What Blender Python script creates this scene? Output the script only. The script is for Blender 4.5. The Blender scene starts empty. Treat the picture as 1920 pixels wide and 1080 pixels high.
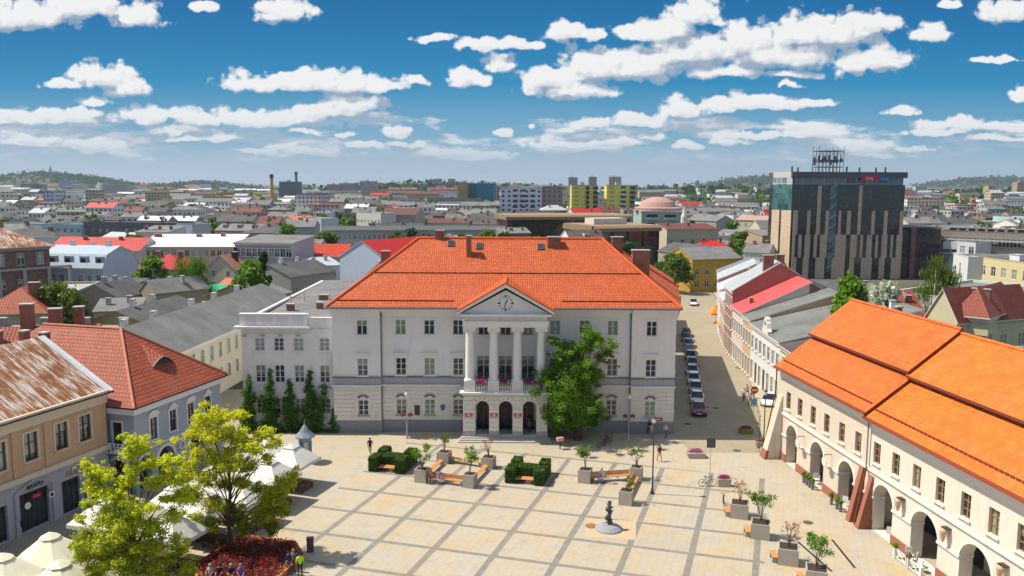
import bpy, math, random
import numpy as np
from math import sin, cos, pi, radians, sqrt, atan2
from mathutils import Vector, Matrix
R = random.Random(11)
S = bpy.context.scene
COL = S.collection
# ---------------------------------------------------------------- camera
FPX, PITCH, ROLL, HC = 1550.0, math.atan(193/1550.0), radians(.25), 27.8
cam_d = bpy.data.cameras.new("camera"); cam = bpy.data.objects.new("camera", cam_d); COL.objects.link(cam)
cam_d.sensor_width = 36; cam_d.lens = 36*FPX/1920; cam_d.clip_start = .5; cam_d.clip_end = 30000
cam.matrix_world = Matrix.Translation((0, 0, HC)) @ Matrix.Rotation(pi/2-PITCH, 4, 'X') @ Matrix.Rotation(ROLL, 4, 'Z')
S.camera = cam
S.view_settings.view_transform = 'Standard'; S.view_settings.look = 'None'
S.view_settings.exposure = .33; S.view_settings.gamma = 1
# ---------------------------------------------------------------- sun
SUN_EL, SUN_AZ = radians(57), radians(172)      # azimuth counter-clockwise from +X
sl = bpy.data.lights.new("sun", 'SUN'); sl.energy = 4.7; sl.angle = radians(.53); sl.color = (1, .925, .80)
so = bpy.data.objects.new("sun", sl); COL.objects.link(so)
sdir = Vector((cos(SUN_EL)*cos(SUN_AZ), cos(SUN_EL)*sin(SUN_AZ), sin(SUN_EL)))
so.rotation_euler = sdir.to_track_quat('Z', 'Y').to_euler()

def GY(px, py, Y):          # pixel of the photograph + distance -> X, Z (used to read positions off the photograph)
    a = px-960; b = py-540
    x = a*cos(ROLL)+b*sin(ROLL); y = -a*sin(ROLL)+b*cos(ROLL)
    fy = cos(PITCH)*FPX-sin(PITCH)*y; fz = -sin(PITCH)*FPX-cos(PITCH)*y
    t = Y/fy
    return x*t, HC+fz*t
def G(px, py, z=0.0):       # pixel + height -> ground position
    a = px-960; b = py-540
    x = a*cos(ROLL)+b*sin(ROLL); y = -a*sin(ROLL)+b*cos(ROLL)
    fy = cos(PITCH)*FPX-sin(PITCH)*y; fz = -sin(PITCH)*FPX-cos(PITCH)*y
    t = (z-HC)/fz
    return x*t, fy*t

# ---------------------------------------------------------------- world: sky texture + cumulus
W = bpy.data.worlds.new("World"); S.world = W; W.use_nodes = True
nt = W.node_tree; nt.nodes.clear()
class NB:
    def __init__(s, nt): s.nt = nt
    def n(s, typ, **kw):
        nd = s.nt.nodes.new(typ)
        for k, v in kw.items(): setattr(nd, k, v)
        return nd
    def put(s, nd, i, v):
        if v is None: return
        if hasattr(v, 'is_linked') or isinstance(v, bpy.types.NodeSocket): s.nt.links.new(v, nd.inputs[i])
        else: nd.inputs[i].default_value = v
    def m(s, op, a, b=None, c=None, clamp=False):
        nd = s.n('ShaderNodeMath', operation=op, use_clamp=clamp)
        s.put(nd, 0, a); s.put(nd, 1, b); s.put(nd, 2, c)
        return nd.outputs[0]
    def v(s, op, a, b=None, c=None, out=0):
        nd = s.n('ShaderNodeVectorMath', operation=op)
        s.put(nd, 0, a); s.put(nd, 1, b); s.put(nd, 2, c)
        return nd.outputs[out]
    def scale(s, a, f):
        nd = s.n('ShaderNodeVectorMath', operation='SCALE'); s.put(nd, 0, a); s.put(nd, 3, f); return nd.outputs[0]
    def noise(s, vec, sc, det=4, rough=.55, dist=0, out=0):
        nd = s.n('ShaderNodeTexNoise'); s.put(nd, 'Vector', vec); nd.inputs['Scale'].default_value = sc
        nd.inputs['Detail'].default_value = det; nd.inputs['Roughness'].default_value = rough; nd.inputs['Distortion'].default_value = dist
        return nd.outputs[out]
    def mr(s, x, a, b, c=0., d=1., smooth=False):
        nd = s.n('ShaderNodeMapRange'); nd.interpolation_type = 'SMOOTHSTEP' if smooth else 'LINEAR'
        s.put(nd, 0, x)
        for i, q in enumerate((a, b, c, d)): s.put(nd, 1+i, q)
        return nd.outputs[0]
    def mix(s, f, a, b, mode='MIX'):
        nd = s.n('ShaderNodeMix', data_type='RGBA', blend_type=mode); nd.clamp_factor = True
        s.put(nd, 0, f); s.put(nd, 6, a); s.put(nd, 7, b); return nd.outputs[2]
    def comb(s, x, y, z):
        nd = s.n('ShaderNodeCombineXYZ'); s.put(nd, 0, x); s.put(nd, 1, y); s.put(nd, 2, z); return nd.outputs[0]
    def sep(s, v):
        nd = s.n('ShaderNodeSeparateXYZ'); s.put(nd, 0, v); return nd.outputs
def c4(c): return (c[0], c[1], c[2], 1)
CLOUDS = [(30,25,120,38),(150,12,120,26),(258,22,52,32),(385,8,28,14),(505,14,30,16),(535,20,52,26),
 (188,140,66,28),(120,156,48,12),(240,160,44,24),(180,188,30,9),
 (115,216,115,17),(320,214,110,20),(470,222,170,20),(600,205,80,20),(655,190,80,20),
 (455,150,52,24),(520,155,70,20),(590,150,60,24),(650,150,70,28),(715,158,44,18),
 (780,153,20,12),(872,142,34,22),(900,148,20,12),(935,118,34,18),(815,70,40,10),(890,78,38,14),(945,82,60,15),(1005,84,25,9),
 (1062,55,46,24),(1110,62,30,12),(1215,60,55,20),(1262,50,60,30),(1300,22,46,30),(1345,40,22,12),
 (1040,140,70,28),(1120,120,80,36),(1080,165,100,22),(1200,120,80,40),(1260,95,70,40),(1320,90,60,45),(1400,70,58,50),(1430,95,80,40),
 (1495,60,60,34),(1560,55,90,38),(1640,45,55,24),(1500,105,80,30),(1600,115,45,34),(1650,105,55,34),(1350,135,90,14),(1480,140,60,8),
 (1350,192,60,20),(1420,190,90,18),(1500,190,60,9),(1280,200,50,22),(1200,222,50,16),(1110,230,55,12),
 (1745,58,42,22),(1890,18,50,26),(1780,8,22,8),(1870,113,50,8),(1910,180,26,16),(1685,205,33,11),(1485,158,30,9),
 (1800,232,90,14),(1760,245,60,10),(1860,262,70,8),(1400,252,90,9),(1520,248,60,12),(1490,228,34,9),(945,247,25,11),(993,235,10,6),
 (1060,270,80,9),(1150,265,50,10),(1215,255,40,12),(1290,272,40,9),(1360,262,50,10),(740,245,30,13),(760,268,34,9),(690,270,40,7),
 (330,243,60,11),(50,260,60,9),(180,272,30,12),(420,256,50,11),(350,258,40,7),(580,250,40,8),(645,249,26,7),(240,290,30,7),(850,285,40,9),(920,292,50,7),
 (590,280,50,8),(490,285,50,6),(1610,270,40,12),(1640,292,30,6),(1720,280,60,6)]
def cloud_group(name, x0, x1):
    """density of cumulus for the directions between the tangents x0 and x1"""
    gp_ = bpy.data.node_groups.new(name, 'ShaderNodeTree')
    gp_.interface.new_socket("P", in_out='INPUT', socket_type='NodeSocketVector')
    gp_.interface.new_socket("D", in_out='OUTPUT', socket_type='NodeSocketFloat'); gp_.interface.new_socket("B", in_out='OUTPUT', socket_type='NodeSocketFloat')
    g = NB(gp_); gi = g.n('NodeGroupInput'); go = g.n('NodeGroupOutput')
    P0 = gi.outputs[0]
    px, py_, pz = g.sep(P0)
    n4 = g.noise(g.comb(px, g.m('MULTIPLY', py_, 2.2), 9.1), 5, 4, .6)
    fair = g.m('MULTIPLY', g.m('SUBTRACT', n4, .515), 6)
    n3 = g.noise(g.comb(g.m('MULTIPLY', px, 9), g.m('MULTIPLY', py_, 34), 3.7), 1.0, 6, .62)     # low banks of small clouds towards the horizon
    band = g.m('MULTIPLY', g.mr(py_, .125, .07, 0, 1, True), g.mr(py_, .006, .03, 0, 1, True))
    low = g.m('MINIMUM', g.m('ADD', g.m('MULTIPLY', g.m('SUBTRACT', n3, .465), 4.0), g.m('MULTIPLY', g.m('SUBTRACT', band, 1.0), 3.0)), .8)
    if x0 is None:
        g.put(go, 0, g.m('MAXIMUM', g.m('ADD', fair, g.mr(py_, .03, .1, -3, 0)), low)); return gp_
    wz = g.noise(P0, 26, 3, .6, out=1)
    P1 = g.v('MULTIPLY_ADD', wz, (.030, .020, 0), g.v('ADD', P0, (-.015, -.010, 0)))
    acc = None
    for (cx, cy, rx, ry) in CLOUDS:
        dx, _ = GY(cx, cy, 1); ez = GY(cx, cy+ry*.25, 1)[1]-HC
        sx = rx/1550*1.18; sy = ry/1550*1.25
        if dx+sx*1.9+.02 < x0 or dx-sx*1.9-.02 > x1: continue
        q = g.v('MULTIPLY_ADD', P1, (1/sx, 1/sy, 0), (-dx/sx, -ez/sy, 0))
        q = g.v('MAXIMUM', q, g.v('MULTIPLY', q, (-1, -1.7, 0)))
        L = g.v('LENGTH', q, out=1)
        if acc is None: acc = L
        else:
            nd = g.n('ShaderNodeMath', operation='SMOOTH_MIN'); g.put(nd, 0, acc); g.put(nd, 1, L); nd.inputs[2].default_value = .22; acc = nd.outputs[0]
    acc = g.m('MINIMUM', acc, 1.9)
    def vor(vec, sc, det):
        nd = g.n('ShaderNodeTexVoronoi', feature='F1', voronoi_dimensions='2D'); g.put(nd, 'Vector', vec); nd.inputs['Scale'].default_value = sc
        nd.inputs['Detail'].default_value = det; nd.inputs['Roughness'].default_value = .5; nd.normalize = False; return nd.outputs['Distance']
    wv = g.v('MULTIPLY_ADD', g.noise(P0, 70, 3, .55, out=1), (.010, .010, 0), g.v('MULTIPLY', P0, (1, 1.15, 0)))
    n1 = g.m('ADD', g.m('MULTIPLY', g.m('SUBTRACT', 1.0, g.m('MULTIPLY', vor(wv, 42, 2), 1.15)), .62), g.m('MULTIPLY', g.noise(P0, 90, 5, .6), .5))
    n2 = g.noise(g.v('MULTIPLY', P0, (1, 1.5, 1)), 17, 3, .6)
    dens = g.m('ADD', g.m('MULTIPLY', g.m('SUBTRACT', .98, acc), 1.5), g.m('ADD', g.m('MULTIPLY', g.m('SUBTRACT', n1, .42), 1.1), g.m('MULTIPLY', g.m('SUBTRACT', n2, .5), .9)))
    edge = g.m('MAXIMUM', g.mr(g.m('ABSOLUTE', px), .66, .83, -3, 0), g.mr(py_, .27, .33, -3, 0))     # join the clouds of the rest of the sky
    fr = g.m('ADD', g.m('MINIMUM', g.m('ADD', fair, g.mr(py_, .03, .1, -3, 0)), 9.0), edge)
    dens = g.m('MAXIMUM', g.m('ADD', dens, g.m('MULTIPLY', g.mr(g.m('ABSOLUTE', px), .70, .83, 0, 1), -3)), g.m('MAXIMUM', low, fr))
    g.put(go, 0, dens); g.put(go, 1, g.m('SUBTRACT', 1.0, acc))
    return gp_
w = NB(nt)
tc = w.n('ShaderNodeTexCoord'); D = tc.outputs['Generated']
dx, dy, dz = w.sep(D)
iy = w.m('DIVIDE', 1.0, w.m('MAXIMUM', w.m('ABSOLUTE', dy), .08))
P = w.comb(w.m('MULTIPLY', dx, iy), w.m('MULTIPLY', dz, iy), w.mr(dy, -.05, .05, 5, 0))
_, pe, _ = w.sep(P)
sky = w.n('ShaderNodeTexSky', sky_type='NISHITA'); sky.sun_disc = False
sky.sun_elevation = SUN_EL; sky.sun_rotation = pi/2-SUN_AZ; sky.air_density = 1.0; sky.dust_density = .6; sky.ozone_density = 2.5
SKY = .125
EXPO = 2**S.view_settings.exposure
ramp = w.n('ShaderNodeValToRGB'); w.put(ramp, 0, w.mr(pe, 0, .4, 0, 1))
cr = ramp.color_ramp; stops = [(0, (.40, .52, .60)), (.06, (.36, .50, .60)), (.15, (.17, .40, .57)), (.30, (.012, .255, .50)), (.45, (.001, .18, .43)), (.58, (.001, .135, .365)), (1, (.001, .105, .31))]
while len(cr.elements) < len(stops): cr.elements.new(.5)
for e_, (p_, c_) in zip(cr.elements, stops): e_.position = p_; e_.color = c4(c_)
skyc = w.mix(w.mr(pe, .35, 1.2, 0, 1), w.scale(ramp.outputs[0], 1/EXPO/SKY), sky.outputs[0])     # overhead the sky keeps its own light
def cloudy(gp_, full=True):
    def grp(vec):
        nd = nt.nodes.new('ShaderNodeGroup'); nd.node_tree = gp_; nt.links.new(vec, nd.inputs[0]); return nd.outputs[0], nd.outputs[1]
    d0, b0 = grp(P)
    alpha = w.mr(d0, -.06, .42, 0, 1, True)
    if full:
        d1, b1 = grp(w.v('ADD', P, (-.007, .018, 0))); d2, _b = grp(w.v('ADD', P, (-.003, .005, 0)))
        l1 = w.mr(w.m('SUBTRACT', d0, d1), -1.15, .75, 0, 1, True); l2 = w.mr(w.m('SUBTRACT', d0, d2), -.32, .30, 0, 1, True)
        l0 = w.mr(w.m('SUBTRACT', b0, b1), -.42, .12, 0, 1, True)
        shade = w.m('ADD', w.m('MULTIPLY', l0, .42), w.m('ADD', w.m('MULTIPLY', l1, .34), w.m('MULTIPLY', l2, .24)))
        shade = w.m('MAXIMUM', shade, w.m('MULTIPLY', w.mr(d0, .40, .05, 0, 1), .62))
    else: shade = w.mr(d0, .2, 1.4, 1, .4)
    ccol = w.mix(w.mr(shade, .28, .86, 0, 1), (.34, .43, .55, 1), (.97, .965, .95, 1))
    ccol = w.mix(w.m('MULTIPLY', w.mr(pe, .0, .115, 1, 0, True), .5), ccol, (.42, .56, .68, 1))
    out = w.mix(w.m('MULTIPLY', alpha, w.mr(pe, .008, .05, 0, .96)), skyc, w.scale(ccol, .97/EXPO/SKY))
    bg = w.n('ShaderNodeBackground'); w.put(bg, 0, out); bg.inputs[1].default_value = SKY
    return bg.outputs[0]
def mixs(f, a, b):
    nd = w.n('ShaderNodeMixShader'); w.put(nd, 0, f); nt.links.new(a, nd.inputs[1]); nt.links.new(b, nd.inputs[2]); return nd.outputs[0]
ppx, _, _ = w.sep(P)
def tiles(x0, x1, n):       # halve the strip of sky in front until each piece holds only a few clouds
    if n == 0: return cloudy(cloud_group("cumulus", x0, x1))
    xm = (x0+x1)/2
    return mixs(w.m('GREATER_THAN', ppx, xm), tiles(x0, xm, n-1), tiles(xm, x1, n-1))
front = w.m('MULTIPLY', w.m('MULTIPLY', w.m('GREATER_THAN', dy, 0), w.m('LESS_THAN', w.m('ABSOLUTE', ppx), .84)), w.m('MULTIPLY', w.m('LESS_THAN', pe, .33), w.m('GREATER_THAN', pe, .0)))
res = mixs(front, cloudy(cloud_group("fair_weather", None, None), False), tiles(-.84, .84, 3))
wo = w.n('ShaderNodeOutputWorld'); nt.links.new(res, wo.inputs[0])
W.cycles.sampling_method = 'NONE'
S.cycles.max_bounces = 6; S.cycles.diffuse_bounces = 2; S.cycles.glossy_bounces = 2; S.cycles.transmission_bounces = 3
S.cycles.transparent_max_bounces = 6; S.cycles.volume_bounces = 0; S.cycles.use_adaptive_sampling = True; S.cycles.adaptive_threshold = .02
S.cycles.use_denoising = True
try: S.cycles.denoiser = 'OPENIMAGEDENOISE'
except Exception: pass
S.cycles.sample_clamp_indirect = 4
# ---------------------------------------------------------------- materials
MC = {}
def newmat(key):
    m = bpy.data.materials.new(key); m.use_nodes = True
    nt = m.node_tree; b = NB(nt); p = nt.nodes['Principled BSDF']
    p.inputs['Specular IOR Level'].default_value = .3
    return m, b, p
def bump(b, p, h, s=.3, d=.02):
    nd = b.n('ShaderNodeBump'); nd.inputs['Strength'].default_value = s; nd.inputs['Distance'].default_value = d
    b.put(nd, 'Height', h); b.put(p, 'Normal', nd.outputs[0])
def mul(c, k): return tuple(min(1, x*k) for x in c[:3])
def mat(kind, c=(.5, .5, .5), **k):
    key = kind+str([round(x, 3) for x in c])+str(sorted(k.items()))
    if key in MC: return MC[key]
    m, b, p = newmat(kind); MC[key] = m
    geo = b.n('ShaderNodeNewGeometry').outputs['Position']
    uv = b.n('ShaderNodeUVMap').outputs[0]
    u, v, _ = b.sep(uv)
    p.inputs['Roughness'].default_value = k.get('rough', .85)
    if kind == 'plain':
        n = b.noise(geo, k.get('sc', 2.5), 4)
        b.put(p, 0, b.mix(n, c4(mul(c, .82)), c4(mul(c, 1.15))))
    elif kind == 'paint':
        p.inputs[0].default_value = c4(c); p.inputs['Roughness'].default_value = k.get('rough', .35)
        p.inputs['Metallic'].default_value = k.get('metal', 0.); p.inputs['Coat Weight'].default_value = k.get('coat', 0)
        p.inputs['Specular IOR Level'].default_value = .5
    elif kind == 'plaster':
        n1 = b.noise(geo, .35, 4, .6); n2 = b.noise(b.v('MULTIPLY', geo, (1.6, 1.6, .22)), 1.4, 5, .65)
        col = b.mix(n1, c4(mul(c, .90)), c4(mul(c, 1.07)))
        dirt = b.mr(n2, .54, .74, 0, k.get('dirt', .35), True)
        col = b.mix(dirt, col, c4(mul(c, .55)))
        col = b.mix(b.mr(b.noise(geo, 14, 2), .3, .7, 0, .12), col, c4(mul(c, .7))); col = b.mix(b.mr(b.noise(b.v('MULTIPLY', geo, (.5, .5, .9)), .8, 6, .7), .55, .62, 0, k.get('dirt', .35)*.35), col, c4(mul(c, 1.12)))
        b.put(p, 0, col); bump(b, p, b.noise(geo, 22, 3), .25, .015)
    elif kind == 'tile':
        br = b.n('ShaderNodeTexBrick'); b.put(br, 'Vector', uv); br.offset = k.get('off', .5)
        h = k.get('h', .36); ww = k.get('w', .26)
        for nme, val in (('Scale', 1), ('Mortar Size', .035*k.get('mort', 1)), ('Mortar Smooth', .3), ('Bias', 0), ('Brick Width', ww), ('Row Height', h)): br.inputs[nme].default_value = val
        br.inputs['Color1'].default_value = c4(mul(c, .74)); br.inputs['Color2'].default_value = c4(mul(c, 1.18)); br.inputs['Mortar'].default_value = c4(mul(c, k.get('dk', .42)))
        n = b.noise(geo, .5, 5, .6); n2 = b.noise(geo, 5, 3, .6)
        col = b.mix(b.mr(n, .35, .75), br.outputs[0], c4(mul(c, .78)), 'MIX')
        col = b.mix(.55, br.outputs[0], col); pt = b.noise(b.comb(b.m('MULTIPLY', u, .35), b.m('MULTIPLY', v, .9), 0), 1.1, 5, .65)
        col = b.mix(b.mr(pt, .46, .72, 0, .6), col, c4(mul(c, .58))); col = b.mix(b.mr(b.noise(geo, .33, 4, .6), .5, .8, 0, .3), col, c4(tuple(.6*q+.1 for q in c)))
        w_ = k.get('weather')
        if w_: col = b.mix(b.mr(n2, .5, .75, 0, .6), col, c4(w_))
        b.put(p, 0, col)
        saw = b.m('FRACT', b.m('DIVIDE', v, h)); rib = b.m('ABSOLUTE', b.m('SINE', b.m('MULTIPLY', u, pi/ww)))
        bump(b, p, b.m('ADD', b.m('MULTIPLY', saw, -1), b.m('MULTIPLY', rib, .5)), .8, .06)
        p.inputs['Roughness'].default_value = k.get('rough', .65)
    elif kind == 'metal':
        seam = k.get('seam', .6)
        s_ = b.m('LESS_THAN', b.m('FRACT', b.m('DIVIDE', u, seam)), .09)
        n = b.noise(geo, .6, 5, .65); n2 = b.noise(b.comb(b.m('MULTIPLY', u, 1.2), b.m('MULTIPLY', v, .12), 0), 1.5, 5, .7)
        col = b.mix(n, c4(mul(c, .75)), c4(mul(c, 1.15)))
        col = b.mix(b.mr(n2, .5, .72, 0, k.get('streak', .5)), col, c4(k.get('c2', mul(c, .5))))
        col = b.mix(b.m('MULTIPLY', s_, .45), col, c4(mul(c, .45)))
        b.put(p, 0, col); bump(b, p, s_, .6, .05); p.inputs['Roughness'].default_value = .5
    elif kind == 'rust':
        pan = b.m('FLOOR', b.m('DIVIDE', u, .62))
        n2 = b.noise(b.comb(b.m('ADD', b.m('MULTIPLY', u, 1.3), b.m('MULTIPLY', pan, 7.3)), b.m('MULTIPLY', v, .16), 0), 2.2, 6, .72)
        n = b.noise(geo, .5, 5, .65)
        f = b.mr(b.m('ADD', n2, b.m('MULTIPLY', n, .5)), .60, .82, 0, 1, True)
        col = b.mix(f, (.62, .58, .52, 1), b.mix(n, (.42, .15, .03, 1), (.13, .045, .015, 1)))
        s_ = b.m('LESS_THAN', b.m('FRACT', b.m('DIVIDE', u, .62)), .10)
        col = b.mix(b.m('MULTIPLY', s_, .55), col, (.06, .03, .02, 1))
        b.put(p, 0, col); bump(b, p, s_, .7, .06)
    elif kind == 'felt':
        n = b.noise(geo, .25, 6, .7); s_ = b.m('LESS_THAN', b.m('FRACT', b.m('DIVIDE', u, 1.0)), .05)
        col = b.mix(b.mr(n, .3, .7), c4(mul(c, .7)), c4(mul(c, 1.25)))
        n3 = b.noise(b.comb(b.m('MULTIPLY', u, .8), b.m('MULTIPLY', v, .1), 0), 1.5, 5, .7)
        col = b.mix(b.mr(n3, .52, .7, 0, .4), col, c4(mul(c, .55)))
        col = b.mix(b.m('MULTIPLY', s_, .3), col, c4(mul(c, .5)))
        b.put(p, 0, col)
    elif kind == 'brick':
        br = b.n('ShaderNodeTexBrick'); b.put(br, 'Vector', uv)
        for nme, val in (('Scale', 1), ('Mortar Size', .012), ('Brick Width', .26), ('Row Height', .085)): br.inputs[nme].default_value = val
        br.inputs['Color1'].default_value = c4(mul(c, .7)); br.inputs['Color2'].default_value = c4(mul(c, 1.2)); br.inputs['Mortar'].default_value = c4((.3, .26, .22))
        b.put(p, 0, b.mix(b.mr(b.noise(geo, .8, 5), .35, .7, 0, .5), br.outputs[0], c4(mul(c, .45))))
    elif kind == 'glass':
        ri = b.n('ShaderNodeObjectInfo').outputs['Random']
        n = b.noise(geo, k.get('sc', 1.3), 3)
        dark = b.mix(n, (.012, .016, .02, 1), (.06, .07, .08, 1))
        cur = b.mix(b.m('GREATER_THAN', b.m('FRACT', b.m('MULTIPLY', ri, 7.7)), .5), (.42, .45, .40, 1), (.30, .36, .22, 1))
        lim = k.get('cur', .62); bl = b.m('GREATER_THAN', v, b.m('ADD', .35, b.m('MULTIPLY', b.m('FRACT', b.m('MULTIPLY', ri, 13.3)), 2.6)))
        if lim < 1: dark = b.mix(b.m('MULTIPLY', bl, .75), dark, (.34, .33, .29, 1))
        b.put(p, 0, b.mix(b.m('MULTIPLY', b.m('GREATER_THAN', ri, lim), .8), dark, cur) if lim < 1 else dark)
        p.inputs['Roughness'].default_value = .07; p.inputs['Specular IOR Level'].default_value = .6
        bump(b, p, b.noise(geo, 1.7, 2), .06, .03)
    elif kind == 'curtainwall':
        s1 = b.m('LESS_THAN', b.m('FRACT', b.m('DIVIDE', u, k.get('w', 1.3))), .07); s2 = b.m('LESS_THAN', b.m('FRACT', b.m('DIVIDE', v, k.get('h', 1.6))), .06)
        cell = b.comb(b.m('FLOOR', b.m('DIVIDE', u, k.get('w', 1.3))), b.m('FLOOR', b.m('DIVIDE', v, k.get('h', 1.6))), 0)
        wn = b.n('ShaderNodeTexWhiteNoise'); b.put(wn, 'Vector', cell)
        col = b.mix(wn.outputs[0], c4(mul(c, .5)), c4(mul(c, 1.6)))
        col = b.mix(b.mr(b.noise(geo, .35, 5, .7), .56, .72, 0, .55), col, c4((c[0]*3+.05, c[1]*3+.06, c[2]*3+.06)))  # pale patches painted into the glass colour to stand for reflections
        b.put(p, 0, b.mix(b.m('MAXIMUM', s1, s2), col, c4(k.get('mc', (.03, .035, .04)))))
        b.put(p, 'Roughness', b.mr(wn.outputs[0], 0, 1, .04, .16)); p.inputs['Specular IOR Level'].default_value = .8
        bump(b, p, wn.outputs[0], .12, .08)
    elif kind == 'panels':
        br = b.n('ShaderNodeTexBrick'); b.put(br, 'Vector', uv); br.offset = 0
        for nme, val in (('Scale', 1), ('Mortar Size', .03), ('Brick Width', k.get('w', 1.2)), ('Row Height', k.get('h', .6))): br.inputs[nme].default_value = val
        br.inputs['Color1'].default_value = c4(mul(c, .9)); br.inputs['Color2'].default_value = c4(mul(c, 1.08)); br.inputs['Mortar'].default_value = c4(mul(c, .5))
        n = b.noise(geo, .4, 4)
        b.put(p, 0, b.mix(b.mr(n, .4, .7, 0, .3), br.outputs[0], c4(mul(c, .75))))
    elif kind == 'facade':   # far block of flats: window grid
        fu = b.m('FRACT', b.m('DIVIDE', u, k.get('w', 3.))); fv = b.m('FRACT', b.m('DIVIDE', v, k.get('h', 3.)))
        win = b.m('MULTIPLY', b.m('MULTIPLY', b.m('GREATER_THAN', fu, .3), b.m('LESS_THAN', fu, .72)), b.m('MULTIPLY', b.m('GREATER_THAN', fv, .3), b.m('LESS_THAN', fv, .78)))
        b.put(p, 0, b.mix(win, b.mix(b.noise(geo, .2, 3), c4(mul(c, .85)), c4(mul(c, 1.1))), c4(k.get('wc', (.05, .06, .07)))))
        b.put(p, 'Roughness', b.mr(win, 0, 1, .85, .2))
    elif kind == 'leaf':
        rpi = b.n('ShaderNodeNewGeometry').outputs['Random Per Island']
        n = b.noise(geo, k.get('sc', .5), 3)
        f = b.m('ADD', b.m('MULTIPLY', rpi, .5), b.mr(n, .35, .65, -.1, .6))
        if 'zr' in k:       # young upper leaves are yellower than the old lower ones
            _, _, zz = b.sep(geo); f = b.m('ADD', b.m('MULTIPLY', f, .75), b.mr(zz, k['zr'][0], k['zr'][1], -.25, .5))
        col = b.mix(b.mr(f, 0, 1), c4(c), c4(k.get('c2', mul(c, 2.2))))
        p.inputs['Roughness'].default_value = .6; b.put(p, 0, col)
        tr = b.n('ShaderNodeBsdfTranslucent'); b.put(tr, 0, b.mix(.5, col, c4(k.get('c2', c))))
        mx = b.n('ShaderNodeMixShader'); mx.inputs[0].default_value = k.get('tr', .35)
        b.nt.links.new(p.outputs[0], mx.inputs[1]); b.nt.links.new(tr.outputs[0], mx.inputs[2])
        b.nt.links.new(mx.outputs[0], b.nt.nodes['Material Output'].inputs[0])
    elif kind == 'bark':
        b.put(p, 0, b.mix(b.noise(b.v('MULTIPLY', geo, (6, 6, 1)), 2, 4), c4(mul(c, .6)), c4(mul(c, 1.3))))
        bump(b, p, b.noise(b.v('MULTIPLY', geo, (8, 8, 2)), 2, 4), .6, .05)
    return m
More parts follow.
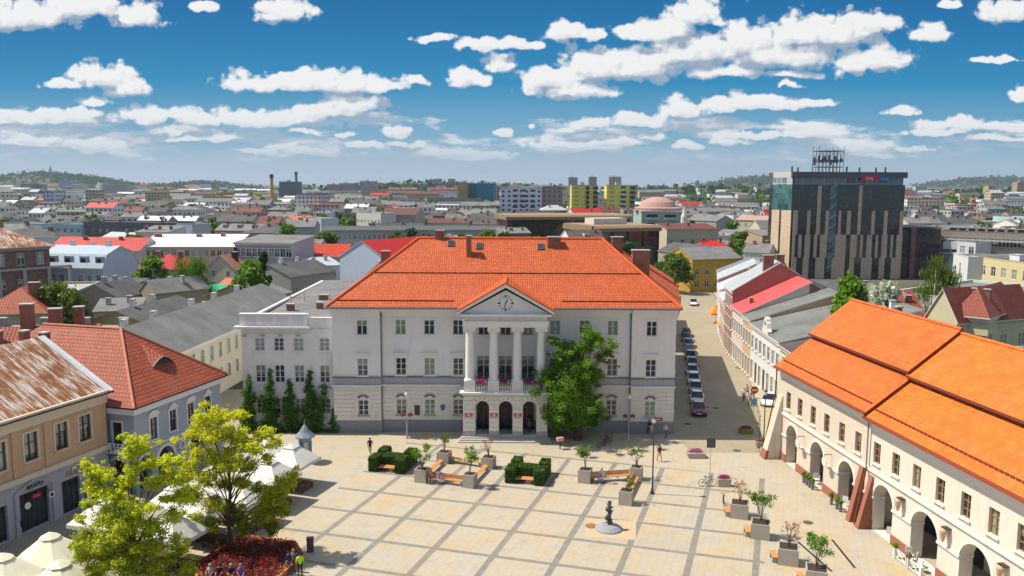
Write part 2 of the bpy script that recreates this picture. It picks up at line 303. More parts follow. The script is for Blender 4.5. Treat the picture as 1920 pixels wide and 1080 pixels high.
# paving of the square and the streets
A18 = radians(18)
def paving(kind):
    m, b, p = newmat(kind)
    geo = b.n('ShaderNodeNewGeometry').outputs['Position']; X, Y, _ = b.sep(geo)
    U = b.m('ADD', b.m('MULTIPLY', X, sin(A18)), b.m('MULTIPLY', Y, cos(A18)))
    V = b.m('SUBTRACT', b.m('MULTIPLY', X, cos(A18)), b.m('MULTIPLY', Y, sin(A18)))
    U2 = b.m('SUBTRACT', U, b.m('MULTIPLY', V, .035))
    uvw = b.comb(U2, V, 0)
    br = b.n('ShaderNodeTexBrick'); b.put(br, 'Vector', uvw)
    cobble = kind in ('street_paving', 'rough_paving')
    wd, hg, mo = ((.95, .6, .012) if not cobble else (.34, .2, .03))
    for nme, val in (('Scale', 1), ('Mortar Size', mo), ('Mortar Smooth', .2), ('Brick Width', wd), ('Row Height', hg), ('Bias', 0)): br.inputs[nme].default_value = val
    br.inputs['Color1'].default_value = (0, 0, 0, 1); br.inputs['Color2'].default_value = (1, 1, 1, 1); br.inputs['Mortar'].default_value = (.5, .5, .5, 1)
    f = br.outputs[0]; mort = br.outputs['Fac']
    wn = b.n('ShaderNodeTexWhiteNoise'); b.put(wn, 'Vector', b.v('FLOOR', b.v('DIVIDE', b.v('ADD', uvw, (.0, .0, 0)), (1.9, 1.2, 1))))
    n = b.noise(geo, .22, 5, .6); nf = b.noise(geo, 3.5, 4, .6)
    if not cobble:
        ramp = b.n('ShaderNodeValToRGB'); b.put(ramp, 0, b.m('ADD', b.m('MULTIPLY', f, .35), b.m('ADD', b.m('MULTIPLY', wn.outputs[0], .28), b.mr(n, .3, .7, 0, .35))))
        st = [(0, (.36, .345, .305)), (.3, (.44, .395, .315)), (.58, (.455, .385, .265)), (.85, (.49, .355, .20)), (1, (.445, .365, .25))]
        while len(ramp.color_ramp.elements) < 5: ramp.color_ramp.elements.new(.5)
        for e_, (q, c_) in zip(ramp.color_ramp.elements, st): e_.position = q; e_.color = c4(c_)
        col = ramp.outputs[0]
        col = b.mix(b.mr(nf, .35, .75, 0, .25), col, (.30, .26, .20, 1))
        col = b.mix(b.m('MULTIPLY', mort, .5), col, (.25, .21, .16, 1))
        stain = b.noise(geo, .7, 6, .7)
        col = b.mix(b.mr(stain, .54, .8, 0, .55), col, (.22, .19, .15, 1)); col = b.mix(b.mr(b.noise(geo, .09, 5, .65), .5, .72, 0, .35), col, (.30, .27, .21, 1))
        if kind == 'plaza_paving':
            def line(c_, off, wdt):
                fr = b.m('FRACT', b.m('DIVIDE', b.m('SUBTRACT', c_, off-wdt/2), 4.73)); return b.m('LESS_THAN', fr, wdt/4.73)
            l1 = line(V, -5.45, .5); l2 = line(b.m('SUBTRACT', U, b.m('MULTIPLY', V, .035)), 61.15+.34, .42)
            wear = b.mr(b.noise(geo, 1.2, 5, .7), .35, .85, 1, .5)
            col = b.mix(b.m('MULTIPLY', b.m('MAXIMUM', l1, l2), wear), col, b.mix(nf, (.13, .125, .115, 1), (.25, .235, .205, 1)))
    else:
        base = ((.35, .295, .205), (.42, .36, .255)) if kind == 'street_paving' else ((.34, .31, .25), (.42, .37, .29))
        col = b.mix(f, c4(base[0]), c4(base[1]))
        col = b.mix(b.mr(n, .35, .7, 0, .5), col, c4(mul(base[0], .8)))
        col = b.mix(b.mr(nf, .4, .8, 0, .3), col, (.24, .21, .15, 1))
        col = b.mix(b.m('MULTIPLY', mort, .5), col, (.20, .18, .11, 1))
        col = b.mix(b.mr(b.noise(geo, .5, 6, .7), .56, .78, 0, .5), col, (.26, .23, .15, 1))
    b.put(p, 0, col); p.inputs['Roughness'].default_value = .75
    bump(b, p, b.m('ADD', b.m('MULTIPLY', mort, -.6), nf), .25, .02)
    return m
GLASS = mat('glass'); DGLASS = mat('glass', cur=1.0)
WHITE = mat('paint', (.72, .72, .70), rough=.5); DARK = mat('paint', (.02, .02, .022)); ROOF = (.60, .115, .028)
# ---------------------------------------------------------------- meshes
def tag(o, label=None, cat=None, group=None, kind=None):
    if label: o['label'] = label
    if cat: o['category'] = cat
    if group: o['group'] = group
    if kind: o['kind'] = kind
    return o
def empty(name, label, cat, loc=(0, 0, 0), rz=0, group=None):
    o = bpy.data.objects.new(name, None); COL.objects.link(o); o.empty_display_size = .5
    o.location = loc; o.rotation_euler = (0, 0, rz); return tag(o, label, cat, group)
class MB:
    def __init__(s): s.v = []; s.f = []; s.mi = []; s.mats = []; s.uvs = {}
    def mid(s, m):
        if m not in s.mats: s.mats.append(m)
        return s.mats.index(m)
    def poly(s, pts, m, uv=None):
        i = len(s.v); s.v.extend(tuple(p) for p in pts); s.f.append(tuple(range(i, i+len(pts)))); s.mi.append(s.mid(m))
        if uv: s.uvs[len(s.f)-1] = uv
        return s
    def box(s, x0, x1, y0, y1, z0, z1, m, top=None, M=None):
        c = [(x, y, z) for x in (x0, x1) for y in (y0, y1) for z in (z0, z1)]
        if M is not None: c = [tuple(M @ Vector(q)) for q in c]
        i = len(s.v); s.v.extend(c); k = s.mid(m); kt = s.mid(top) if top else k
        for fc, mm in (((0, 1, 3, 2), k), ((4, 6, 7, 5), k), ((0, 4, 5, 1), k), ((2, 3, 7, 6), k), ((0, 2, 6, 4), k), ((1, 5, 7, 3), kt)):
            s.f.append(tuple(i+q for q in fc)); s.mi.append(mm)
        return s
    def prism(s, p2, z0, z1, m, top=None, axis='z', M=None):
        n = len(p2); k = s.mid(m); kt = s.mid(top) if top else k; i = len(s.v)
        def P(a, z): 
            q = {'z': (a[0], a[1], z), 'y': (a[0], z, a[1]), 'x': (z, a[0], a[1])}[axis]
            return tuple(M @ Vector(q)) if M is not None else q
        s.v.extend(P(a, z0) for a in p2); s.v.extend(P(a, z1) for a in p2)
        fl = axis == 'y'
        def add(f, kk): s.f.append(tuple(reversed(f)) if fl else tuple(f)); s.mi.append(kk)
        for j in range(n): jn = (j+1) % n; add((i+j, i+jn, i+n+jn, i+n+j), k)
        add(tuple(i+n+j for j in range(n)), kt); add(tuple(i+j for j in reversed(range(n))), k)
        return s
    def tube(s, a, b, r0, r1, m, n=8, caps=True):
        a, b = Vector(a), Vector(b); d = (b-a)
        if d.length < 1e-6: return s
        q = d.to_track_quat('Z', 'Y').to_matrix(); i = len(s.v); k = s.mid(m)
        for c, r in ((a, r0), (b, r1)):
            for j in range(n): s.v.append(tuple(c+q @ Vector((r*cos(2*pi*j/n), r*sin(2*pi*j/n), 0))))
        for j in range(n): jn = (j+1) % n; s.f.append((i+j, i+jn, i+n+jn, i+n+j)); s.mi.append(k)
        if caps: s.f.append(tuple(i+n+j for j in range(n))); s.mi.append(k); s.f.append(tuple(i+j for j in reversed(range(n)))); s.mi.append(k)
        return s
    def lathe(s, prof, m, n=16, c=(0, 0), z=0):
        i = len(s.v); k = s.mid(m)
        for r, h in prof:
            for j in range(n): s.v.append((c[0]+r*cos(2*pi*j/n), c[1]+r*sin(2*pi*j/n), z+h))
        for a in range(len(prof)-1):
            for j in range(n): jn = (j+1) % n; s.f.append((i+a*n+j, i+a*n+jn, i+(a+1)*n+jn, i+(a+1)*n+j)); s.mi.append(k)
        s.f.append(tuple(i+(len(prof)-1)*n+j for j in range(n))); s.mi.append(k)
        return s
    def ball(s, c, r, m, n=8, k=5, sz=1.):
        prof = [(r*sin(pi*j/k), -r*sz*cos(pi*j/k)) for j in range(k+1)]; prof[0] = (r*.02, prof[0][1]); prof[-1] = (r*.02, prof[-1][1])
        return s.lathe(prof, m, n, (c[0], c[1]), c[2])
    def mesh(s, name, smooth=False):
        me = bpy.data.meshes.new(name); me.from_pydata(s.v, [], s.f)
        for m in s.mats: me.materials.append(m)
        me.polygons.foreach_set('material_index', s.mi)
        nf = len(s.f); nl = len(me.loops)
        nor = np.empty(nf*3, 'f'); me.polygons.foreach_get('normal', nor); nor = nor.reshape(-1, 3)
        lv = np.empty(nl, 'i'); me.loops.foreach_get('vertex_index', lv); lt = np.empty(nf, 'i'); me.polygons.foreach_get('loop_total', lt)
        co = np.asarray(s.v, 'f').reshape(-1, 3)[lv]; nn = np.repeat(nor, lt, 0)
        ux = np.stack([-nn[:, 1], nn[:, 0], np.zeros(nl)], 1); ln = np.linalg.norm(ux, axis=1); flat = ln < .05
        ux[flat] = (1, 0, 0); ln[flat] = 1; ux /= ln[:, None]; vx = np.cross(nn, ux)
        uv = np.stack([(co*ux).sum(1), (co*vx).sum(1)], 1)
        lay = me.uv_layers.new(name='UVMap'); lay.data.foreach_set('uv', uv.astype('f').ravel())
        for fi, q in s.uvs.items():
            st = me.polygons[fi].loop_start
            for j, t in enumerate(q): lay.data[st+j].uv = t
        if smooth: me.polygons.foreach_set('use_smooth', [True]*nf)
        me.update(); return me
    def build(s, name, parent=None, loc=(0, 0, 0), rz=0, smooth=False, label=None, cat=None, group=None, kind=None):
        return put(name, s.mesh(name, smooth), parent, loc, rz, label, cat, group, kind)
def put(name, me, parent=None, loc=(0, 0, 0), rz=0, label=None, cat=None, group=None, kind=None):
    o = bpy.data.objects.new(name, me); COL.objects.link(o); o.parent = parent; o.location = loc; o.rotation_euler = (0, 0, rz)
    return tag(o, label, cat, group, kind)
def children(o, _c={}):
    return [c for c in o.children]
def copy_tree(o, loc=None, rz=None, label=None, parent=None, group=None):
    c = o.copy(); COL.objects.link(c); c.parent = parent
    if loc is not None: c.location = loc
    if rz is not None: c.rotation_euler = (0, 0, rz)
    if label: c['label'] = label
    if group: c['group'] = group
    for ch in o.children: copy_tree(ch, parent=c)
    return c
# wall in the plane y=0 (front towards -y) with rectangular or arched openings [(xc, z0, w, h, arch)]
def wall(mb, W, H, ops, m, depth=.25, M=Matrix(), z0=0, rev=None, x0=0):
    rev = rev or m
    xs = {x0, W}; zs = {z0, H}
    for (xc, a, w_, h_, *ar) in ops: xs |= {xc-w_/2, xc+w_/2}; zs |= {a, a+h_}
    xs = sorted(xs); zs = sorted(zs)
    def P(x, z, y=0): return tuple(M @ Vector((x, y, z)))
    def inside(x, z): return any(abs(x-o[0]) < o[2]/2 and o[1] < z < o[1]+o[3] for o in ops)
    for i in range(len(xs)-1):
        j = 0
        while j < len(zs)-1:
            xm = (xs[i]+xs[i+1])/2
            if inside(xm, (zs[j]+zs[j+1])/2): j += 1; continue
            k = j
            while k+1 < len(zs)-1 and not inside(xm, (zs[k+1]+zs[k+2])/2): k += 1
            mb.poly([P(xs[i], zs[j]), P(xs[i+1], zs[j]), P(xs[i+1], zs[k+1]), P(xs[i], zs[k+1])], m); j = k+1
    for (xc, a, w_, h_, *ar) in ops:
        l, r, b_, t = xc-w_/2, xc+w_/2, a, a+h_
        if ar and ar[0]:
            n = 12; rad = w_/2; zc = t-rad
            arc = [(xc-rad*cos(pi*q/n), zc+rad*sin(pi*q/n)) for q in range(n+1)]
            for q in range(n):
                p0, p1 = arc[q], arc[q+1]
                mb.poly([P(*p0), P(*p1), P(p1[0], t+1e-4), P(p0[0], t+1e-4)], m)
                mb.poly([P(*p0), P(p0[0], p0[1], depth), P(p1[0], p1[1], depth), P(*p1)], rev)
            t = zc
        else: mb.poly([P(l, t), P(l, t, depth), P(r, t, depth), P(r, t)], rev)
        mb.poly([P(l, b_), P(l, b_, depth), P(l, t, depth), P(l, t)], rev)
        mb.poly([P(r, b_), P(r, t), P(r, t, depth), P(r, b_, depth)], rev)
        if b_ > z0+.01: mb.poly([P(l, b_), P(r, b_), P(r, b_, depth), P(l, b_, depth)], rev)
WM = {}
def window(parent, M, xc, z0, w, h, style='plain', level=2, frame=None, trim=None, glass=None, recess=.14, rzp=0, nm='window'):
    """window in an opening of a wall whose frame is M; separate frame, pane, sill and surround"""
    frame = frame or WHITE; glass = glass or GLASS
    key = (round(w, 2), round(h, 2), style, level, frame.name, trim.name if trim else 0, glass.name)
    if key not in WM:
        f = MB(); t = .07; hw = w/2; y0, y1 = recess-.06, recess
        if level == 0 or level == 1:
            f.poly([(-hw, recess, 0), (hw, recess, 0), (hw, recess, h), (-hw, recess, h)], glass)
        for a in ((-hw, -hw+t), (hw-t, hw)): f.box(a[0], a[1], y0, y1, 0, h, frame)
        f.box(-hw+t, hw-t, y0, y1, 0, t, frame); f.box(-hw+t, hw-t, y0, y1, h-t, h, frame)
        if style != 'single': f.box(-.05, .05, y0-.01, y1, t, h-t, frame)
        for q in ((.62,) if style in ('plain', 'surround', 'single') else (.33, .66)): f.box(-hw+t, hw-t, y0+.008, y1, h*q-.03, h*q+.03, frame)
        pm = sm = um = None
        if level >= 2:
            p_ = MB(); p_.poly([(-hw, recess+.01, 0), (hw, recess+.01, 0), (hw, recess+.01, h), (-hw, recess+.01, h)], glass); pm = p_.mesh('pane')
        if trim:
            q = MB() if level >= 2 else f
            q.box(-hw-.12, hw+.12, -.14, .02, -.12, 0, trim)
            if level >= 2: sm = q.mesh('sill')
            if style in ('surround', 'hood', 'arch', 'tri'):
                q = MB() if level >= 2 else f
                for sg in (-1, 1): q.box(min(sg*hw, sg*(hw+.16)), max(sg*hw, sg*(hw+.16)), -.05, .03, .003, h+.16, trim)
                q.box(-hw, hw, -.05, .03, h, h+.16, trim)
                if style == 'hood': q.box(-hw-.1, hw+.1, -.05, .02, h+.163, h+.5, trim); q.box(-hw-.32, hw+.32, -.3, .02, h+.503, h+.62, trim)
                if style == 'tri':
                    q.prism([(-hw-.25, h+.22), (hw+.25, h+.22), (0, h+.8)], -.16, .02, trim, axis='y')
                if style == 'arch':
                    q.prism([(-hw-.25, h+.22)]+[((hw+.25)*-cos(pi*z/8), h+.22+.5*sin(pi*z/8)) for z in range(1, 8)]+[(hw+.25, h+.22)], -.16, .02, trim, axis='y')
                if level >= 2: um = q.mesh('surround')
        WM[key] = (f.mesh('window'), pm, sm, um)
    fm, pm, sm, um = WM[key]
    loc = M @ Vector((xc, 0, z0)); o = put(nm, fm, parent, loc, rzp)
    if pm: put('pane', pm, o)
    if sm: put('sill', sm, o)
    if um: put('surround', um, o)
    return o
def side_frames(w, d):
    """front, right, back, left: wall frame, its length, its rotation"""
    T = Matrix.Translation; Rz = lambda a: Matrix.Rotation(a, 4, 'Z')
    return {'f': (Matrix(), w, 0), 'r': (T((w, 0, 0)) @ Rz(pi/2), d, pi/2), 'b': (T((w, d, 0)) @ Rz(pi), w, pi), 'l': (T((0, d, 0)) @ Rz(-pi/2), d, -pi/2)}
BRICK = mat('brick', (.32, .10, .055)); CONC = mat('plain', (.42, .40, .37))
def chimney(parent, x, y, z0, w=1., d=.6, h=1.6, m=None, pots=0, nm='chimney'):
    m = m or BRICK; b = MB(); b.box(x-w/2, x+w/2, y-d/2, y+d/2, z0, z0+h, m); b.box(x-w/2-.08, x+w/2+.08, y-d/2-.08, y+d/2+.08, z0+h+.002, z0+h+.14, CONC)
    for i in range(pots): b.tube((x-w/2+w*(i+.5)/pots, y, z0+h+.14), (x-w/2+w*(i+.5)/pots, y, z0+h+.5), .11, .09, BRICK, 6)
    return b.build(nm, parent)
def roof_mesh(kind, w, d, h, rh, m, over=.4, t=.16, under=None, wallm=None, mb=None, hipx=None):
    """roof solid over the rectangle 0..w, 0..d whose eaves lie at height h"""
    mb = mb or MB(); un = under or m; o = over
    X0, X1, Y0, Y1 = -o, w+o, -o, d+o
    if kind == 'hip' or kind == 'hipy':
        L = min(w, d)/2+o if hipx is None else hipx+o
        if w >= d: r0, r1 = (X0+L, d/2), (X1-L, d/2)
        else: r0, r1 = (w/2, Y0+L), (w/2, Y1-L)
        z = h+t; c = [(X0, Y0, z), (X1, Y0, z), (X1, Y1, z), (X0, Y1, z)]; a = (r0[0], r0[1], h+rh); b_ = (r1[0], r1[1], h+rh)
        if w >= d: fs = [(c[0], c[1], b_, a), (c[1], c[2], b_), (c[2], c[3], a, b_), (c[3], c[0], a)]
        else: fs = [(c[0], c[1], a), (c[1], c[2], b_, a), (c[2], c[3], b_), (c[3], c[0], a, b_)]
        for f in fs: mb.poly(f, m)
        mb.poly([(X0, Y0, h), (X0, Y1, h), (X1, Y1, h), (X1, Y0, h)], un)
        cc = [(X0, Y0), (X1, Y0), (X1, Y1), (X0, Y1)]
        for i in range(4):
            p, q = cc[i], cc[(i+1) % 4]; mb.poly([(p[0], p[1], h), (q[0], q[1], h), (q[0], q[1], z), (p[0], p[1], z)], un)
    elif kind in ('gable', 'gabley', 'shed', 'shedy', 'gambrel'):
        ty = kind in ('gabley', 'shedy')
        n_ = d if ty else w; s_ = w if ty else d
        sl = rh/(s_/2) if 'gable' in kind else rh/s_
        if 'gable' in kind: prof = [(-o, h-sl*o), (s_/2, h+rh), (s_+o, h-sl*o)]
        elif kind == 'gambrel': prof = [(-o, h-.3), (s_*.12, h+rh*.62), (s_/2, h+rh), (s_*.88, h+rh*.62), (s_+o, h-.3)]
        else: prof = [(-o, h-sl*o), (s_+o, h+rh+sl*o)]
        tt = t+.12 if kind == 'gambrel' else t
        E0, E1 = -o*.6, n_+o*.6
        def P(s1, z, e): return (s1, e, z) if ty else (e, s1, z)
        fl = ty
        def add(pts, mm): mb.poly(list(reversed(pts)) if fl else pts, mm)
        for (a, za), (b_, zb) in zip(prof, prof[1:]):
            add([P(a, za+tt, E0), P(a, za+tt, E1), P(b_, zb+tt, E1), P(b_, zb+tt, E0)][::-1], m)
            add([P(a, za, E0), P(a, za, E1), P(b_, zb, E1), P(b_, zb, E0)], un)
            add([P(a, za, E0), P(b_, zb, E0), P(b_, zb+tt, E0), P(a, za+tt, E0)], un); add([P(a, za, E1), P(a, za+tt, E1), P(b_, zb+tt, E1), P(b_, zb, E1)], un)
        a, za = prof[0]; add([P(a, za, E0), P(a, za+tt, E0), P(a, za+tt, E1), P(a, za, E1)][::-1], un)
        a, za = prof[-1]; add([P(a, za, E0), P(a, za+tt, E0), P(a, za+tt, E1), P(a, za, E1)], un)
    elif kind == 'flat':
        mb.poly([(.25, .25, h-.35), (w-.25, .25, h-.35), (w-.25, d-.25, h-.35), (.25, d-.25, h-.35)], m)
    return mb
def building(name, label, cat, loc, rz, w, d, h, wallm, roof=('gable', 3, None), floors=((1, 1.6), (4, 1.6)), cols={'f': 5}, ww=1.1, level=1,
             trim=None, style='plain', over=.4, chim=(), group=None, frame=None, glass=None, cornice=True, z=0, recess=.14, doors=(), windows=True, skip=(), under=None, chm=None):
    """detached rectangular building; floors = ((sill, height), ...); cols = windows along each side"""
    root = empty(name, label, cat, (loc[0], loc[1], z), rz, group)
    SF = side_frames(w, d); wm = MB(); rk, rh, rm = roof; wins = []
    for s_, (M, L, a) in SF.items():
        n = cols.get(s_, 0) if windows else 0; ops = []
        for k_, (z0, wh) in enumerate(floors):
            for i in range(n):
                x = L*(i+.5)/n
                if (s_, k_, i) in skip: continue
                if (s_, k_, i) in doors: ops.append((x, .02, ww, z0+wh-.02)); continue
                ops.append((x, z0, ww, wh)); wins.append((M, x, z0, ww, wh, a))
        wall(wm, L, h, ops, wallm, recess+.02, M)
        for (s2, k_, i) in doors:
            if s2 == s_: wm.poly([tuple(M @ Vector(q)) for q in ((L*(i+.5)/n-ww/2, recess, .02), (L*(i+.5)/n+ww/2, recess, .02), (L*(i+.5)/n+ww/2, recess, floors[k_][0]+floors[k_][1]), (L*(i+.5)/n-ww/2, recess, floors[k_][0]+floors[k_][1]))], mat('plain', (.10, .05, .03)))
    if rk == 'gable' or rk == 'gambrel':
        pr = [(0, h), (d, h), (d/2, h+rh)] if rk == 'gable' else [(0, h), (d, h), (d*.88, h+rh*.62), (d/2, h+rh), (d*.12, h+rh*.62)]
        wm.poly([(0, y, z_) for y, z_ in reversed(pr)], wallm); wm.poly([(w, y, z_) for y, z_ in pr], wallm)
    elif rk == 'gabley':
        wm.poly([(0, 0, h), (w, 0, h), (w/2, 0, h+rh)], wallm); wm.poly([(0, d, h), (w/2, d, h+rh), (w, d, h)], wallm)
    elif rk == 'shed':
        wm.poly([(0, d, h), (0, d, h+rh), (w, d, h+rh), (w, d, h)], wallm); wm.poly([(0, 0, h), (0, d, h+rh), (0, d, h)], wallm); wm.poly([(w, 0, h), (w, d, h), (w, d, h+rh)], wallm)
    elif rk == 'shedy':
        wm.poly([(w, 0, h), (w, d, h), (w, d, h+rh), (w, 0, h+rh)], wallm); wm.poly([(0, 0, h), (w, 0, h), (w, 0, h+rh)], wallm); wm.poly([(0, d, h), (w, d, h+rh), (w, d, h)], wallm)
    elif rk == 'flat':
        for a in ((.002, w-.002, -.06, .27), (.002, w-.002, d-.27, d+.06)): wm.box(a[0], a[1], a[2], a[3], h+.002, h+.1, trim or wallm)
        for a in ((-.06, .25), (w-.25, w+.06)): wm.box(a[0], a[1], .272, d-.272, h+.004, h+.103, trim or wallm)
        for (x0, x1, y0, y1) in ((.25, .25, .25, d-.25), (w-.25, w-.25, .25, d-.25)): wm.poly([(x0, y0, h-.35), (x0, y1, h-.35), (x0, y1, h), (x0, y0, h)], wallm)
        for y0 in (.25, d-.25): wm.poly([(.25, y0, h-.35), (w-.25, y0, h-.35), (w-.25, y0, h), (.25, y0, h)], wallm)
    wm.build('wall', root)
    un = under or (trim or wallm)
    rf = roof_mesh(rk, w, d, h, rh, rm, over, under=un).build('roof', root)
    if cornice and trim and rk not in ('gabley',):
        c = MB(); c.box(-.18, w+.18, -.2, -.002, h-.55, h-.05, trim); c.box(-.3, w+.3, -.32, -.202, h-.2, h-.03, trim)
        if rk in ('hip', 'flat'): c.box(w+.002, w+.2, .0, d, h-.55, h-.05, trim); c.box(-.2, -.002, 0, d, h-.55, h-.05, trim)
        c.build('cornice', root)
    for (M, x, z0, w_, h_, a) in wins: window(root, M, x, z0, w_, h_, style, level, frame, trim, glass, recess, a)
    for q in chim:
        fx, fy, cw, cd, chh = q
        x, y = fx*w, fy*d
        if rk in ('gable', 'hip', 'gambrel'): zz = h+rh*(1-abs(fy-.5)*2)
        elif rk == 'gabley': zz = h+rh*(1-abs(fx-.5)*2)
        elif rk == 'shed': zz = h+rh*fy
        elif rk == 'shedy': zz = h+rh*fx
        else: zz = h-.4
        c = chimney(rf, x, y, zz-.6, cw, cd, chh+.6, chm)
    return root
def eaves(pa, pb, z, out=0.):
    """two pixels on an eave of height z -> origin (at pa) and rotation and length of the front wall under it; out = overhang"""
    a = Vector(G(*pa, z)); b = Vector(G(*pb, z)); d = b-a; rz = atan2(d.y, d.x); n = Vector((-sin(rz), cos(rz)))
    return tuple(a+n*out), rz, d.length
# ---------------------------------------------------------------- terrain
HILLS = [(-1830, 3250, 230, 300, 54), (-1600, 3200, 120, 200, 12), (-2400, 3300, 300, 400, 22), (-1290, 3500, 150, 300, 20), (-220, 1900, 190, 330, 15), (30, 2000, 200, 300, 8), (1550, 5000, 360, 500, 52), (3050, 5200, 420, 500, 58), (360, 1500, 170, 260, 10), (1150, 1700, 300, 300, 6)]
def terr(x, y):
    r = sqrt(x*x+y*y)
    z = 5*min(1, max(0, (r-480)/900))**1.5 + 3*min(1, max(0, (r-1400)/1500))
    for (a, b, sx, sy, h) in HILLS: z += h*math.exp(-((x-a)/sx)**2-((y-b)/sy)**2)
    return z
def sheet(name, pts, z, m, kind='structure', bot=None):
    b = MB(); b.poly([(p[0], p[1], z) for p in pts], m); return b.build(name, kind=kind)
gm, b, p = newmat('ground'); geo = b.n('ShaderNodeNewGeometry').outputs['Position']
n1 = b.noise(geo, .012, 6, .65); n2 = b.noise(geo, .12, 5, .6)
col = b.mix(b.mr(n1, .45, .55), (.022, .045, .014, 1), (.13, .12, .09, 1)); col = b.mix(b.mr(n2, .4, .7), col, (.08, .08, .06, 1))
b.put(p, 0, col); p.inputs['Roughness'].default_value = .95
gx = [-9000, -6000, -4500]+list(range(-3600, 3601, 90))+[4500, 6000, 9000]; gy = [-300, -100, 0, 60, 120, 200, 280, 360, 430]+list(range(500, 4401, 100))+list(range(4600, 6400, 200))+[7000, 9000, 14000]
vs = [(x, y, terr(x, y)-.012) for y in gy for x in gx]; nx = len(gx)
me = bpy.data.meshes.new('ground'); me.from_pydata(vs, [], [(j*nx+i, j*nx+i+1, (j+1)*nx+i+1, (j+1)*nx+i) for j in range(len(gy)-1) for i in range(nx-1)])
me.materials.append(gm); me.polygons.foreach_set('use_smooth', [True]*len(me.polygons)); put('ground', me, kind='structure')
ASPH = mat('plain', (.12, .11, .10), sc=.4)
def UVp(u, v): return (u*sin(A18)+v*cos(A18), u*cos(A18)-v*sin(A18))
PLAZA, SLABS, STREET = paving('plaza_paving'), paving('slab_paving'), paving('street_paving')
sheet('rough_pavement', [(-62, 30), (60, 30), (60, 92), (27, 110), (-62, 110)], 0, paving('rough_paving'))
sheet('pavement', [(-31, 92.2), (-30, 74), (-24, 46), (34, 42), (30, 70), (27.5, 84), (26, 90.6), (18.4, 91.2)], .004, SLABS)
pz = [UVp(80.1, -37.8), UVp(80.1, -.15), UVp(38, -.15), UVp(38, -37.8)]
sheet('plaza', pz, .008, PLAZA)
RC = [(29.5, 70), (29, 84), (33.5, 97.8), (35.6, 105), (43, 147), (49, 178), (57, 222), (60, 240)]; LC = [(16, 60), (17.5, 88), (18.0, 91), (21.5, 109), (27.3, 140), (33, 165), (38, 184), (44, 213), (36, 232)]
sheet('street', [LC[i] for i in range(2, 9)]+[(30, 262), (70, 262)]+RC[::-1][:7]+[(19, 84)], .006, STREET)
sheet('street_end', [(10, 205), (40, 203), (47, 216), (80, 250), (84, 262), (10, 262)], .002, STREET)
# raised kerbs / pavement strip on the sunny side of the street
kb = MB(); kl = [(26.3, 84.5), (30.4, 98), (36.2, 125), (41.2, 150), (45.5, 172), (50.5, 200), (53.5, 220)]
kr = [(31.5, 84.5), (34.3, 97.8), (40.5, 125), (46.5, 150), (50, 172), (56, 200), (60.5, 220)]
for (a, b_), (c_, d_) in zip(zip(kl, kr), list(zip(kl, kr))[1:]):
    kb.poly([(*a, .11), (*b_, .11), (*d_, .11), (*c_, .11)], SLABS); kb.poly([(*a, 0), (*a, .11), (*c_, .11), (*c_, 0)], CONC)
kb.poly([(*kl[0], 0), (*kr[0], 0), (*kr[0], .11), (*kl[0], .11)], CONC); kb.build('pavement', kind='structure')
# moss and grass in the joint along the kerb
gb = MB(); gm2 = mat('leaf', (.10, .14, .02), c2=(.22, .22, .05))
for (a, c_) in zip(kl, kl[1:]):
    for i in range(130):
        t = R.random(); x = a[0]+(c_[0]-a[0])*t-.06-abs(R.gauss(0, .12)); y = a[1]+(c_[1]-a[1])*t; s_ = R.uniform(.03, .10); an = R.uniform(0, pi)
        gb.poly([(x-s_*cos(an), y-s_*sin(an), .008), (x+s_*cos(an), y+s_*sin(an), .008), (x+R.uniform(-.05, .05), y, .05+s_*.6)], gm2)
gb.build('grass', kind='stuff')
for (px_, py_) in ((1290, 795), (1382, 845), (1515, 980), (1384, 690), (1342, 765)):   # manhole covers
    x, y = G(px_, py_); m_ = MB(); m_.lathe([(.42, .010), (.42, .022), (.36, .022), (.35, .017)], mat('plain', (.10, .085, .06)), 20, (x, y)); o = m_.build('manhole_cover')
    tag(o, {1290: 'round iron manhole cover in the shade by the parked red car', 1382: 'round manhole cover between stone flower box and signpost', 1515: 'round manhole cover in front of the arcade cafe tables', 1384: 'small manhole cover halfway up the sunny street', 1342: 'manhole cover in the shadow edge of the side street'}[px_], 'manhole cover')
for (q0, q1, lb) in (((1560, 1012), (1603, 1065), 'long dark drain slot in paving before the arcade'), ((1496, 1016), (1560, 1072), 'long dark drain slot running behind the planter trees')):
    a, b_ = Vector(G(*q0)), Vector(G(*q1)); d = (b_-a).normalized(); n = Vector((-d.y, d.x))*.09; m_ = MB()
    m_.poly([(*(a-n), .016), (*(b_-n), .016), (*(b_+n), .016), (*(a+n), .016)], mat('plain', (.03, .025, .02))); m_.build('drain_grate', label=lb, cat='drain')

# ---------------------------------------------------------------- town hall
HW = mat('plaster', (.80, .785, .755), dirt=.30); HW2 = mat('plaster', (.72, .70, .66), dirt=.4); TRIM = mat('plaster', (.84, .82, .77), dirt=.2); PLINTH = mat('plaster', (.27, .27, .285), dirt=.4)
TILE = mat('tile', ROOF, weather=(.42, .07, .02)); LEAD = mat('plain', (.13, .16, .21)); GUT = mat('paint', (.20, .21, .23))
hall = empty('town_hall', 'grand pale grey town hall with orange hipped roof, columned portico and clock', 'town hall', (0, 91, 0))
XL, XR = -19.95, 18.25                # facade in world X, origin Y=91
wc = [-16.65, -12.42, -9.21, -5.99, -3.14, -.7, 1.8, 4.84, 8.11, 11.27, 15.55]
FL = [(2.0, 1.75, 'arch'), (6.57, 1.95, 'hood'), (11.2, 1.65, 'surround')]
def yo(x): return -.45 if (x < -14.6 or x > 13.3) else 0.
segs = [(XL, -14.65, -.45), (-14.65, 13.35, 0), (13.35, XR, -.45)]
wm = MB(); LB = mat('plaster', (.77, .73, .66), dirt=.5)
hallwins = []
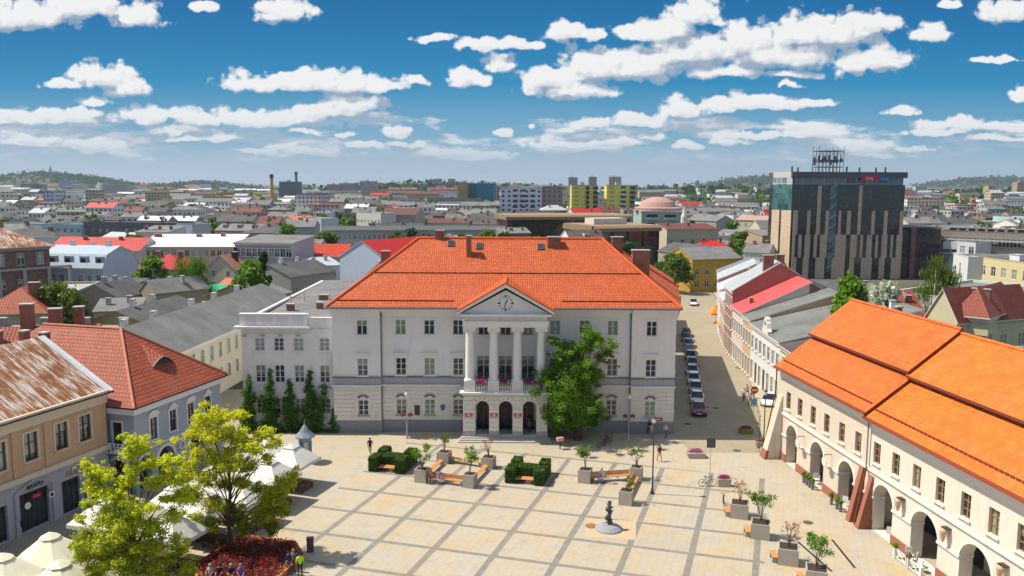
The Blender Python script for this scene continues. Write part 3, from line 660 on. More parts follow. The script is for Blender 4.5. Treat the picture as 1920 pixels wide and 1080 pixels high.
for (a, b_, y_) in segs:
    M = Matrix.Translation((0, y_, 0)); cs = [c for c in wc if a < c < b_]
    lo = [(c, 2.0, 1.15, 1.75) for c in cs if not -4 < c < 2.7]+[(c, .35, 1.5, 3.3, True) for c in cs if -4 < c < 2.7]
    wall(wm, b_, 1.4, [o for o in lo if o[1] < 1] and [(o[0], .35, 1.5, 1.05-.0) for o in lo if o[1] < 1], PLINTH, .3, M @ Matrix.Translation((0, -.06, 0)), 0, None, a)
    wm.poly([tuple(M @ Vector(q)) for q in ((a, -.06, 1.4), (b_, -.06, 1.4), (b_, 0, 1.4), (a, 0, 1.4))], PLINTH)
    wall(wm, b_, 5.4, [(o[0], max(1.4, o[1]), o[2], o[1]+o[3]-max(1.4, o[1]), *(o[4:])) for o in lo], LB, .3, M, 1.4, None, a)
    wall(wm, b_, 6.4, [(c, 6.02, 1.5, .38) for c in cs if -4 < c < 2.7], mat('plaster', (.42, .43, .44), dirt=.3), .3, M, 5.4, None, a)
    wall(wm, b_, 14.25, [(c, FL[1][0] if not -4 < c < 2.7 else 6.4, 1.15 if not -4 < c < 2.7 else 1.5, FL[1][1] if not -4 < c < 2.7 else 2.4) for c in cs]+[(c, FL[2][0], 1.15, FL[2][1]) for c in cs], HW, .3, M, 6.4, None, a)
    for c in cs: hallwins.append((M, c, -4 < c < 2.7))
for x, s_ in ((-14.65, 1), (13.35, -1)):      # returns of the projecting end bays
    q = [(x, -.45, 0), (x, 0, 0), (x, 0, 14.25), (x, -.45, 14.25)]; wm.poly(q if s_ > 0 else q[::-1], HW)
# right side wall (follows the street) and left side and back
SR = Matrix.Translation((XR, -.45, 0)) @ Matrix.Rotation(radians(80.5), 4, 'Z'); SLn = 18.2
sops = [(x, z0, 1.1, h_) for x in (3, 7, 11, 15) for (z0, h_, _) in FL]
wall(wm, SLn, 14.25, sops, HW, .3, SR)
bx_ = SR @ Vector((SLn, 0, 0))
wm.poly([(bx_.x, bx_.y, 0), (XL, 17.2, 0), (XL, 17.2, 14.25), (bx_.x, bx_.y, 14.25)], HW); wm.poly([(XL, 17.2, 0), (XL, -.45, 0), (XL, -.45, 14.25), (XL, 17.2, 14.25)], HW)
wm.build('wall', hall)
for (a, b_, y_) in [segs[0], (-14.65, -4.5, 0), (4.0, 13.35, 0), segs[2]]:                # rusticated courses of the ground floor (kept clear of the windows)
    rb = MB()
    for k in range(8):
        z0 = 1.52+k*.48
        cuts = sorted([(c-.95, c+.95) if z0 < 3.9 else (c-.2, c-.2) for c in wc if a < c < b_]+([(-5.6, -4.4)] if a == -14.65 else [(3.9, 4.3)] if a == 4.0 else []))
        x = a+.05
        for (c0, c1) in cuts+[(b_-.05, b_-.05)]:
            if c0 > x+.25: rb.box(x, c0, y_-.045, y_-.002, z0, z0+.41, LB)
            x = max(x, c1)
    rb.build('rustication', hall)
for c in [c for c in wc if not -4 < c < 2.7]:
    y_ = yo(c); fan = MB()
    for k in range(7):
        an = radians(24+22*k); Mx = Matrix.Translation((c, y_-.03, 3.75)) @ Matrix.Rotation(-(an-pi/2), 4, 'Y')
        fan.box(-.14-.05, .14+.05, -.055, .0, .45, 1.25, LB, M=Mx)
    fan.build('arch_stonework', hall)
for (a, b_, y_) in segs:
    y2 = y_
    if a == -14.65: parts = [(a, -5.65), (4.25, b_)]
    else: parts = [(a-(.0 if a > 0 else .12), b_+(.12 if a > 0 else 0))]
    for (p0, p1) in parts:
        co = MB(); co.box(p0, p1, y2-.26, y2-.062, 5.36, 5.5, TRIM); co.build('string_course', hall); co = MB(); co.box(p0, p1, y2-.14, y2-.003, 6.32, 6.45, LEAD); co.build('string_course', hall)
        co = MB(); co.box(p0, p1, y2-.12, y2-.003, 13.3, 13.75, TRIM); co.box(p0, p1, y2-.42, y2-.003, 13.752, 14.0, TRIM)
        co.box(p0, p1, y2-.62, y2-.003, 14.002, 14.23, TRIM); co.build('cornice', hall)
for (M, c, mid) in hallwins:
    if not mid:
        window(hall, M, c, 2.0, 1.15, 1.75, 'plain3', 2, trim=mat('paint', (.30, .32, .35)), recess=.22)
        window(hall, M, c, FL[1][0], 1.15, FL[1][1], 'hood', 2, trim=TRIM, recess=.2)
        window(hall, M, c, FL[2][0], 1.15, FL[2][1], 'surround', 2, trim=TRIM, recess=.2)
    else:
        window(hall, M, c, 6.05, 1.5, 2.75, 'surround', 2, trim=TRIM, recess=.2, nm='window')
        window(hall, M, c, FL[2][0], 1.15, FL[2][1], 'surround', 2, trim=TRIM, recess=.2)
        dm = MB(); hw = .75; dd = .27
        dm.box(-hw, hw, dd, dd+.04, 0, 3.3, DARK); dm.box(-.06, .06, dd-.05, dd-.001, 0, 2.4, mat('paint', (.10, .07, .05))); dm.box(-hw, hw, dd-.05, dd-.001, 2.4, 2.5, mat('paint', (.10, .07, .05)))
        dr = dm.build('door', hall, M @ Vector((c, 0, .35)))
        h_ = MB(); h_.box(-.14, -.1, dd-.09, dd-.051, .95, 1.25, mat('paint', (.5, .4, .2), metal=1.)); h_.build('handle', dr)
for (x, z0, w_, h_) in sops: window(hall, SR, x, z0, w_, h_, 'surround', 1, trim=TRIM, recess=.2, rzp=radians(80.5))
# roof: hip with slanting street side
E0, E1, E2, E3 = (XL-.45, -1.1), (XR+.4, -1.1), (bx_.x+.8, 17.9), (XL-.45, 17.9); RZ, RT = 14.25, 21.45
A_, B_ = (-11.2, 8.3, RT), (10.75, 8.3, RT)
rm = MB(); t = .2
e = [(q[0], q[1], RZ+t) for q in (E0, E1, E2, E3)]; el = [(q[0], q[1], RZ) for q in (E0, E1, E2, E3)]
for f in ((e[0], e[1], B_, A_), (e[1], e[2], B_), (e[2], e[3], A_, B_), (e[3], e[0], A_)): rm.poly(f, TILE)
rm.poly([el[0], el[3], el[2], el[1]], TRIM)
for i in range(4): q, r_ = (E0, E1, E2, E3)[i], (E0, E1, E2, E3)[(i+1) % 4]; rm.poly([(*q, RZ), (*r_, RZ), (*r_, RZ+t), (*q, RZ+t)], LEAD)
roof = rm.build('roof', hall)
rd = MB(); RID = mat('plain', mul(ROOF, 1.15), sc=6)
for a, b_ in ((A_, B_), (e[0], A_), (e[1], B_), (e[2], B_), (e[3], A_)): rd.tube(Vector(a)+Vector((0, 0, .03)), Vector(b_)+Vector((0, 0, .03)), .16, .16, RID, 6)
rd.build('ridge_tiles', roof)
gt = MB(); gt.box(XL-.6, -5.85, -1.32, -1.102, RZ-.02, RZ+.17, GUT); gt.build('gutter', roof); gt = MB(); gt.box(4.4, XR+.52, -1.32, -1.102, RZ-.02, RZ+.17, GUT); gt.build('gutter', roof)
sgm = mat('plain', mul(ROOF, .5))
sl = (RT-RZ-t)/(8.3+1.1)
for rowy in (-.35, 3.3):
    sg = MB()
    z = RZ+t+(rowy+1.1)*sl; x0 = XL-.7+(rowy+1.1)*.98+.6; x1 = XR+.7-(rowy+1.1)*.82-.6; x = x0
    while x < x1:
        if rowy < 0 and -6.6 < x < 5.2:
            if sg.f: sg.build('snow_guard_slats', roof); sg = MB()
        else: sg.box(x, x+.3, rowy-.05, rowy+.06, z+.02, z+.11+R.random()*.03, sgm)
        x += .36
    sg.build('snow_guard_slats', roof)
def onroof(px_, py_):   # point of the front roof plane seen at a pixel
    best = None
    for i in range(200):
        Y = 90+i*.06; X, Z = GY(px_, py_, Y); zz = RZ+t+(Y-91+1.1)*sl
        if best is None or abs(Z-zz) < best[0]: best = (abs(Z-zz), X, Y-91, zz)
    return best[1:]
for (pa, w_, d_, h_) in (((879, 482), .55, .8, 2.4), ((1039, 466), 1.55, .9, 1.25), ((824, 449), 1.0, .7, 1.0)):
    x, y, z = onroof(*pa); chimney(roof, x, y+d_/2, z-.5, w_, d_, h_+.5)
x, y, z = 12.6, 7.8, 19.8; chimney(roof, x, y+.3, z-1.2, 1.3, .8, 3.0); chimney(roof, 15.1, 5.9, 17.2, 2.0, 1.0, 3.0); chimney(roof, -15.2, 8, 17.8, 1.0, .7, 2.0)
for pa in ((846, 457), (899, 462), (1014, 463)):
    x, y, z = onroof(*pa); Mx = Matrix.Translation((x, y, z)) @ Matrix.Rotation(math.atan(sl), 4, 'X')
    k = MB(); k.box(-.42, .42, -.5, .5, 0, .14, mat('paint', (.10, .10, .11)), M=Mx); k.box(-.33, .33, -.4, .4, .141, .16, DGLASS, M=Mx); k.build('roof_window', roof)
for x in (-14.85, 13.55): dp = MB(); dp.tube((x+(.28 if x < 0 else -.28), -.12, .1), (x+(.28 if x < 0 else -.28), -.12, 13.9), .08, .08, GUT, 8); dp.box(x-.12+(.28 if x < 0 else -.28), x+.12+(.28 if x < 0 else -.28), -.28, -.02, 13.2, 13.55, GUT); dp.build('downpipe', hall)
# portico --------------------------------------------------
po = MB(); PX0, PX1, PY = -5.3, 3.95, -2.75
MP = Matrix.Translation((0, PY, 0)); ar = [-3.2, -.62, 2.0]
wall(po, PX1, 5.15, [(c, .38, 1.5, 3.95, True) for c in ar], LB, .8, MP, 0, None, PX0)
for x, a in ((PX1, pi/2), (PX0, -pi/2)):
    Ms = Matrix.Translation((x, PY if a > 0 else -.07, 0)) @ Matrix.Rotation(a, 4, 'Z'); wall(po, -PY-.07, 5.15, [(1.35, .38, 1.2, 3.9, True)], LB, .5, Ms)
po.poly([(PX0+.5, PY+.8, 4.8), (PX0+.5, -.08, 4.8), (PX1-.5, -.08, 4.8), (PX1-.5, PY+.8, 4.8)], HW); po.box(PX0+.02, PX1-.02, PY+.02, -.08, 0, .375, CONC)
po.build('portico', hall)
pr_ = MB()
for k in range(8):
    z0 = .95+k*.5
    if z0 > 4.6: break
    for (x0, x1) in ((PX0+.02, ar[0]-.85), (ar[0]+.85, ar[1]-.85), (ar[1]+.85, ar[2]-.85), (ar[2]+.85, PX1-.02)): pr_.box(x0, x1, PY-.05, PY-.002, z0, z0+.42, LB)
for c in ar:
    for k in range(7):
        an = radians(12+26*k); Mx = Matrix.Translation((c, PY-.02, 3.58)) @ Matrix.Rotation(-(an-pi/2), 4, 'Y'); pr_.box(-.17, .17, -.07, 0, .8, 1.35, LB, M=Mx)
for (x0, x1) in ((PX0-.03, ar[0]-.75), (ar[0]+.75, ar[1]-.75), (ar[1]+.75, ar[2]-.75), (ar[2]+.75, PX1+.03)): pr_.box(x0, x1, PY-.08, PY-.003, 0, .9, CONC)
pr_.build('portico_rustication', hall)
RED = mat('paint', (.55, .02, .03))
for i, c in enumerate((PX0+.62, (ar[0]+ar[1])/2, (ar[1]+ar[2])/2)):
    q = MB(); q.box(c-.42, c+.42, PY-.10, PY-.056, 2.55, 2.95, RED); q.box(c-.34, c+.34, PY-.104, PY-.101, 2.64, 2.70, WHITE); q.box(c-.14, c+.14, PY-.104, PY-.101, 2.76, 2.90, WHITE); q.build('sign_plate', hall, label='red enamel plate with white crest on portico pier')
st = MB()
for i in range(3): st.box(PX0-.5+i*.15, PX1+.5-i*.15, PY-1.3+i*.4, PY+.05, .01+(i*.125 if i else 0), .125*(i+1), CONC)
st.build('steps', hall)
bl = MB(); bl.box(PX0-.35, PX1+.35, PY-.45, .0-.002, 5.15, 5.36, TRIM)          # balcony slab, pedestals and rail
cols_ = [-4.58, -1.98, .62, 3.22]
for c in cols_: bl.box(c-.62, c+.62, PY-.12, PY+1.1, 5.363, 6.42, LB)
for a, b_ in ((cols_[0]+.62, cols_[1]-.62), (cols_[1]+.62, cols_[2]-.62), (cols_[2]+.62, cols_[3]-.62)): bl.box(a, b_, PY, PY+.3, 6.22, 6.4, TRIM); bl.box(a, b_, PY+.02, PY+.28, 5.363, 5.5, TRIM)
for x in (cols_[0]-.3, cols_[3]+.3): bl.box(x-.15, x+.15, PY+1.102, -.01, 5.363, 6.4, TRIM)
balc = bl.build('balcony', hall)
for a, b_ in ((cols_[0]+.62, cols_[1]-.62), (cols_[1]+.62, cols_[2]-.62), (cols_[2]+.62, cols_[3]-.62)):
    for i in range(5):
        x = a+(b_-a)*(i+.5)/5; q = MB(); q.lathe([(.09, 0), (.05, .08), (.105, .28), (.05, .55), (.09, .72)], TRIM, 8, (x, PY+.15), 5.5); q.build('baluster', balc, smooth=True)
for c in cols_:
    q = MB(); q.box(c-.62, c+.62, PY-.1, PY+1.08, 6.422, 6.6, TRIM); q.lathe([(.58, 0), (.6, .1), (.52, .2), (.50, .3), (.5, 1.6), (.43, 5.25), (.44, 5.3), (.5, 5.4), (.5, 5.48)], TRIM, 20, (c, PY+.5), 6.6)
    q.box(c-.62, c+.62, PY-.1, PY+1.1, 12.36, 12.52, TRIM)
    for sx in (-.5, .5):
        for sy in (.0, 1.0): q.tube((c+sx, PY+sy-.06, 12.2), (c+sx, PY+sy+.06, 12.2), .19, .19, TRIM, 10)
    q.box(c-.5, c+.5, PY+.02, PY+.98, 12.1, 12.355, TRIM); q.build('column', hall, smooth=False)
en = MB(); en.box(PX0-.02, PX1+.02, PY-.15, -.002, 12.525, 13.2, TRIM); en.box(PX0+.1, PX1-.1, PY-.02, -.002, 13.203, 13.75, HW2)
en.box(PX0-.35, PX1+.35, PY-.5, -.003, 13.753, 13.98, TRIM); en.build('entablature', hall)
CX, AP, PE = (PX0+PX1)/2, 17.0, 14.0; hw = (PX1-PX0)/2+.35
pm_ = MB(); pm_.prism([(PX0-.1, PE), (PX1+.1, PE), (CX, AP-.45)], PY+.1, PY+.6, HW, axis='y')
for sg_ in (-1, 1):                     # raking cornice
    x0, x1 = CX+sg_*(hw+.25), CX
    pr2 = [(x0, PE-.02), (x0, PE+.38), (x1, AP+.36), (x1, AP-.10)]
    pm_.prism(pr2 if sg_ < 0 else pr2[::-1], PY-.55, PY+.099, TRIM, axis='y')
ped = pm_.build('pediment', hall)
# clock
ck = MB(); cz = 15.15
for k in range(12):
    an = k*pi/6; r_ = .72; big = k % 3 == 0; Mx = Matrix.Translation((CX+r_*sin(an), PY+.09, cz+r_*cos(an))) @ Matrix.Rotation(an, 4, 'Y')
    if k == 0:
        for s_ in (-.12, 0, .12): ck.box(s_-.025, s_+.025, -.02, .0, -.14, .14, DARK, M=Mx)
    else: ck.box(-.045 if not big else -.09, .045 if not big else .09, -.02, .0, -.08 if not big else -.14, .08 if not big else .14, DARK, M=Mx)
clock = ck.build('clock', hall)
for nm_, L, w_, an, wd in (('hour_hand', .42, .055, radians(30), 0), ('minute_hand', .62, .035, radians(196), .02)):
    q = MB(); q.box(-w_, w_, -.03-wd, -.012-wd, -.12, L, DARK, M=Matrix.Translation((CX, PY+.09, cz)) @ Matrix.Rotation(an, 4, 'Y')); q.build(nm_, clock)
pt = MB()                               # little gable roof behind the pediment, running into the main roof
for sg_ in (-1, 1):
    a = (CX+sg_*(hw+.3), PY-.6, PE+.36); c_ = (CX, PY-.6, AP+.42); yb = (c_[2]-(RZ+t))/sl-1.1; d_ = (CX, yb+.3, AP+.42); ya = (a[2]-RZ-t)/sl-1.1; e_ = (CX+sg_*(hw+.3), max(ya, -1.05), a[2])
    q = [a, c_, d_, e_]; pt.poly(q if sg_ < 0 else q[::-1], TILE)
    q = [(x, y, z-.1) for x, y, z in q]; pt.poly(q[::-1] if sg_ < 0 else q, TRIM)
    pt.poly([a, c_, (c_[0], c_[1], c_[2]-.12), (a[0], a[1], a[2]-.12)][::-1 if sg_ > 0 else 1], RID)
    pt.tube((a[0], a[1]+.05, a[2]+.03), (c_[0], c_[1]+.05, c_[2]+.03), .09, .09, RID, 6)
pt.tube((CX, PY-.6, AP+.44), (CX, 2.6, AP+.44), .13, .13, RID, 6); pt.build('portico_roof', hall)
# flower boxes on the balcony (things of their own), tablets, plaque
PINK = mat('leaf', (.42, .01, .14), c2=(.75, .05, .38), sc=4); PURP = mat('leaf', (.22, .01, .16), c2=(.5, .04, .32), sc=4); LG = mat('leaf', (.05, .10, .015), c2=(.16, .25, .04))
def leafball(mb, c, r, n, s_, m, m2=None, f2=0):
    for i in range(n):
        d = Vector((R.gauss(0, 1), R.gauss(0, 1), R.gauss(0, 1))).normalized(); q = Vector(c)+Vector((d.x*r[0], d.y*r[1], d.z*r[2]))*R.uniform(.55, 1.05)
        a = Vector((R.gauss(0, 1), R.gauss(0, 1), R.gauss(0, 1))).normalized()*s_; b_ = a.cross(d+Vector((.01, .02, .3))).normalized()*s_*.7
        mb.poly([q-a, q-b_, q+a, q+b_], m2 if (m2 and R.random() < f2) else m)
for i, (a, b_) in enumerate(((cols_[0]+.62, cols_[1]-.62), (cols_[1]+.62, cols_[2]-.62), (cols_[2]+.62, cols_[3]-.62))):
    q = MB(); q.box(a+.05, b_-.05, PY-.28, PY-.01, 6.25, 6.5, mat('paint', (.2, .12, .08)))
    rt = q.build('flower_box', None, (0, 91, 0), label=('balcony flower box with bright pink petunias, by the first column', 'balcony flower box with purple and white petunias, above the middle arch', 'balcony flower box with purple petunias, beside the chestnut tree')[i], cat='flower box', group='flower boxes on the town hall balcony')
    f = MB(); c = (a+b_)/2; leafball(f, (c, PY-.15, 6.62), ((b_-a)/2-.02, .3, .28), 420, .08, PINK if i == 0 else PURP, LG, .25); leafball(f, (c+.35, PY-.2, 6.55), (.25, .25, .2), 70, .07, mat('leaf', (.7, .68, .62), c2=(.9, .88, .85))); f.build('flowers', rt)
q = MB(); q.box(-10.95, -10.35, -.09, -.004, 1.95, 3.1, mat('paint', (.05, .045, .04))); q.build('memorial_tablet', hall)
q = MB(); q.tube((-7.75, -.09, 2.95), (-7.75, -.05, 2.95), .3, .3, mat('paint', (.06, .14, .32)), 16); q.box(-7.95, -7.55, -.12, -.091, 2.55, 3.1, mat('paint', (.06, .14, .32))); q.build('plaque', hall)
q = MB(); q.box(-.5, .5, -.1, -.005, 0, .35, RED); q.box(-.3, .3, -.104, -.101, .12, .22, WHITE); q.build('sign_plate', hall, (16.5, -.45, 1.55), label='red street name plate low on the end bay')

# left wing -------------------------------------------------
WX0, WX1, WY = -30.35, XL-.003, 91.35
wing = empty('town_hall_wing', 'grey-white three-storey wing with panelled parapet beside the town hall, ivy below', 'building', (WX0, WY, 0))
wl = MB(); wl_w = WX1-WX0; wopx = [(487, 0), (523, 0), (560, 0), (608, 0)]
wxs = [GY(p_, 650, WY)[0]-WX0 for p_, _ in wopx]
WF = [(.0+2.0, 1.7), (5.55, 2.0), (9.2, 1.45)]
ops = [(x, z0, 1.1, h_) for x in wxs for z0, h_ in WF]
wall(wl, wl_w, 11.7, ops, HW, .2); 
Mr = Matrix.Translation((0, 40, 0)) @ Matrix.Rotation(-pi/2, 4, 'Z'); sop = [(x, z0, 1.1, h_) for x in (4, 9, 14, 19, 24, 29, 34, 37.5) for z0, h_ in WF]
wall(wl, 40, 12.3, sop, HW, .2, Mr); wl.poly([(wl_w, 0, 0), (wl_w, 40, 0), (wl_w, 40, 12.3), (wl_w, 0, 12.3)], HW); wl.poly([(wl_w, 40, 0), (0, 40, 0), (0, 40, 12.3), (wl_w, 40, 12.3)], HW)
wl.build('wall', wing)
for (x, z0, w_, h_) in ops: window(wing, Matrix(), x, z0, w_, h_, 'surround3' if z0 > 9 else 'plain3', 2, trim=TRIM, recess=.18)
for (x, z0, w_, h_) in sop: window(wing, Mr, x, z0, w_, h_, 'plain', 1, trim=TRIM, recess=.18, rzp=-pi/2)
pw = MB(); pw.box(-.05, wl_w-2.9, -.25, .3, 12.05, 13.35, HW); pw.box(wl_w-2.9+.002, wl_w, .05, .35, 11.7, 12.9, HW)
for i in range(4):
    x0 = .25+i*1.75; pw.box(x0, x0+.14, -.31, -.252, 12.1, 13.3, TRIM)
    if i < 4: pw.box(x0+.35, x0+1.55, -.29, -.252, 12.25, 13.1, mat('plaster', (.66, .65, .63)))
pw.box(-.1, wl_w-2.85, -.36, .36, 13.353, 13.45, TRIM); pw.box(wl_w-2.9, wl_w, .0, .4, 12.903, 13.0, TRIM); pw.box(-.12, .28, .302, 39.9, 12.303, 12.55, TRIM)
pw.build('parapet', wing)
cw = MB(); cw.box(-.35, wl_w-2.7, -.45, -.002, 11.702, 11.85, TRIM); cw.box(-.6, wl_w-2.6, -.75, -.002, 11.852, 12.04, TRIM); cw.box(-.1, wl_w-2.9, -.1, -.003, 11.0, 11.15, TRIM)
for x in (.2, 2.2, 4.2, 6.2): cw.box(x, x+.45, -.22, -.103, 10.85, 11.05, CONC)
cw.build('cornice', wing)
FELT = mat('felt', (.19, .185, .18)); FELTD = mat('felt', (.10, .098, .098)); FELTG = mat('felt', (.17, .18, .165))
rw = MB(); rw.poly([(.3, .36, 12.0), (wl_w, .36, 12.0), (wl_w, 40, 12.6), (.3, 40, 12.6)], FELT); wr = rw.build('roof', wing)
for (pa, w_, h_) in (((545, 580), .9, .9), ((600, 577), .8, .9), ((607, 562), 1.2, .9)):
    x, y = G(pa[0], pa[1], 12.3); chimney(wr, x-WX0, y-WY, 12.0, w_, .6, h_)
for pa in ((545, 572), (618, 566), (570, 563)):
    x, y = G(pa[0], pa[1], 12.4); q = MB(); q.tube((x-WX0, y-WY, 12.1), (x-WX0, y-WY, 13.6), .12, .12, mat('paint', (.6, .58, .5)), 8); q.build('vent_pipe', wr)
# rear wing along the street, with its own tiled roof
rwg = building('town_hall_rear_wing', 'orange tiled rear wing of the town hall along the parked cars', 'building', (9.9, 110.2), radians(-9.5), 11.5, 26, 12.6, HW, ('hipy', 4.6, TILE), ((2, 1.7), (5.6, 1.9), (9.4, 1.6)), {'r': 7, 'f': 0}, 1.1, 1, TRIM, 'surround', .7, ((.8, .12, 1.2, .8, 1.6),))
building('town_hall_courtyard_wing', 'orange tiled courtyard range with white verge behind the flat-roofed wing', 'building', (-22.4, 108.5), 0, 9.5, 22, 13.0, HW, ('gabley', 4.4, TILE), ((9.4, 1.6),), {'l': 5}, 1.1, 1, TRIM, 'plain', .5, (), None)
building('street_annex', 'low rendered annex beyond the town hall on the shaded kerb', 'building', (15.9, 138.5), radians(-9.5), 9.6, 34, 7.6, mat('plaster', (.55, .5, .42)), ('gabley', 2.6, FELT), ((1.5, 1.6), (4.6, 1.5)), {'r': 9, 'b': 3}, 1.0, 1, TRIM, 'plain', .4, ((.4, .3, 1, .6, 1.3), (.6, .7, 1, .6, 1.3)))
# ---------------------------------------------------------------- arcade houses on the sunny side
CREAM = mat('plaster', (.66, .57, .46), dirt=.35); CREAM2 = mat('plaster', (.72, .66, .56), dirt=.3); TCR = mat('plaster', (.76, .71, .63), dirt=.25)
OT = mat('tile', (.66, .145, .022), mort=.5, dk=.6, h=.42, w=.34); OTD = mat('tile', (.72, .175, .018), mort=.5, dk=.6, h=.42, w=.34); VERGE = mat('plain', (.20, .045, .02)); WOOD = mat('paint', (.33, .19, .08), rough=.5); SOCLE = mat('plaster', (.34, .135, .085))
BR_GL = mat('glass', cur=.8, sc=2.)
def arcade_house(name, label, O, rz, L, wins, arches, wallm, tilem, hE, dz, group=None):
    root = empty(name, label, 'arcade house', (*O, 0), rz, group); D = 14.4; m_ = MB(); I = Matrix()
    lo = [(c, .02, w_, 4.15, True) for c, w_ in arches]
    wall(m_, L, 4.6, lo, wallm, 1.0, I); ops = [(c, 5.55, 1.0, 1.75) for c in wins]; wall(m_, L, hE, ops, wallm, .3, I, 4.6)
    m_.poly([(L, 0, 0), (L, D, 0), (L, D, hE), (L, 0, hE)], wallm); m_.poly([(0, D, 0), (0, 0, 0), (0, 0, hE), (0, D, hE)], wallm); m_.poly([(L, D, 0), (0, D, 0), (0, D, hE), (L, D, hE)], wallm)
    for x in (0, L): 
        q = [(x, 0, hE), (x, D/2, hE+6.6), (x, D, hE)]; m_.poly(q if x else q[::-1], wallm)
    m_.build('wall', root)
    i = MB(); i.poly([(.3, 4.2, .0), (L-.3, 4.2, .0), (L-.3, 4.2, 4.4), (.3, 4.2, 4.4)], mat('plaster', (.74, .66, .54))); i.poly([(.3, 1.0, 4.4), (.3, 4.2, 4.4), (L-.3, 4.2, 4.4), (L-.3, 1.0, 4.4)], wallm)
    i.poly([(0.3, .9, .05), (L-.3, .9, .05), (L-.3, 4.2, .05), (.3, 4.2, .05)], mat('plain', (.42, .36, .28))); i.build('arcade_passage', root)
    for c, w_ in arches:
        q = MB(); q.box(c-.9, c+.9, 4.1, 4.19, .06, 2.7, mat('paint', (.05, .04, .03))); q.box(c-.75, c-.05, 4.06, 4.099, .3, 2.5, DGLASS); q.box(c+.05, c+.75, 4.06, 4.099, .3, 2.5, DGLASS); q.build('shop_door', root)
        n = 14; r0, r1 = w_/2+.02, w_/2+.3; q = MB(); zc = 4.17-w_/2
        for k in range(n):
            a0, a1 = pi*k/n, pi*(k+1)/n; p = lambda r, a, y: (c-r*cos(a), y, zc+r*sin(a))
            q.poly([p(r0, a0, -.06), p(r0, a1, -.06), p(r1, a1, -.06), p(r1, a0, -.06)][::-1], TCR); q.poly([p(r1, a0, -.06), p(r1, a1, -.06), p(r1, a1, .0), p(r1, a0, .0)][::-1], TCR)
        q.build('arch_moulding', root)
    p_ = MB(); ed = [0]+sum(([c-w_/2, c+w_/2] for c, w_ in arches), [])+[L]
    for a, b_ in zip(ed[::2], ed[1::2]):
        q = MB(); q.box(a+.01, b_-.01, -.08, 1.02, 0, .8, SOCLE); q.box(a-.05 if a else .02, b_+.05, -.12, 1.03, 2.62, 2.8, TCR); q.build('pier_base', root)
    for c in wins: window(root, I, c, 5.55, 1.0, 1.75, 'surround3', 2, WOOD, TCR, BR_GL, .24)
    c_ = MB(); c_.box(-.02, L, -.16, -.003, 4.75, 4.95, TCR); c_.build('string_course', root); c_ = MB(); c_.box(0, L, -.10, -.003, hE-.95, hE-.302, TCR); c_.box(0, L, -.42, -.003, hE-.3, hE-.03, TCR); c_.build('cornice', root)
    # two-step roof
    ymid, hs, hR = 3.05, hE+2.75, hE+6.6; o = .62; r_ = MB(); s1 = (hs-hE)/ymid; tt = .22
    X0, X1 = -.25 , L+.12
    pr1 = [(-o, hE-s1*o*.2), (ymid+.3, hs+.1), (ymid+.3, hs+.1+tt), (-o, hE-s1*o*.2+tt)]
    r_.prism([(y, z) for y, z in pr1], X0, X1, VERGE, axis='x')
    def top(pts): r_.poly(pts, tilem)
    top([(X0, pr1[3][0], pr1[3][1]+.004), (X1, pr1[3][0], pr1[3][1]+.004), (X1, pr1[2][0], pr1[2][1]+.004), (X0, pr1[2][0], pr1[2][1]+.004)])
    z2 = hs+.45; pr2 = [(ymid-.25, z2), (D/2, hR), (D/2, hR+tt), (ymid-.25, z2+tt)]
    r_.prism(pr2, X0, X1, VERGE, axis='x'); top([(X0, pr2[3][0], pr2[3][1]+.004), (X1, pr2[3][0], pr2[3][1]+.004), (X1, D/2, hR+tt+.004), (X0, D/2, hR+tt+.004)])
    pr3 = [(D/2+.003, hR), (D+o, hE-.3), (D+o, hE-.3+tt), (D/2+.003, hR+tt)]; r_.prism(pr3, X0, X1, tilem, axis='x')
    r_.box(X0+.1, X1-.1, ymid+.05, ymid+.3, hs-.3, z2+.02, VERGE)
    rf = r_.build('roof', root)
    q = MB(); q.tube((X0, D/2, hR+tt+.02), (X1, D/2, hR+tt+.02), .15, .15, tilem, 6); q.build('ridge_tiles', rf)
    q = MB(); q.box(X0, X1, -o-.16, -o-.003, hE-s1*o*.2, hE-s1*o*.2+.18, mat('paint', (.30, .06, .03))); q.build('gutter', rf)
    q = MB(); y_ = .1; z_ = hE-s1*o*.2+tt+(y_+o)*(hs+.1-hE+s1*o*.2)/(ymid+.3+o)
    for k in range(int(L/.5)): q.box(.2+k*.5, .2+k*.5+.36, y_-.03, y_+.03, z_, z_+.16, VERGE)
    q.build('snow_guard_slats', rf)
    if label.startswith('long'):
        for x in (3.3, 8.2, 13.1, 18): q = MB(); q.box(x-.4, x+.4, ymid+.0, ymid+.06, hs-.02, hs+.33, DARK); q.build('vent', rf)
    return root, rf
OA = (27.6, 82.9); rA = atan2(65.5-82.9, 29.4-27.6); OB = (29.4, 65.5); rB = atan2(45-65.5, 31.7-29.4)
hA, rfA = arcade_house('arcade_house', 'cream arcade house at the street corner with slanting buttress and orange roof', OA, rA, 17.4, (1.97, 4.54, 7.3, 9.98, 12.75, 15.5), ((3.1, 2.4), (8.5, 2.6), (13.9, 2.6)), CREAM, OT, 9.5, 0, 'arcaded market houses')
hB, rfB = arcade_house('arcade_house', 'long white arcade house with vents under the upper roof and cone wall lamps', OB, rB, 26, (.95, 3.62, 6.35, 9.15, 11.93, 14.7, 17.3, 20, 22.7), ((2.25, 2.7), (7.7, 3.2), (13.3, 3.2), (18.9, 3.2)), CREAM2, OTD, 9.15, 0, 'arcaded market houses')
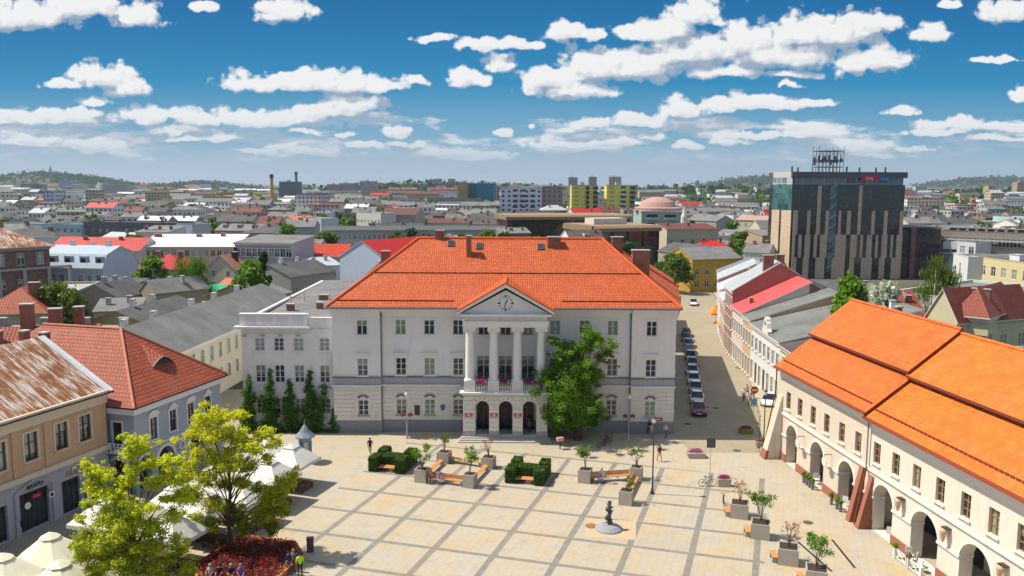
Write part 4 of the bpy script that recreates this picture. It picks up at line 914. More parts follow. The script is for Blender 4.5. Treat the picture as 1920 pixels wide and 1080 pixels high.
def buttress(x, m, w_=.9):
    q = MB(); q.prism([(-1.7, 0), (0.02, 0), (0.02, 6.6), (-.12, 6.6)], x-w_/2, x+w_/2, m, axis='x'); q.prism([(-1.78, 0), (-1.4, 0), (-1.3, .9), (-1.58, .9)], x-w_/2-.05, x+w_/2+.05, SOCLE, axis='x'); return q
buttress(.2, CREAM, 1.1).build('buttress', hA); q = MB(); q.tube((-.42, -1.5, .2), (-.42, -.3, 7), .07, .07, VERGE); q.tube((-.42, -.3, 7), (-.42, -.3, 9.2), .07, .07, VERGE); q.build('downpipe', hA)
q = MB(); q.prism([(-1.15, 0), (.02, 0), (.02, 4.8), (-.12, 4.8)], 16.2, 16.8, SOCLE, axis='x'); q.build('buttress', hA)
q = MB(); q.prism([(-1.15, 0), (.02, 0), (.02, 4.4), (-.12, 4.4)], .25, .75, SOCLE, axis='x'); q.build('buttress', hB)
q = MB(); q.tube((-.1, -1.0, .1), (-.1, -.25, 4.8), .08, .08, VERGE); q.tube((-.1, -.25, 4.8), (-.1, -.25, 9), .06, .06, GUT); q.build('downpipe', hB)
for i, x in enumerate((4.9, 10.4, 16.1)):
    q = MB(); q.lathe([(.04, 0), (.16, .3), (.24, .75), (.30, .95)], mat('plain', (.62, .40, .28)), 10, (x, -.42), 3.2); o = q.build('wall_lamp', None, (*OB, 0), rB, True, ('tapered terracotta wall lamp between the first two arches of the white house', 'tapered terracotta wall lamp between the middle arches of the white house', 'tapered terracotta wall lamp low beside the last visible arch')[i], 'wall lamp', 'cone lamps on the arcade')
    q = MB(); q.box(x-.3, x+.3, -.4, -.003, 4.16, 4.24, DARK); q.box(x-.02, x+.02, -.42, -.38, 4.05, 4.16, DARK); q.build('bracket', o)
for i, x in enumerate((5.8, 11.2)):
    q = MB(); q.tube((x, -.7, 3.3), (x, -.64, 3.3), .45, .45, mat('paint', (.72, .66, .55)), 20); o = q.build('hanging_sign', None, (*OA, 0), rA, False, ('round cream sign hanging from a bracket by the first arch', 'round cream sign hanging from a bracket by the second arch')[i], 'sign', 'round signs on the arcade')
    q = MB(); q.tube((x, -.003, 3.95), (x, -.7, 3.95), .03, .03, DARK, 6); q.tube((x, -.67, 3.95), (x, -.67, 3.75), .02, .02, DARK, 6); q.build('bracket', o)
for (pa, lb, h_) in (((1690, 600), 'orange', 1.1),):
    pass
chimney(rfA, 12.8, 9.2, 13.5, .9, .7, 2.2, mat('plain', mul(ROOF, 1.0))); chimney(rfB, 5.2, 9.2, 13, .9, .7, 2.3, mat('plain', mul(ROOF, 1.0))); chimney(rfA, 6, 8.6, 14, .5, .5, 2.4)
# ---------------------------------------------------------------- left side of the square
OR = mat('plaster', (.56, .36, .22), dirt=.35); ORT = mat('plaster', (.66, .56, .42), dirt=.3); GREY = mat('plaster', (.40, .40, .44), dirt=.4); RUST = mat('rust')
BROWNW = mat('paint', (.035, .028, .025))
sh = empty('shop_house', 'tan plastered shop house with rust-streaked sheet metal roof and black shopfront', 'shop house', (-42.18, 52.58, 0), radians(72))
L, D, hE = 19.9, 14., 9.75
m_ = MB(); wx = (3.5, 6.5, 9.2, 12.08, 15.05, 17.5); ds = ((12.1, 2.75), (15.7, 1.9), (18.4, 1.5), (8.6, 2.0), (5, 2.4)); I = Matrix()
wall(m_, L, 4.3, [(c, .05, w_, 3.2 if w_ > 2.5 else 2.9) for c, w_ in ds], GREY, .35, I); wall(m_, L, hE, [(c, 5.75, 1.25, 2.25) for c in wx], OR, .25, I, 4.3)
m_.poly([(L, 0, 0), (L, D, 0), (L, D, hE), (L, D/2, hE+4.1), (L, 0, hE)], OR); m_.poly([(0, D, 0), (0, 0, 0), (0, 0, hE), (0, D/2, hE+4.1), (0, D, hE)], OR); m_.poly([(L, D, 0), (0, D, 0), (0, D, hE), (L, D, hE)], OR)
m_.build('wall', sh)
for c, w_ in ds:
    h_ = 3.2 if w_ > 2.5 else 2.9; q = MB(); q.poly([(c-w_/2, .34, .05), (c+w_/2, .34, .05), (c+w_/2, .34, h_+.05), (c-w_/2, .34, h_+.05)], DARK)
    for k in range(4): q.box(c-w_/2+k*(w_-.06)/3, c-w_/2+k*(w_-.06)/3+.06, .26, .338, .05, h_+.05, mat('paint', (.04, .04, .045)))
    q.box(c-w_/2+.06, c+w_/2-.06, .30, .33, .5, 2.3, DGLASS); q.build('shopfront', sh)
for c in wx: window(sh, I, c, 5.75, 1.25, 2.25, 'surround', 2, BROWNW, ORT, GLASS, .2)
q = MB(); q.box(0, L, -.3, -.003, 4.3, 4.75, ORT); q.build('string_course', sh); q = MB(); q.box(0, L, -.2, -.004, hE-1.2, hE-.452, ORT); q.box(0, L, -.55, -.003, hE-.45, hE-.03, ORT); q.build('cornice', sh)
for x in (10.6, 13.6): q = MB(); q.box(x-.3, x+.3, -.1, -.003, 4.76, hE-1.21, OR); q.build('pilaster', sh)
q = MB(); q.prism([(10.2, .0), (10.5, .0), (10.5, 3.35), (12.1, 4.1), (13.7, 3.35), (13.7, .0), (14.0, 0), (14.0, 3.55), (12.1, 4.28), (10.2, 3.55)], -.14, -.003, GREY, axis='y'); q.build('portal_frame', sh)
rf = roof_mesh('gable', L, D, hE, 4.1, RUST, .6, .14, DARK).build('roof', sh)
q = MB(); sl_ = 4.1/7
for sg_ in (0, 1):
    y0, y1, z0, z1 = (-.62, 7, hE-.6*sl_+.15, hE+4.1+.15) if sg_ == 0 else (7, 14.6, hE+4.25, hE-.2)
    q.poly([(L-.35, y0, z0+.06), (L+.45, y0, z0+.06), (L+.45, y1, z1+.06), (L-.35, y1, z1+.06)], mat('metal', (.66, .67, .68), c2=(.3, .26, .22)))
q.poly([(L+.45, -.62, hE-.5), (L+.45, 7, hE+3.9), (L+.45, 7, hE+4.3), (L+.45, -.62, hE-.15)], mat('plain', (.5, .5, .5))); q.build('verge_flashing', rf)
q = MB(); Mx = Matrix.Translation((9.4, 2.6, hE+2.6*sl_+.2)) @ Matrix.Rotation(math.atan(sl_), 4, 'X'); q.box(-.55, .55, -1.0, 1.0, 0, .1, mat('paint', (.12, .13, .15)), M=Mx); q.build('roof_window', rf)
def text(body, size, m, parent, loc, rx=pi/2, rz=0, label=None, ext=.02, rmat=None):
    cu = bpy.data.curves.new('lettering', 'FONT'); cu.body = body; cu.size = size; cu.extrude = ext; cu.align_x = 'CENTER'
    t_ = bpy.data.objects.new('tmp', cu); COL.objects.link(t_); bpy.context.view_layer.update()
    me_ = bpy.data.meshes.new_from_object(t_.evaluated_get(bpy.context.evaluated_depsgraph_get())); bpy.data.objects.remove(t_)
    me_.materials.clear(); me_.materials.append(m); o = put('lettering', me_, parent, loc); o.rotation_euler = (rx, 0, rz)
    return o
text('BRAMA', .5, DARK, sh, (12.1, -.16, 3.52)); text('ALEX', .8, mat('paint', (.42, .20, .24)), sh, (16.1, -.06, 3.25))
q = MB(); q.tube((13.3, -.5, 2.5), (13.3, -.44, 2.5), .27, .27, WHITE, 18); q.tube((13.3, -.51, 2.5), (13.3, -.501, 2.5), .17, .17, DARK, 18); q.tube((13.3, -.5, 2.9), (13.3, -.003, 2.9), .02, .02, DARK); q.build('round_sign', sh)
q = MB(); q.tube((11.1, -.4, 2.35), (11.1, -.36, 2.35), .28, .28, WHITE, 18); q.box(11.75, 12.5, -.2, -.16, 2.65, 2.95, mat('paint', (.6, .04, .05))); q.build('small_sign', sh)
q = MB(); q.box(17.0, 17.5, -.32, -.28, .5, 2.4, WHITE); q.tube((17.25, -.325, 1.9), (17.25, -.321, 1.9), .18, .18, RED, 14); q.build('poster', sh)
# blue corner house
BLUE = mat('plaster', (.37, .41, .48), dirt=.35); BT = mat('plaster', (.74, .74, .72), dirt=.2); RT_ = mat('tile', (.43, .095, .04), mort=2.0, dk=.28, h=.44, w=.36, weather=(.30, .08, .04))
OBl = (-33.6, 71.5); rBl = radians(74.6)
bh = empty('corner_house', 'pale blue corner house with white pediments over its windows, round arches and red tiled roof', 'house', (*OBl, 0), rBl)
L, D, hE = 12.75, 22., 8.0; m_ = MB(); Ml = Matrix.Translation((0, D, 0)) @ Matrix.Rotation(-pi/2, 4, 'Z'); Mr = Matrix.Translation((L, 0, 0)) @ Matrix.Rotation(pi/2, 4, 'Z')
ar_ = ((1.2, 1.7), (4.0, 2.2), (8.6, 2.2)); wx = (2.5, 5.2, 7.85, 10.55)
wall(m_, L, 3.75, [(c, .02, w_, 3.25, True) for c, w_ in ar_], BLUE, .7, I); wall(m_, L, hE, [(c, 4.45, .95, 2.0) for c in wx], BLUE, .25, I, 3.75)
wall(m_, D, 3.75, [(D-1.85, .02, 1.9, 3.1, True)], BLUE, .7, Ml); wall(m_, D, hE, [(D-1.8, 4.3, 1.0, 2.25)], BLUE, .25, Ml, 3.75)
wall(m_, D, hE, [(x, z, 1, 1.7) for x in (3, 7, 11, 15) for z in (1.3, 4.6)], BLUE, .2, Mr); m_.poly([(L, D, 0), (0, D, 0), (0, D, hE), (L, D, hE)], BLUE); m_.build('wall', bh)
q = MB(); q.poly([(.3, .68, 0), (L-.3, .68, 0), (L-.3, .68, 3.6), (.3, .68, 3.6)], mat('plain', (.05, .045, .04))); q.poly([(.68, 5, 0), (.68, .3, 0), (.68, .3, 3.6), (.68, 5, 3.6)], mat('plain', (.05, .045, .04))); q.build('doorway', bh)
for i, c in enumerate(wx): window(bh, I, c, 4.45, .95, 2.0, 'arch' if i % 2 == 0 else 'tri', 2, BROWNW, BT, GLASS, .2)
window(bh, Ml, D-1.8, 4.3, 1.0, 2.25, 'surround', 2, BROWNW, BT, DGLASS, .2, -pi/2)
for x in (3, 7, 11, 15):
    for z in (1.3, 4.6): window(bh, Mr, x, z, 1, 1.7, 'surround', 1, BROWNW, BT, GLASS, .2, pi/2)
q = MB(); q.box(-.02, L, -.45, -.003, hE-.55, hE-.02, BT); q.box(-.45, -.003, -.45, D, hE-.55, hE-.02, BT); q.box(L+.003, L+.4, -.45, D, hE-.5, hE-.02, BT); q.build('cornice', bh); q = MB(); q.box(-.14, L, -.14, -.003, 3.75, 3.9, BT); q.box(-.14, -.003, -.002, D, 3.75, 3.9, BT); q.build('string_course', bh)
for (M, c, w_, a) in [(I, c, w_, 0) for c, w_ in ar_]+[(Ml, D-1.85, 1.9, 1)]:
    q = MB(); zc = .02+(3.25 if not a else 3.1)-w_/2
    for k in range(12):
        a0, a1 = pi*k/12, pi*(k+1)/12; p = lambda r, an, y: tuple(M @ Vector((c-r*cos(an), y, zc+r*sin(an))))
        q.poly([p(w_/2+.01, a0, -.07), p(w_/2+.32, a0, -.07), p(w_/2+.32, a1, -.07), p(w_/2+.01, a1, -.07)], BT); q.poly([p(w_/2+.32, a0, -.07), p(w_/2+.32, a0, 0), p(w_/2+.32, a1, 0), p(w_/2+.32, a1, -.07)], BT)
    q.build('arch_moulding', bh)
q = MB()
for k in range(20):
    a0, a1 = 2*pi*k/20, 2*pi*(k+1)/20; p = lambda r, an: (6.3+r*cos(an), -.08, 2.75+r*sin(an)); q.poly([p(.3, a0), p(.5, a0), p(.5, a1), p(.3, a1)], BT)
q.build('roundel', bh)
q = MB(); q.box(-.9, -.002, .6, 3.1, 3.95, 4.05, BT); 
for k in range(7): q.box(-.9, -.84, .62+k*.4, .68+k*.4, 4.05, 4.8, BT)
q.box(-.92, -.82, .6, 3.1, 4.8, 4.88, BT); q.build('balcony', bh)
rf = roof_mesh('hip', L, D, hE, 5.75, RT_, .6, .15, DARK).build('roof', bh)
q = MB(); 
for a, b_ in (((-.6, -.6, 8.17), (L/2, L/2, 13.78)), ((L+.6, -.6, 8.17), (L/2, L/2, 13.78)), ((L/2, L/2, 13.78), (L/2, D-L/2, 13.78))): q.tube(a, b_, .13, .13, mat('plain', (.55, .22, .14)), 6)
q.build('ridge_tiles', rf)
q = MB(); cx, cy = 6.9, 2.2; zb = 8.15+(cy+.6)*.81   # eyebrow dormer
pts = [(cx+1.5*t_, .75*max(0, cos(t_*pi/2))**1.2) for t_ in (-1, -.7, -.4, 0, .4, .7, 1)]
for (xa, ha), (xb, hb) in zip(pts, pts[1:]):
    q.poly([(xa, cy, zb+ha), (xb, cy, zb+hb), (cx+(xb-cx)*.2, cy+2.2, zb+2.2*.81+.02), (cx+(xa-cx)*.2, cy+2.2, zb+2.2*.81+.02)], RT_)
    q.poly([(xa, cy+.05, zb+.0), (xb, cy+.05, zb+.0), (xb, cy+.05, zb+hb), (xa, cy+.05, zb+ha)], DARK)
    q.poly([(xa, cy-.12, zb+ha), (xb, cy-.12, zb+hb), (xb, cy+.06, zb+hb+.04), (xa, cy+.06, zb+ha+.04)], mat('plain', (.2, .2, .21)))
q.build('dormer', rf)
for (x, y, w_) in ((3.4, 12.6, .7), (3.6, 15.2, .7), (2.6, 17.5, .9)): chimney(rf, x, y, 10.6, w_, .7, 2.9)
for k in range(6): q = MB(); q.box(1.9, 2.25, 6.9+k*.5, 7.2+k*.5, 10.25, 10.6, mat('plain', (.1, .04, .03))); q.build('tile_vent', rf)
# old brick stack house and roofs between
building('brick_stack_house', 'low red tiled house crowded with brick chimney stacks behind the rusty roof', 'house', (-66, 76), radians(15), 24, 10, 9.6, mat('plaster', (.4, .3, .2)), ('gable', 3.2, RT_), ((2, 1.5), (5.5, 1.5)), {'r': 3}, 1, 1, None, 'plain', .4, ((.36, .3, 1.2, .8, 3), (.46, .4, 1.6, .8, 3.2), (.6, .3, 1.5, .9, 3.0), (.72, .5, 1.2, .9, 2.4), (.84, .4, 1.2, .8, 2.6), (.92, .55, .9, .8, 2.2)))
YC = mat('plaster', (.74, .69, .50), dirt=.25)
building('street_house', 'long pale yellow two-storey street house with grey felt roof beside the dark lane', 'street house', (-40.4, 85.5), radians(86.2), 54, 11.5, 7.9, YC, ('gable', 3.0, FELTG), ((1.6, 1.9), (4.9, 2.0)), {'f': 20, 'r': 3}, 1.0, 2, mat('plaster', (.8, .78, .7)), 'surround', .35,
         tuple((x, y, .9, .6, 1.2) for x, y in ((.07, .35), (.22, .6), (.36, .62), (.55, .6), (.7, .62), (.85, .6))), None, None, None, True, 0, .14, (('f', 0, 7), ('f', 0, 15)), chm=WHITE)
building('grey_roof_house', 'house with pale grey metal roof just behind the red tiled corner house', 'house', (-76, 97.5), radians(2), 32, 9, 7.6, mat('plaster', (.5, .48, .42)), ('gable', 2.3, mat('metal', (.24, .25, .245), streak=.5)), ((2, 1.5), (5, 1.5)), {'f': 8}, 1, 1, None, 'plain', .4, tuple((x, .5, 1.1, .6, 1.0) for x in (.2, .38, .55, .7, .85)), chm=mat('plain', (.3, .29, .28)))
# ---------------------------------------------------------------- houses along the side street (photo right of the town hall)
def row(name, label, y0, y1, x0, x1, d, h, *a, **k):   # front between (x1,y1) far and (x0,y0) near, facing west
    O = (x1, y1); rz = atan2(y0-y1, x0-x1); return building(name, label, 'street house', O, rz, sqrt((y0-y1)**2+(x0-x1)**2), d, h, *a, **k)
GRN = mat('plaster', (.62, .66, .36), dirt=.2); PCH = mat('plaster', (.62, .42, .25)); PNK = mat('plaster', (.60, .42, .36)); WH2 = mat('plaster', (.74, .72, .70), dirt=.3)
PITCHR = mat('felt', (.10, .075, .068)); g2 = 'houses along the side street'
row('street_house', 'lime green street house with brown felt roof next to the arcade', 84.0, 102.5, 33.3, 33.9, 17, 8.0, GRN, ('shed', 3.4, PITCHR), ((1.2, 2.0), (4.9, 1.8)), {'f': 6}, 1.05, 2, TCR, 'surround', .4, ((.2, .6, 1, .6, 1.2),), group=g2)
wr_ = row('street_house', 'white street house with small curved gable over the cornice and grey felt roof', 102.55, 117.8, 33.9, 34.6, 17, 8.2, WH2, ('shed', 4.2, FELTG), ((.15, 2.9), (4.7, 1.9)), {'f': 7}, 1.15, 2, TCR, 'surround', .35, ((.3, .75, .7, .7, 1.8), (.6, .8, .7, .7, 1.6), (.85, .85, .7, .6, 1.6)), group=g2, doors=(('f', 0, 1), ('f', 0, 3)), chm=WHITE)
q = MB(); Lw = 15.3; xc = 8.6; pts = [(xc-1.5, 8.2), (xc-1.5, 8.7), (xc-1.0, 9.0), (xc-.8, 9.7)]+[(xc-.6*cos(pi*k/6), 9.9+.6*sin(pi*k/6)) for k in range(7)]+[(xc+.8, 9.7), (xc+1.0, 9.0), (xc+1.5, 8.7), (xc+1.5, 8.2)]
q.prism(pts[::-1], -.3, .25, TCR, axis='y'); q.build('curved_gable', wr_); q = MB(); q.tube((xc, -.34, 9.6), (xc, -.3, 9.6), .28, .28, DARK, 14); q.build('gable_window', wr_)
row('street_house', 'narrow peach street house with pale pilasters', 117.85, 123.4, 34.6, 35.0, 12, 8.5, PCH, ('shed', 4.0, FELTG), ((.3, 2.6), (4.7, 2.0)), {'f': 3}, .9, 1, TCR, 'surround', .35, group=g2)
row('street_house', 'pale pink street house under a bright red sheet roof', 123.45, 132.4, 35.0, 35.7, 9.5, 8.7, mat('plaster', (.70, .60, .54)), ('shed', 4.6, mat('metal', (.62, .09, .09), c2=(.66, .25, .22), streak=.6)), ((.3, 2.6), (4.8, 2.0)), {'f': 5}, .9, 1, TCR, 'surround', .4, ((.55, .2, .6, .5, .9),), group=g2)
row('street_house', 'tall street house with bare brown-red gable wall and grey metal roof', 132.45, 141, 35.7, 36.7, 14.5, 11.0, mat('plaster', (.36, .17, .13), dirt=.6), ('gable', 4.6, mat('metal', (.42, .45, .45))), ((.3, 2.6), (4.4, 1.9), (7.8, 1.9)), {'f': 4}, .9, 1, TCR, 'surround', .3, ((.9, .38, .9, 1.6, 2.2), (.1, .6, .9, 1.3, 1.6)), group=g2)
building('purple_gable_house', 'grey-violet windowless rear gable beside the brown gable wall', 'house', (44.3, 134), radians(3), 13, 12, 9.0, mat('plaster', (.33, .31, .36), dirt=.4), ('shedy', -0.01, FELT), ((2, 1.5),), {}, 1, 1, None)
b_ = MB(); b_.prism([(0, 9.0), (13, 9.0), (0, 14.6)], 0, 12, mat('plaster', (.33, .31, .36), dirt=.4), axis='y'); b_.build('sloping_gable', bpy.data.objects['purple_gable_house'])
row('street_house', 'low dusky pink street house beyond the brown gable', 141.05, 152, 36.7, 38.7, 13, 8.2, PNK, ('shed', 3.2, mat('metal', (.50, .52, .54))), ((.3, 2.4), (4.5, 1.8)), {'f': 5}, .9, 1, TCR, 'plain', .3, ((.3, .5, .8, .6, 1.2),), group=g2)
row('street_house', 'white street house with orange awning halfway up the street', 152.05, 163, 38.7, 41, 13, 8.6, WH2, ('gable', 3.0, mat('metal', (.55, .57, .58))), ((.3, 2.4), (4.8, 1.8)), {'f': 5}, .9, 1, TCR, 'plain', .3, ((.5, .4, .8, .6, 1.2),), group=g2)
row('street_house', 'brick-red street house near the far bend', 163.05, 175, 41, 44, 14, 9.4, mat('plaster', (.42, .20, .14)), ('gable', 3.2, mat('metal', (.45, .50, .52))), ((.3, 2.4), (4.9, 1.8)), {'f': 5}, .9, 1, TCR, 'plain', .3, group=g2)
row('street_house', 'cream street house at the far bend of the street', 175.05, 190, 44, 47.5, 14, 8.6, CREAM, ('gable', 3.0, FELT), ((.3, 2.4), (4.9, 1.8)), {'f': 6}, .9, 1, TCR, 'plain', .3, group=g2)
# ---------------------------------------------------------------- trees
BARK = mat('bark', (.09, .065, .045)); BIRCH = mat('bark', (.55, .53, .48))
LEAFC = {'green': mat('leaf', (.035, .09, .008), c2=(.17, .30, .018)), 'deep': mat('leaf', (.012, .045, .010), c2=(.05, .13, .018)), 'olive': mat('leaf', (.045, .09, .012), c2=(.20, .28, .03)),
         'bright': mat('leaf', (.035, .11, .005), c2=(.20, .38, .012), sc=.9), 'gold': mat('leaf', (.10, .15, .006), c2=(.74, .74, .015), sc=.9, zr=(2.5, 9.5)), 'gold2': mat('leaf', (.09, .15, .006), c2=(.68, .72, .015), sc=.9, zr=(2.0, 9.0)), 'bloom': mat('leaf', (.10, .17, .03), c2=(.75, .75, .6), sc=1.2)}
def crown_mesh(rnd, clumps, n, s_, m, drop=0., up=.35):
    V = []; Fc = []
    tot = sum(r*r for _, r in clumps)
    for c, r in clumps:
        k = max(6, int(n*r*r/tot))
        for _ in range(k):
            d = Vector((rnd.gauss(0, 1), rnd.gauss(0, 1), rnd.gauss(0, 1)))
            if d.length < .01: continue
            d.normalize(); rr = r*min(1.75, abs(rnd.gauss(.74, .34))); q = Vector(c)+Vector((d.x*rr, d.y*rr, d.z*rr*.72))
            if drop: q.z -= drop*rnd.random()**2*r
            nrm = (d*.5+Vector((rnd.gauss(0, .6), rnd.gauss(0, .6), up+rnd.gauss(0, .5)))).normalized()
            a = nrm.cross(Vector((rnd.gauss(0, 1), rnd.gauss(0, 1), rnd.gauss(0, 1)))); 
            if a.length < .01: continue
            a.normalize(); b_ = nrm.cross(a); z = s_*rnd.uniform(.6, 1.25)
            if drop: a, b_ = Vector((rnd.gauss(0, .25), rnd.gauss(0, .25), -1)).normalized()*1.9, b_*.45
            i = len(V); V += [tuple(q-a*z), tuple(q+b_*z*.75), tuple(q+a*z), tuple(q-b_*z*.75)]; Fc.append((i, i+1, i+2, i+3))
    me = bpy.data.meshes.new('crown'); me.from_pydata(V, [], Fc); me.materials.append(m)
    lay = me.uv_layers.new(name='UVMap'); return me
def tree_meshes(seed, H, Wd, n, s_, leaf, bark=BARK, shape='round', nc=22, z0=.32, th=.22, drop=0., lim=7):
    rnd = random.Random(seed); cl = []
    for i in range(nc):
        t_ = rnd.random()
        if shape == 'round': z = z0+(1-z0)*(.12+.80*t_); rad = sin(pi*min(1, max(.08, (z-z0)/(1-z0)*.86+.12)))**.7
        elif shape == 'tall': z = z0+(1-z0)*(.08+.86*t_); rad = (1-((z-z0)/(1-z0)))**.55*.9+.08
        elif shape == 'cone': z = z0+(1-z0)*(.03+.92*t_); rad = (1-(z-z0)/(1-z0))*.95+.04
        elif shape == 'vase': z = z0+(1-z0)*(.1+.84*t_); rad = .35+.65*((z-z0)/(1-z0))**.8 if z < .85 else .6
        an = rnd.uniform(0, 2*pi); rr = Wd/2*rad*(rnd.random()**.45)*.78; r = Wd*rnd.uniform(.13, .22)*(.6 if shape in ('cone', 'tall') else 1)*(1-.25*t_)
        cl.append(((rr*cos(an), rr*sin(an), z*H-r*.3), r))
    t = MB(); fork = H*z0*.85; x = y = 0; pts = [(0, 0, -.1), (rnd.gauss(0, .06)*th*3, rnd.gauss(0, .06)*th*3, fork)]
    t.tube(pts[0], pts[1], th*1.15, th*.8, bark, 8, False)
    top = (rnd.gauss(0, .3)*Wd*.1, rnd.gauss(0, .3)*Wd*.1, H*.82); t.tube(pts[1], top, th*.8, th*.18, bark, 7, False)
    for (c, r) in sorted(cl, key=lambda q: -q[1])[:lim]:
        f = rnd.uniform(0, .45); base = Vector(pts[1]).lerp(Vector(top), f); mid = base.lerp(Vector(c), .5)+Vector((0, 0, -.05*H*rnd.random())); t.tube(base, mid, th*.45*(1-f), th*.26, bark, 5, False); t.tube(mid, c, th*.26, th*.08, bark, 5, False)
    return t.mesh('trunk'), crown_mesh(rnd, cl, n, s_, LEAFC[leaf], drop)
def tree(ms, name, label, x, y, z=0, s_=1., rz=0., group=None, sz=None):
    r = empty(name, label, 'tree', (x, y, z), rz, group); r.scale = (s_, s_, sz or s_); put('trunk', ms[0], r); put('crown', ms[1], r); return r
# ---------------------------------------------------------------- buildings placed from the photograph
GL2 = mat('glass', cur=.85)
def ph(name, label, pl, pr, z, d, wallm, roof, floors=((1.2, 1.6), (4.2, 1.6)), cols=None, ww=1.1, level=1, trim=None, style='plain', over=.4, chim=(), cat='building', group=None, sink=0, **k):
    (x, y), rz, L = eaves(pl, pr, z)
    if cols is None: cols = {'f': max(2, int(L/3))}
    return building(name, label, cat, (x, y), rz, L, d, z, wallm, roof, floors, cols, ww, level, trim, style, over, chim, group, **k)
def pl_(c, d=.3): return mat('plaster', c, dirt=d)
MW = mat('metal', (.70, .70, .69), c2=(.6, .6, .6), streak=.2); MB_ = mat('metal', (.42, .50, .57), c2=(.42, .5, .58), streak=.4); REDM = mat('metal', (.50, .018, .010), c2=(.36, .02, .012), streak=.5); REDT = mat('tile', (.62, .045, .008), mort=.6, dk=.6)
CR3 = pl_((.62, .52, .38)); GR3 = pl_((.42, .42, .44)); STONE = pl_((.46, .43, .38), .5)
ruin = ph('old_tower_house', 'derelict brick house with rust-streaked hipped roof and grey concrete piers', (-60, 470), (92, 462), 14.0, 18, mat('brick', (.22, .10, .07)), ('hip', 4.6, RUST), ((2, 1.8), (5.5, 1.8), (10.3, 2.6)), {'f': 4, 'r': 3}, 1.5, 1, CONC, 'plain', .9, ((.62, .5, .8, .8, 1.2),), skip=(('f', 0, 3), ('f', 1, 3)))
q = MB(); 
for x in (.2, 5, 10, 15, 19.5): q.box(x, x+.7, -.35, -.003, 0, 9.6, CONC)
q.box(0, 20, -.5, -.352, 9.2, 9.7, CONC); q.build('concrete_frame', ruin)
man = ph('mansard_house', 'pale blue sheet-metal mansard house with dormers and white balcony', (72, 500), (192, 503), 8.6, 13, pl_((.55, .6, .68)), ('gambrel', 4.4, MB_), ((1.2, 1.7), (5.2, 1.7)), {'f': 7, 'r': 0}, 1.1, 1, TCR, 'plain', .3, ((.25, .5, 1, .7, 1.1), (.55, .55, 1.3, .7, 1.2), (.82, .5, 1.2, .8, 1.2)), chm=WHITE)
for x in (2.5, 6.5, 10.5, 14.5): q = MB(); q.box(x, x+1.8, .4, 2.2, 8.9, 11.2, MB_); q.poly([(x+.3, .39, 9.4), (x+1.5, .39, 9.4), (x+1.5, .39, 10.7), (x+.3, .39, 10.7)], DGLASS); q.build('dormer', man)
ph('concrete_annex', 'long low concrete annex with pale flat roof below the mansard house', (72, 575), (188, 508+20), 8, 8, STONE, ('flat', 0, mat('felt', (.38, .37, .33))), ((1.5, 1.7), (4.6, 1.5)), {'f': 10}, 1.2, 1, None)
ph('red_roof_house', 'long white house with red sheet roof behind the mansard house', (92, 468), (262, 470), 8.8, 12, pl_((.66, .62, .58)), ('gable', 3.2, REDM), ((1.2, 1.6), (4.4, 1.6)), {'f': 12, 'r': 3}, 1.1, 1, None, 'plain', .4, ((.3, .4, 1, .6, 1), (.7, .4, 1, .6, 1)))
ph('white_roof_house', 'long cream three-storey house under gleaming white sheet roof', (258, 463), (441, 463), 9.6, 15, CR3, ('shed', 2.6, MW), ((.9, 1.6), (3.8, 1.7), (6.9, 1.7)), {'f': 15}, 1.25, 1, CREAM, 'plain', .5, ((.06, .8, 2, 1, 1), (.5, .8, 1.5, .8, .8), (.75, .85, 1.2, .8, 1)), chm=BRICK)
ph('red_hip_house', 'low house under bright crimson hipped roof by the bushy tree', (244, 506), (352, 506), 6.6, 14, STONE, ('hip', 3.4, mat('metal', (.46, .015, .02), streak=.4, c2=(.36, .05, .05))), ((1.2, 1.6), (4, 1.5)), {'f': 6}, 1.0, 1, None, 'plain', .5, ((.35, .4, 1, .7, 1.4), (.75, .4, 1, .7, 1.4)))
ph('office_house', 'grey flat-topped office block with paired tall windows', (440, 455), (546, 457), 12.5, 14, GR3, ('shed', 1.2, FELT), ((1.3, 2.0), (5, 2.0), (9, 2.1)), {'f': 10}, 1.6, 1, TCR, 'surround', .4)
ph('gable_house', 'small cream gabled house with reddish sheet roof', (386, 503), (441, 505), 6.2, 13, pl_((.56, .52, .38)), ('gabley', 3.4, mat('metal', (.40, .17, .13), c2=(.5, .3, .24), streak=.5)), ((1.4, 1.4), (4.2, 1.5)), {'f': 2, 'r': 3}, 1.0, 1, None, 'plain', .4, ((.7, .3, 1.4, .9, 2), (.55, .5, 1, .9, 2)), chm=DARK)
ph('green_roof_shed', 'low courtyard shed with bright green sheet roof', (386, 556), (436, 553), 4.2, 9, pl_((.25, .25, .25)), ('shed', 1.2, mat('metal', (.04, .42, .20), streak=.1)), ((1.2, 1.4),), {'f': 2}, 1.1, 1)
ph('small_red_shed', 'tiny shed with orange-red roof behind the green roof', (411, 534), (441, 536), 4, 5, pl_((.3, .25, .2)), ('gable', 1.3, mat('metal', (.5, .12, .06))), ((1.2, 1.2),), {'f': 2}, .9, 1)
ph('yellow_house', 'peach house with vivid red tiled roof left of the town hall roof', (542, 480), (652, 480), 8.2, 9, pl_((.70, .50, .28), .1), ('gable', 2.9, REDT), ((1.0, 1.7), (4.9, 1.9)), {'f': 7}, 1.0, 2, CREAM2, 'surround', .4, ((.4, .6, .6, .5, .8),))
gw = ph('blue_gable_house', 'pale blue gable wall with red sheet roof behind the town hall', (637, 481), (724, 487), 9.5, 26, pl_((.52, .60, .70), .1), ('gabley', 4.2, REDM), ((1.2, 1.6), (5, 1.6)), {}, 1, 1, None, 'plain', .3)
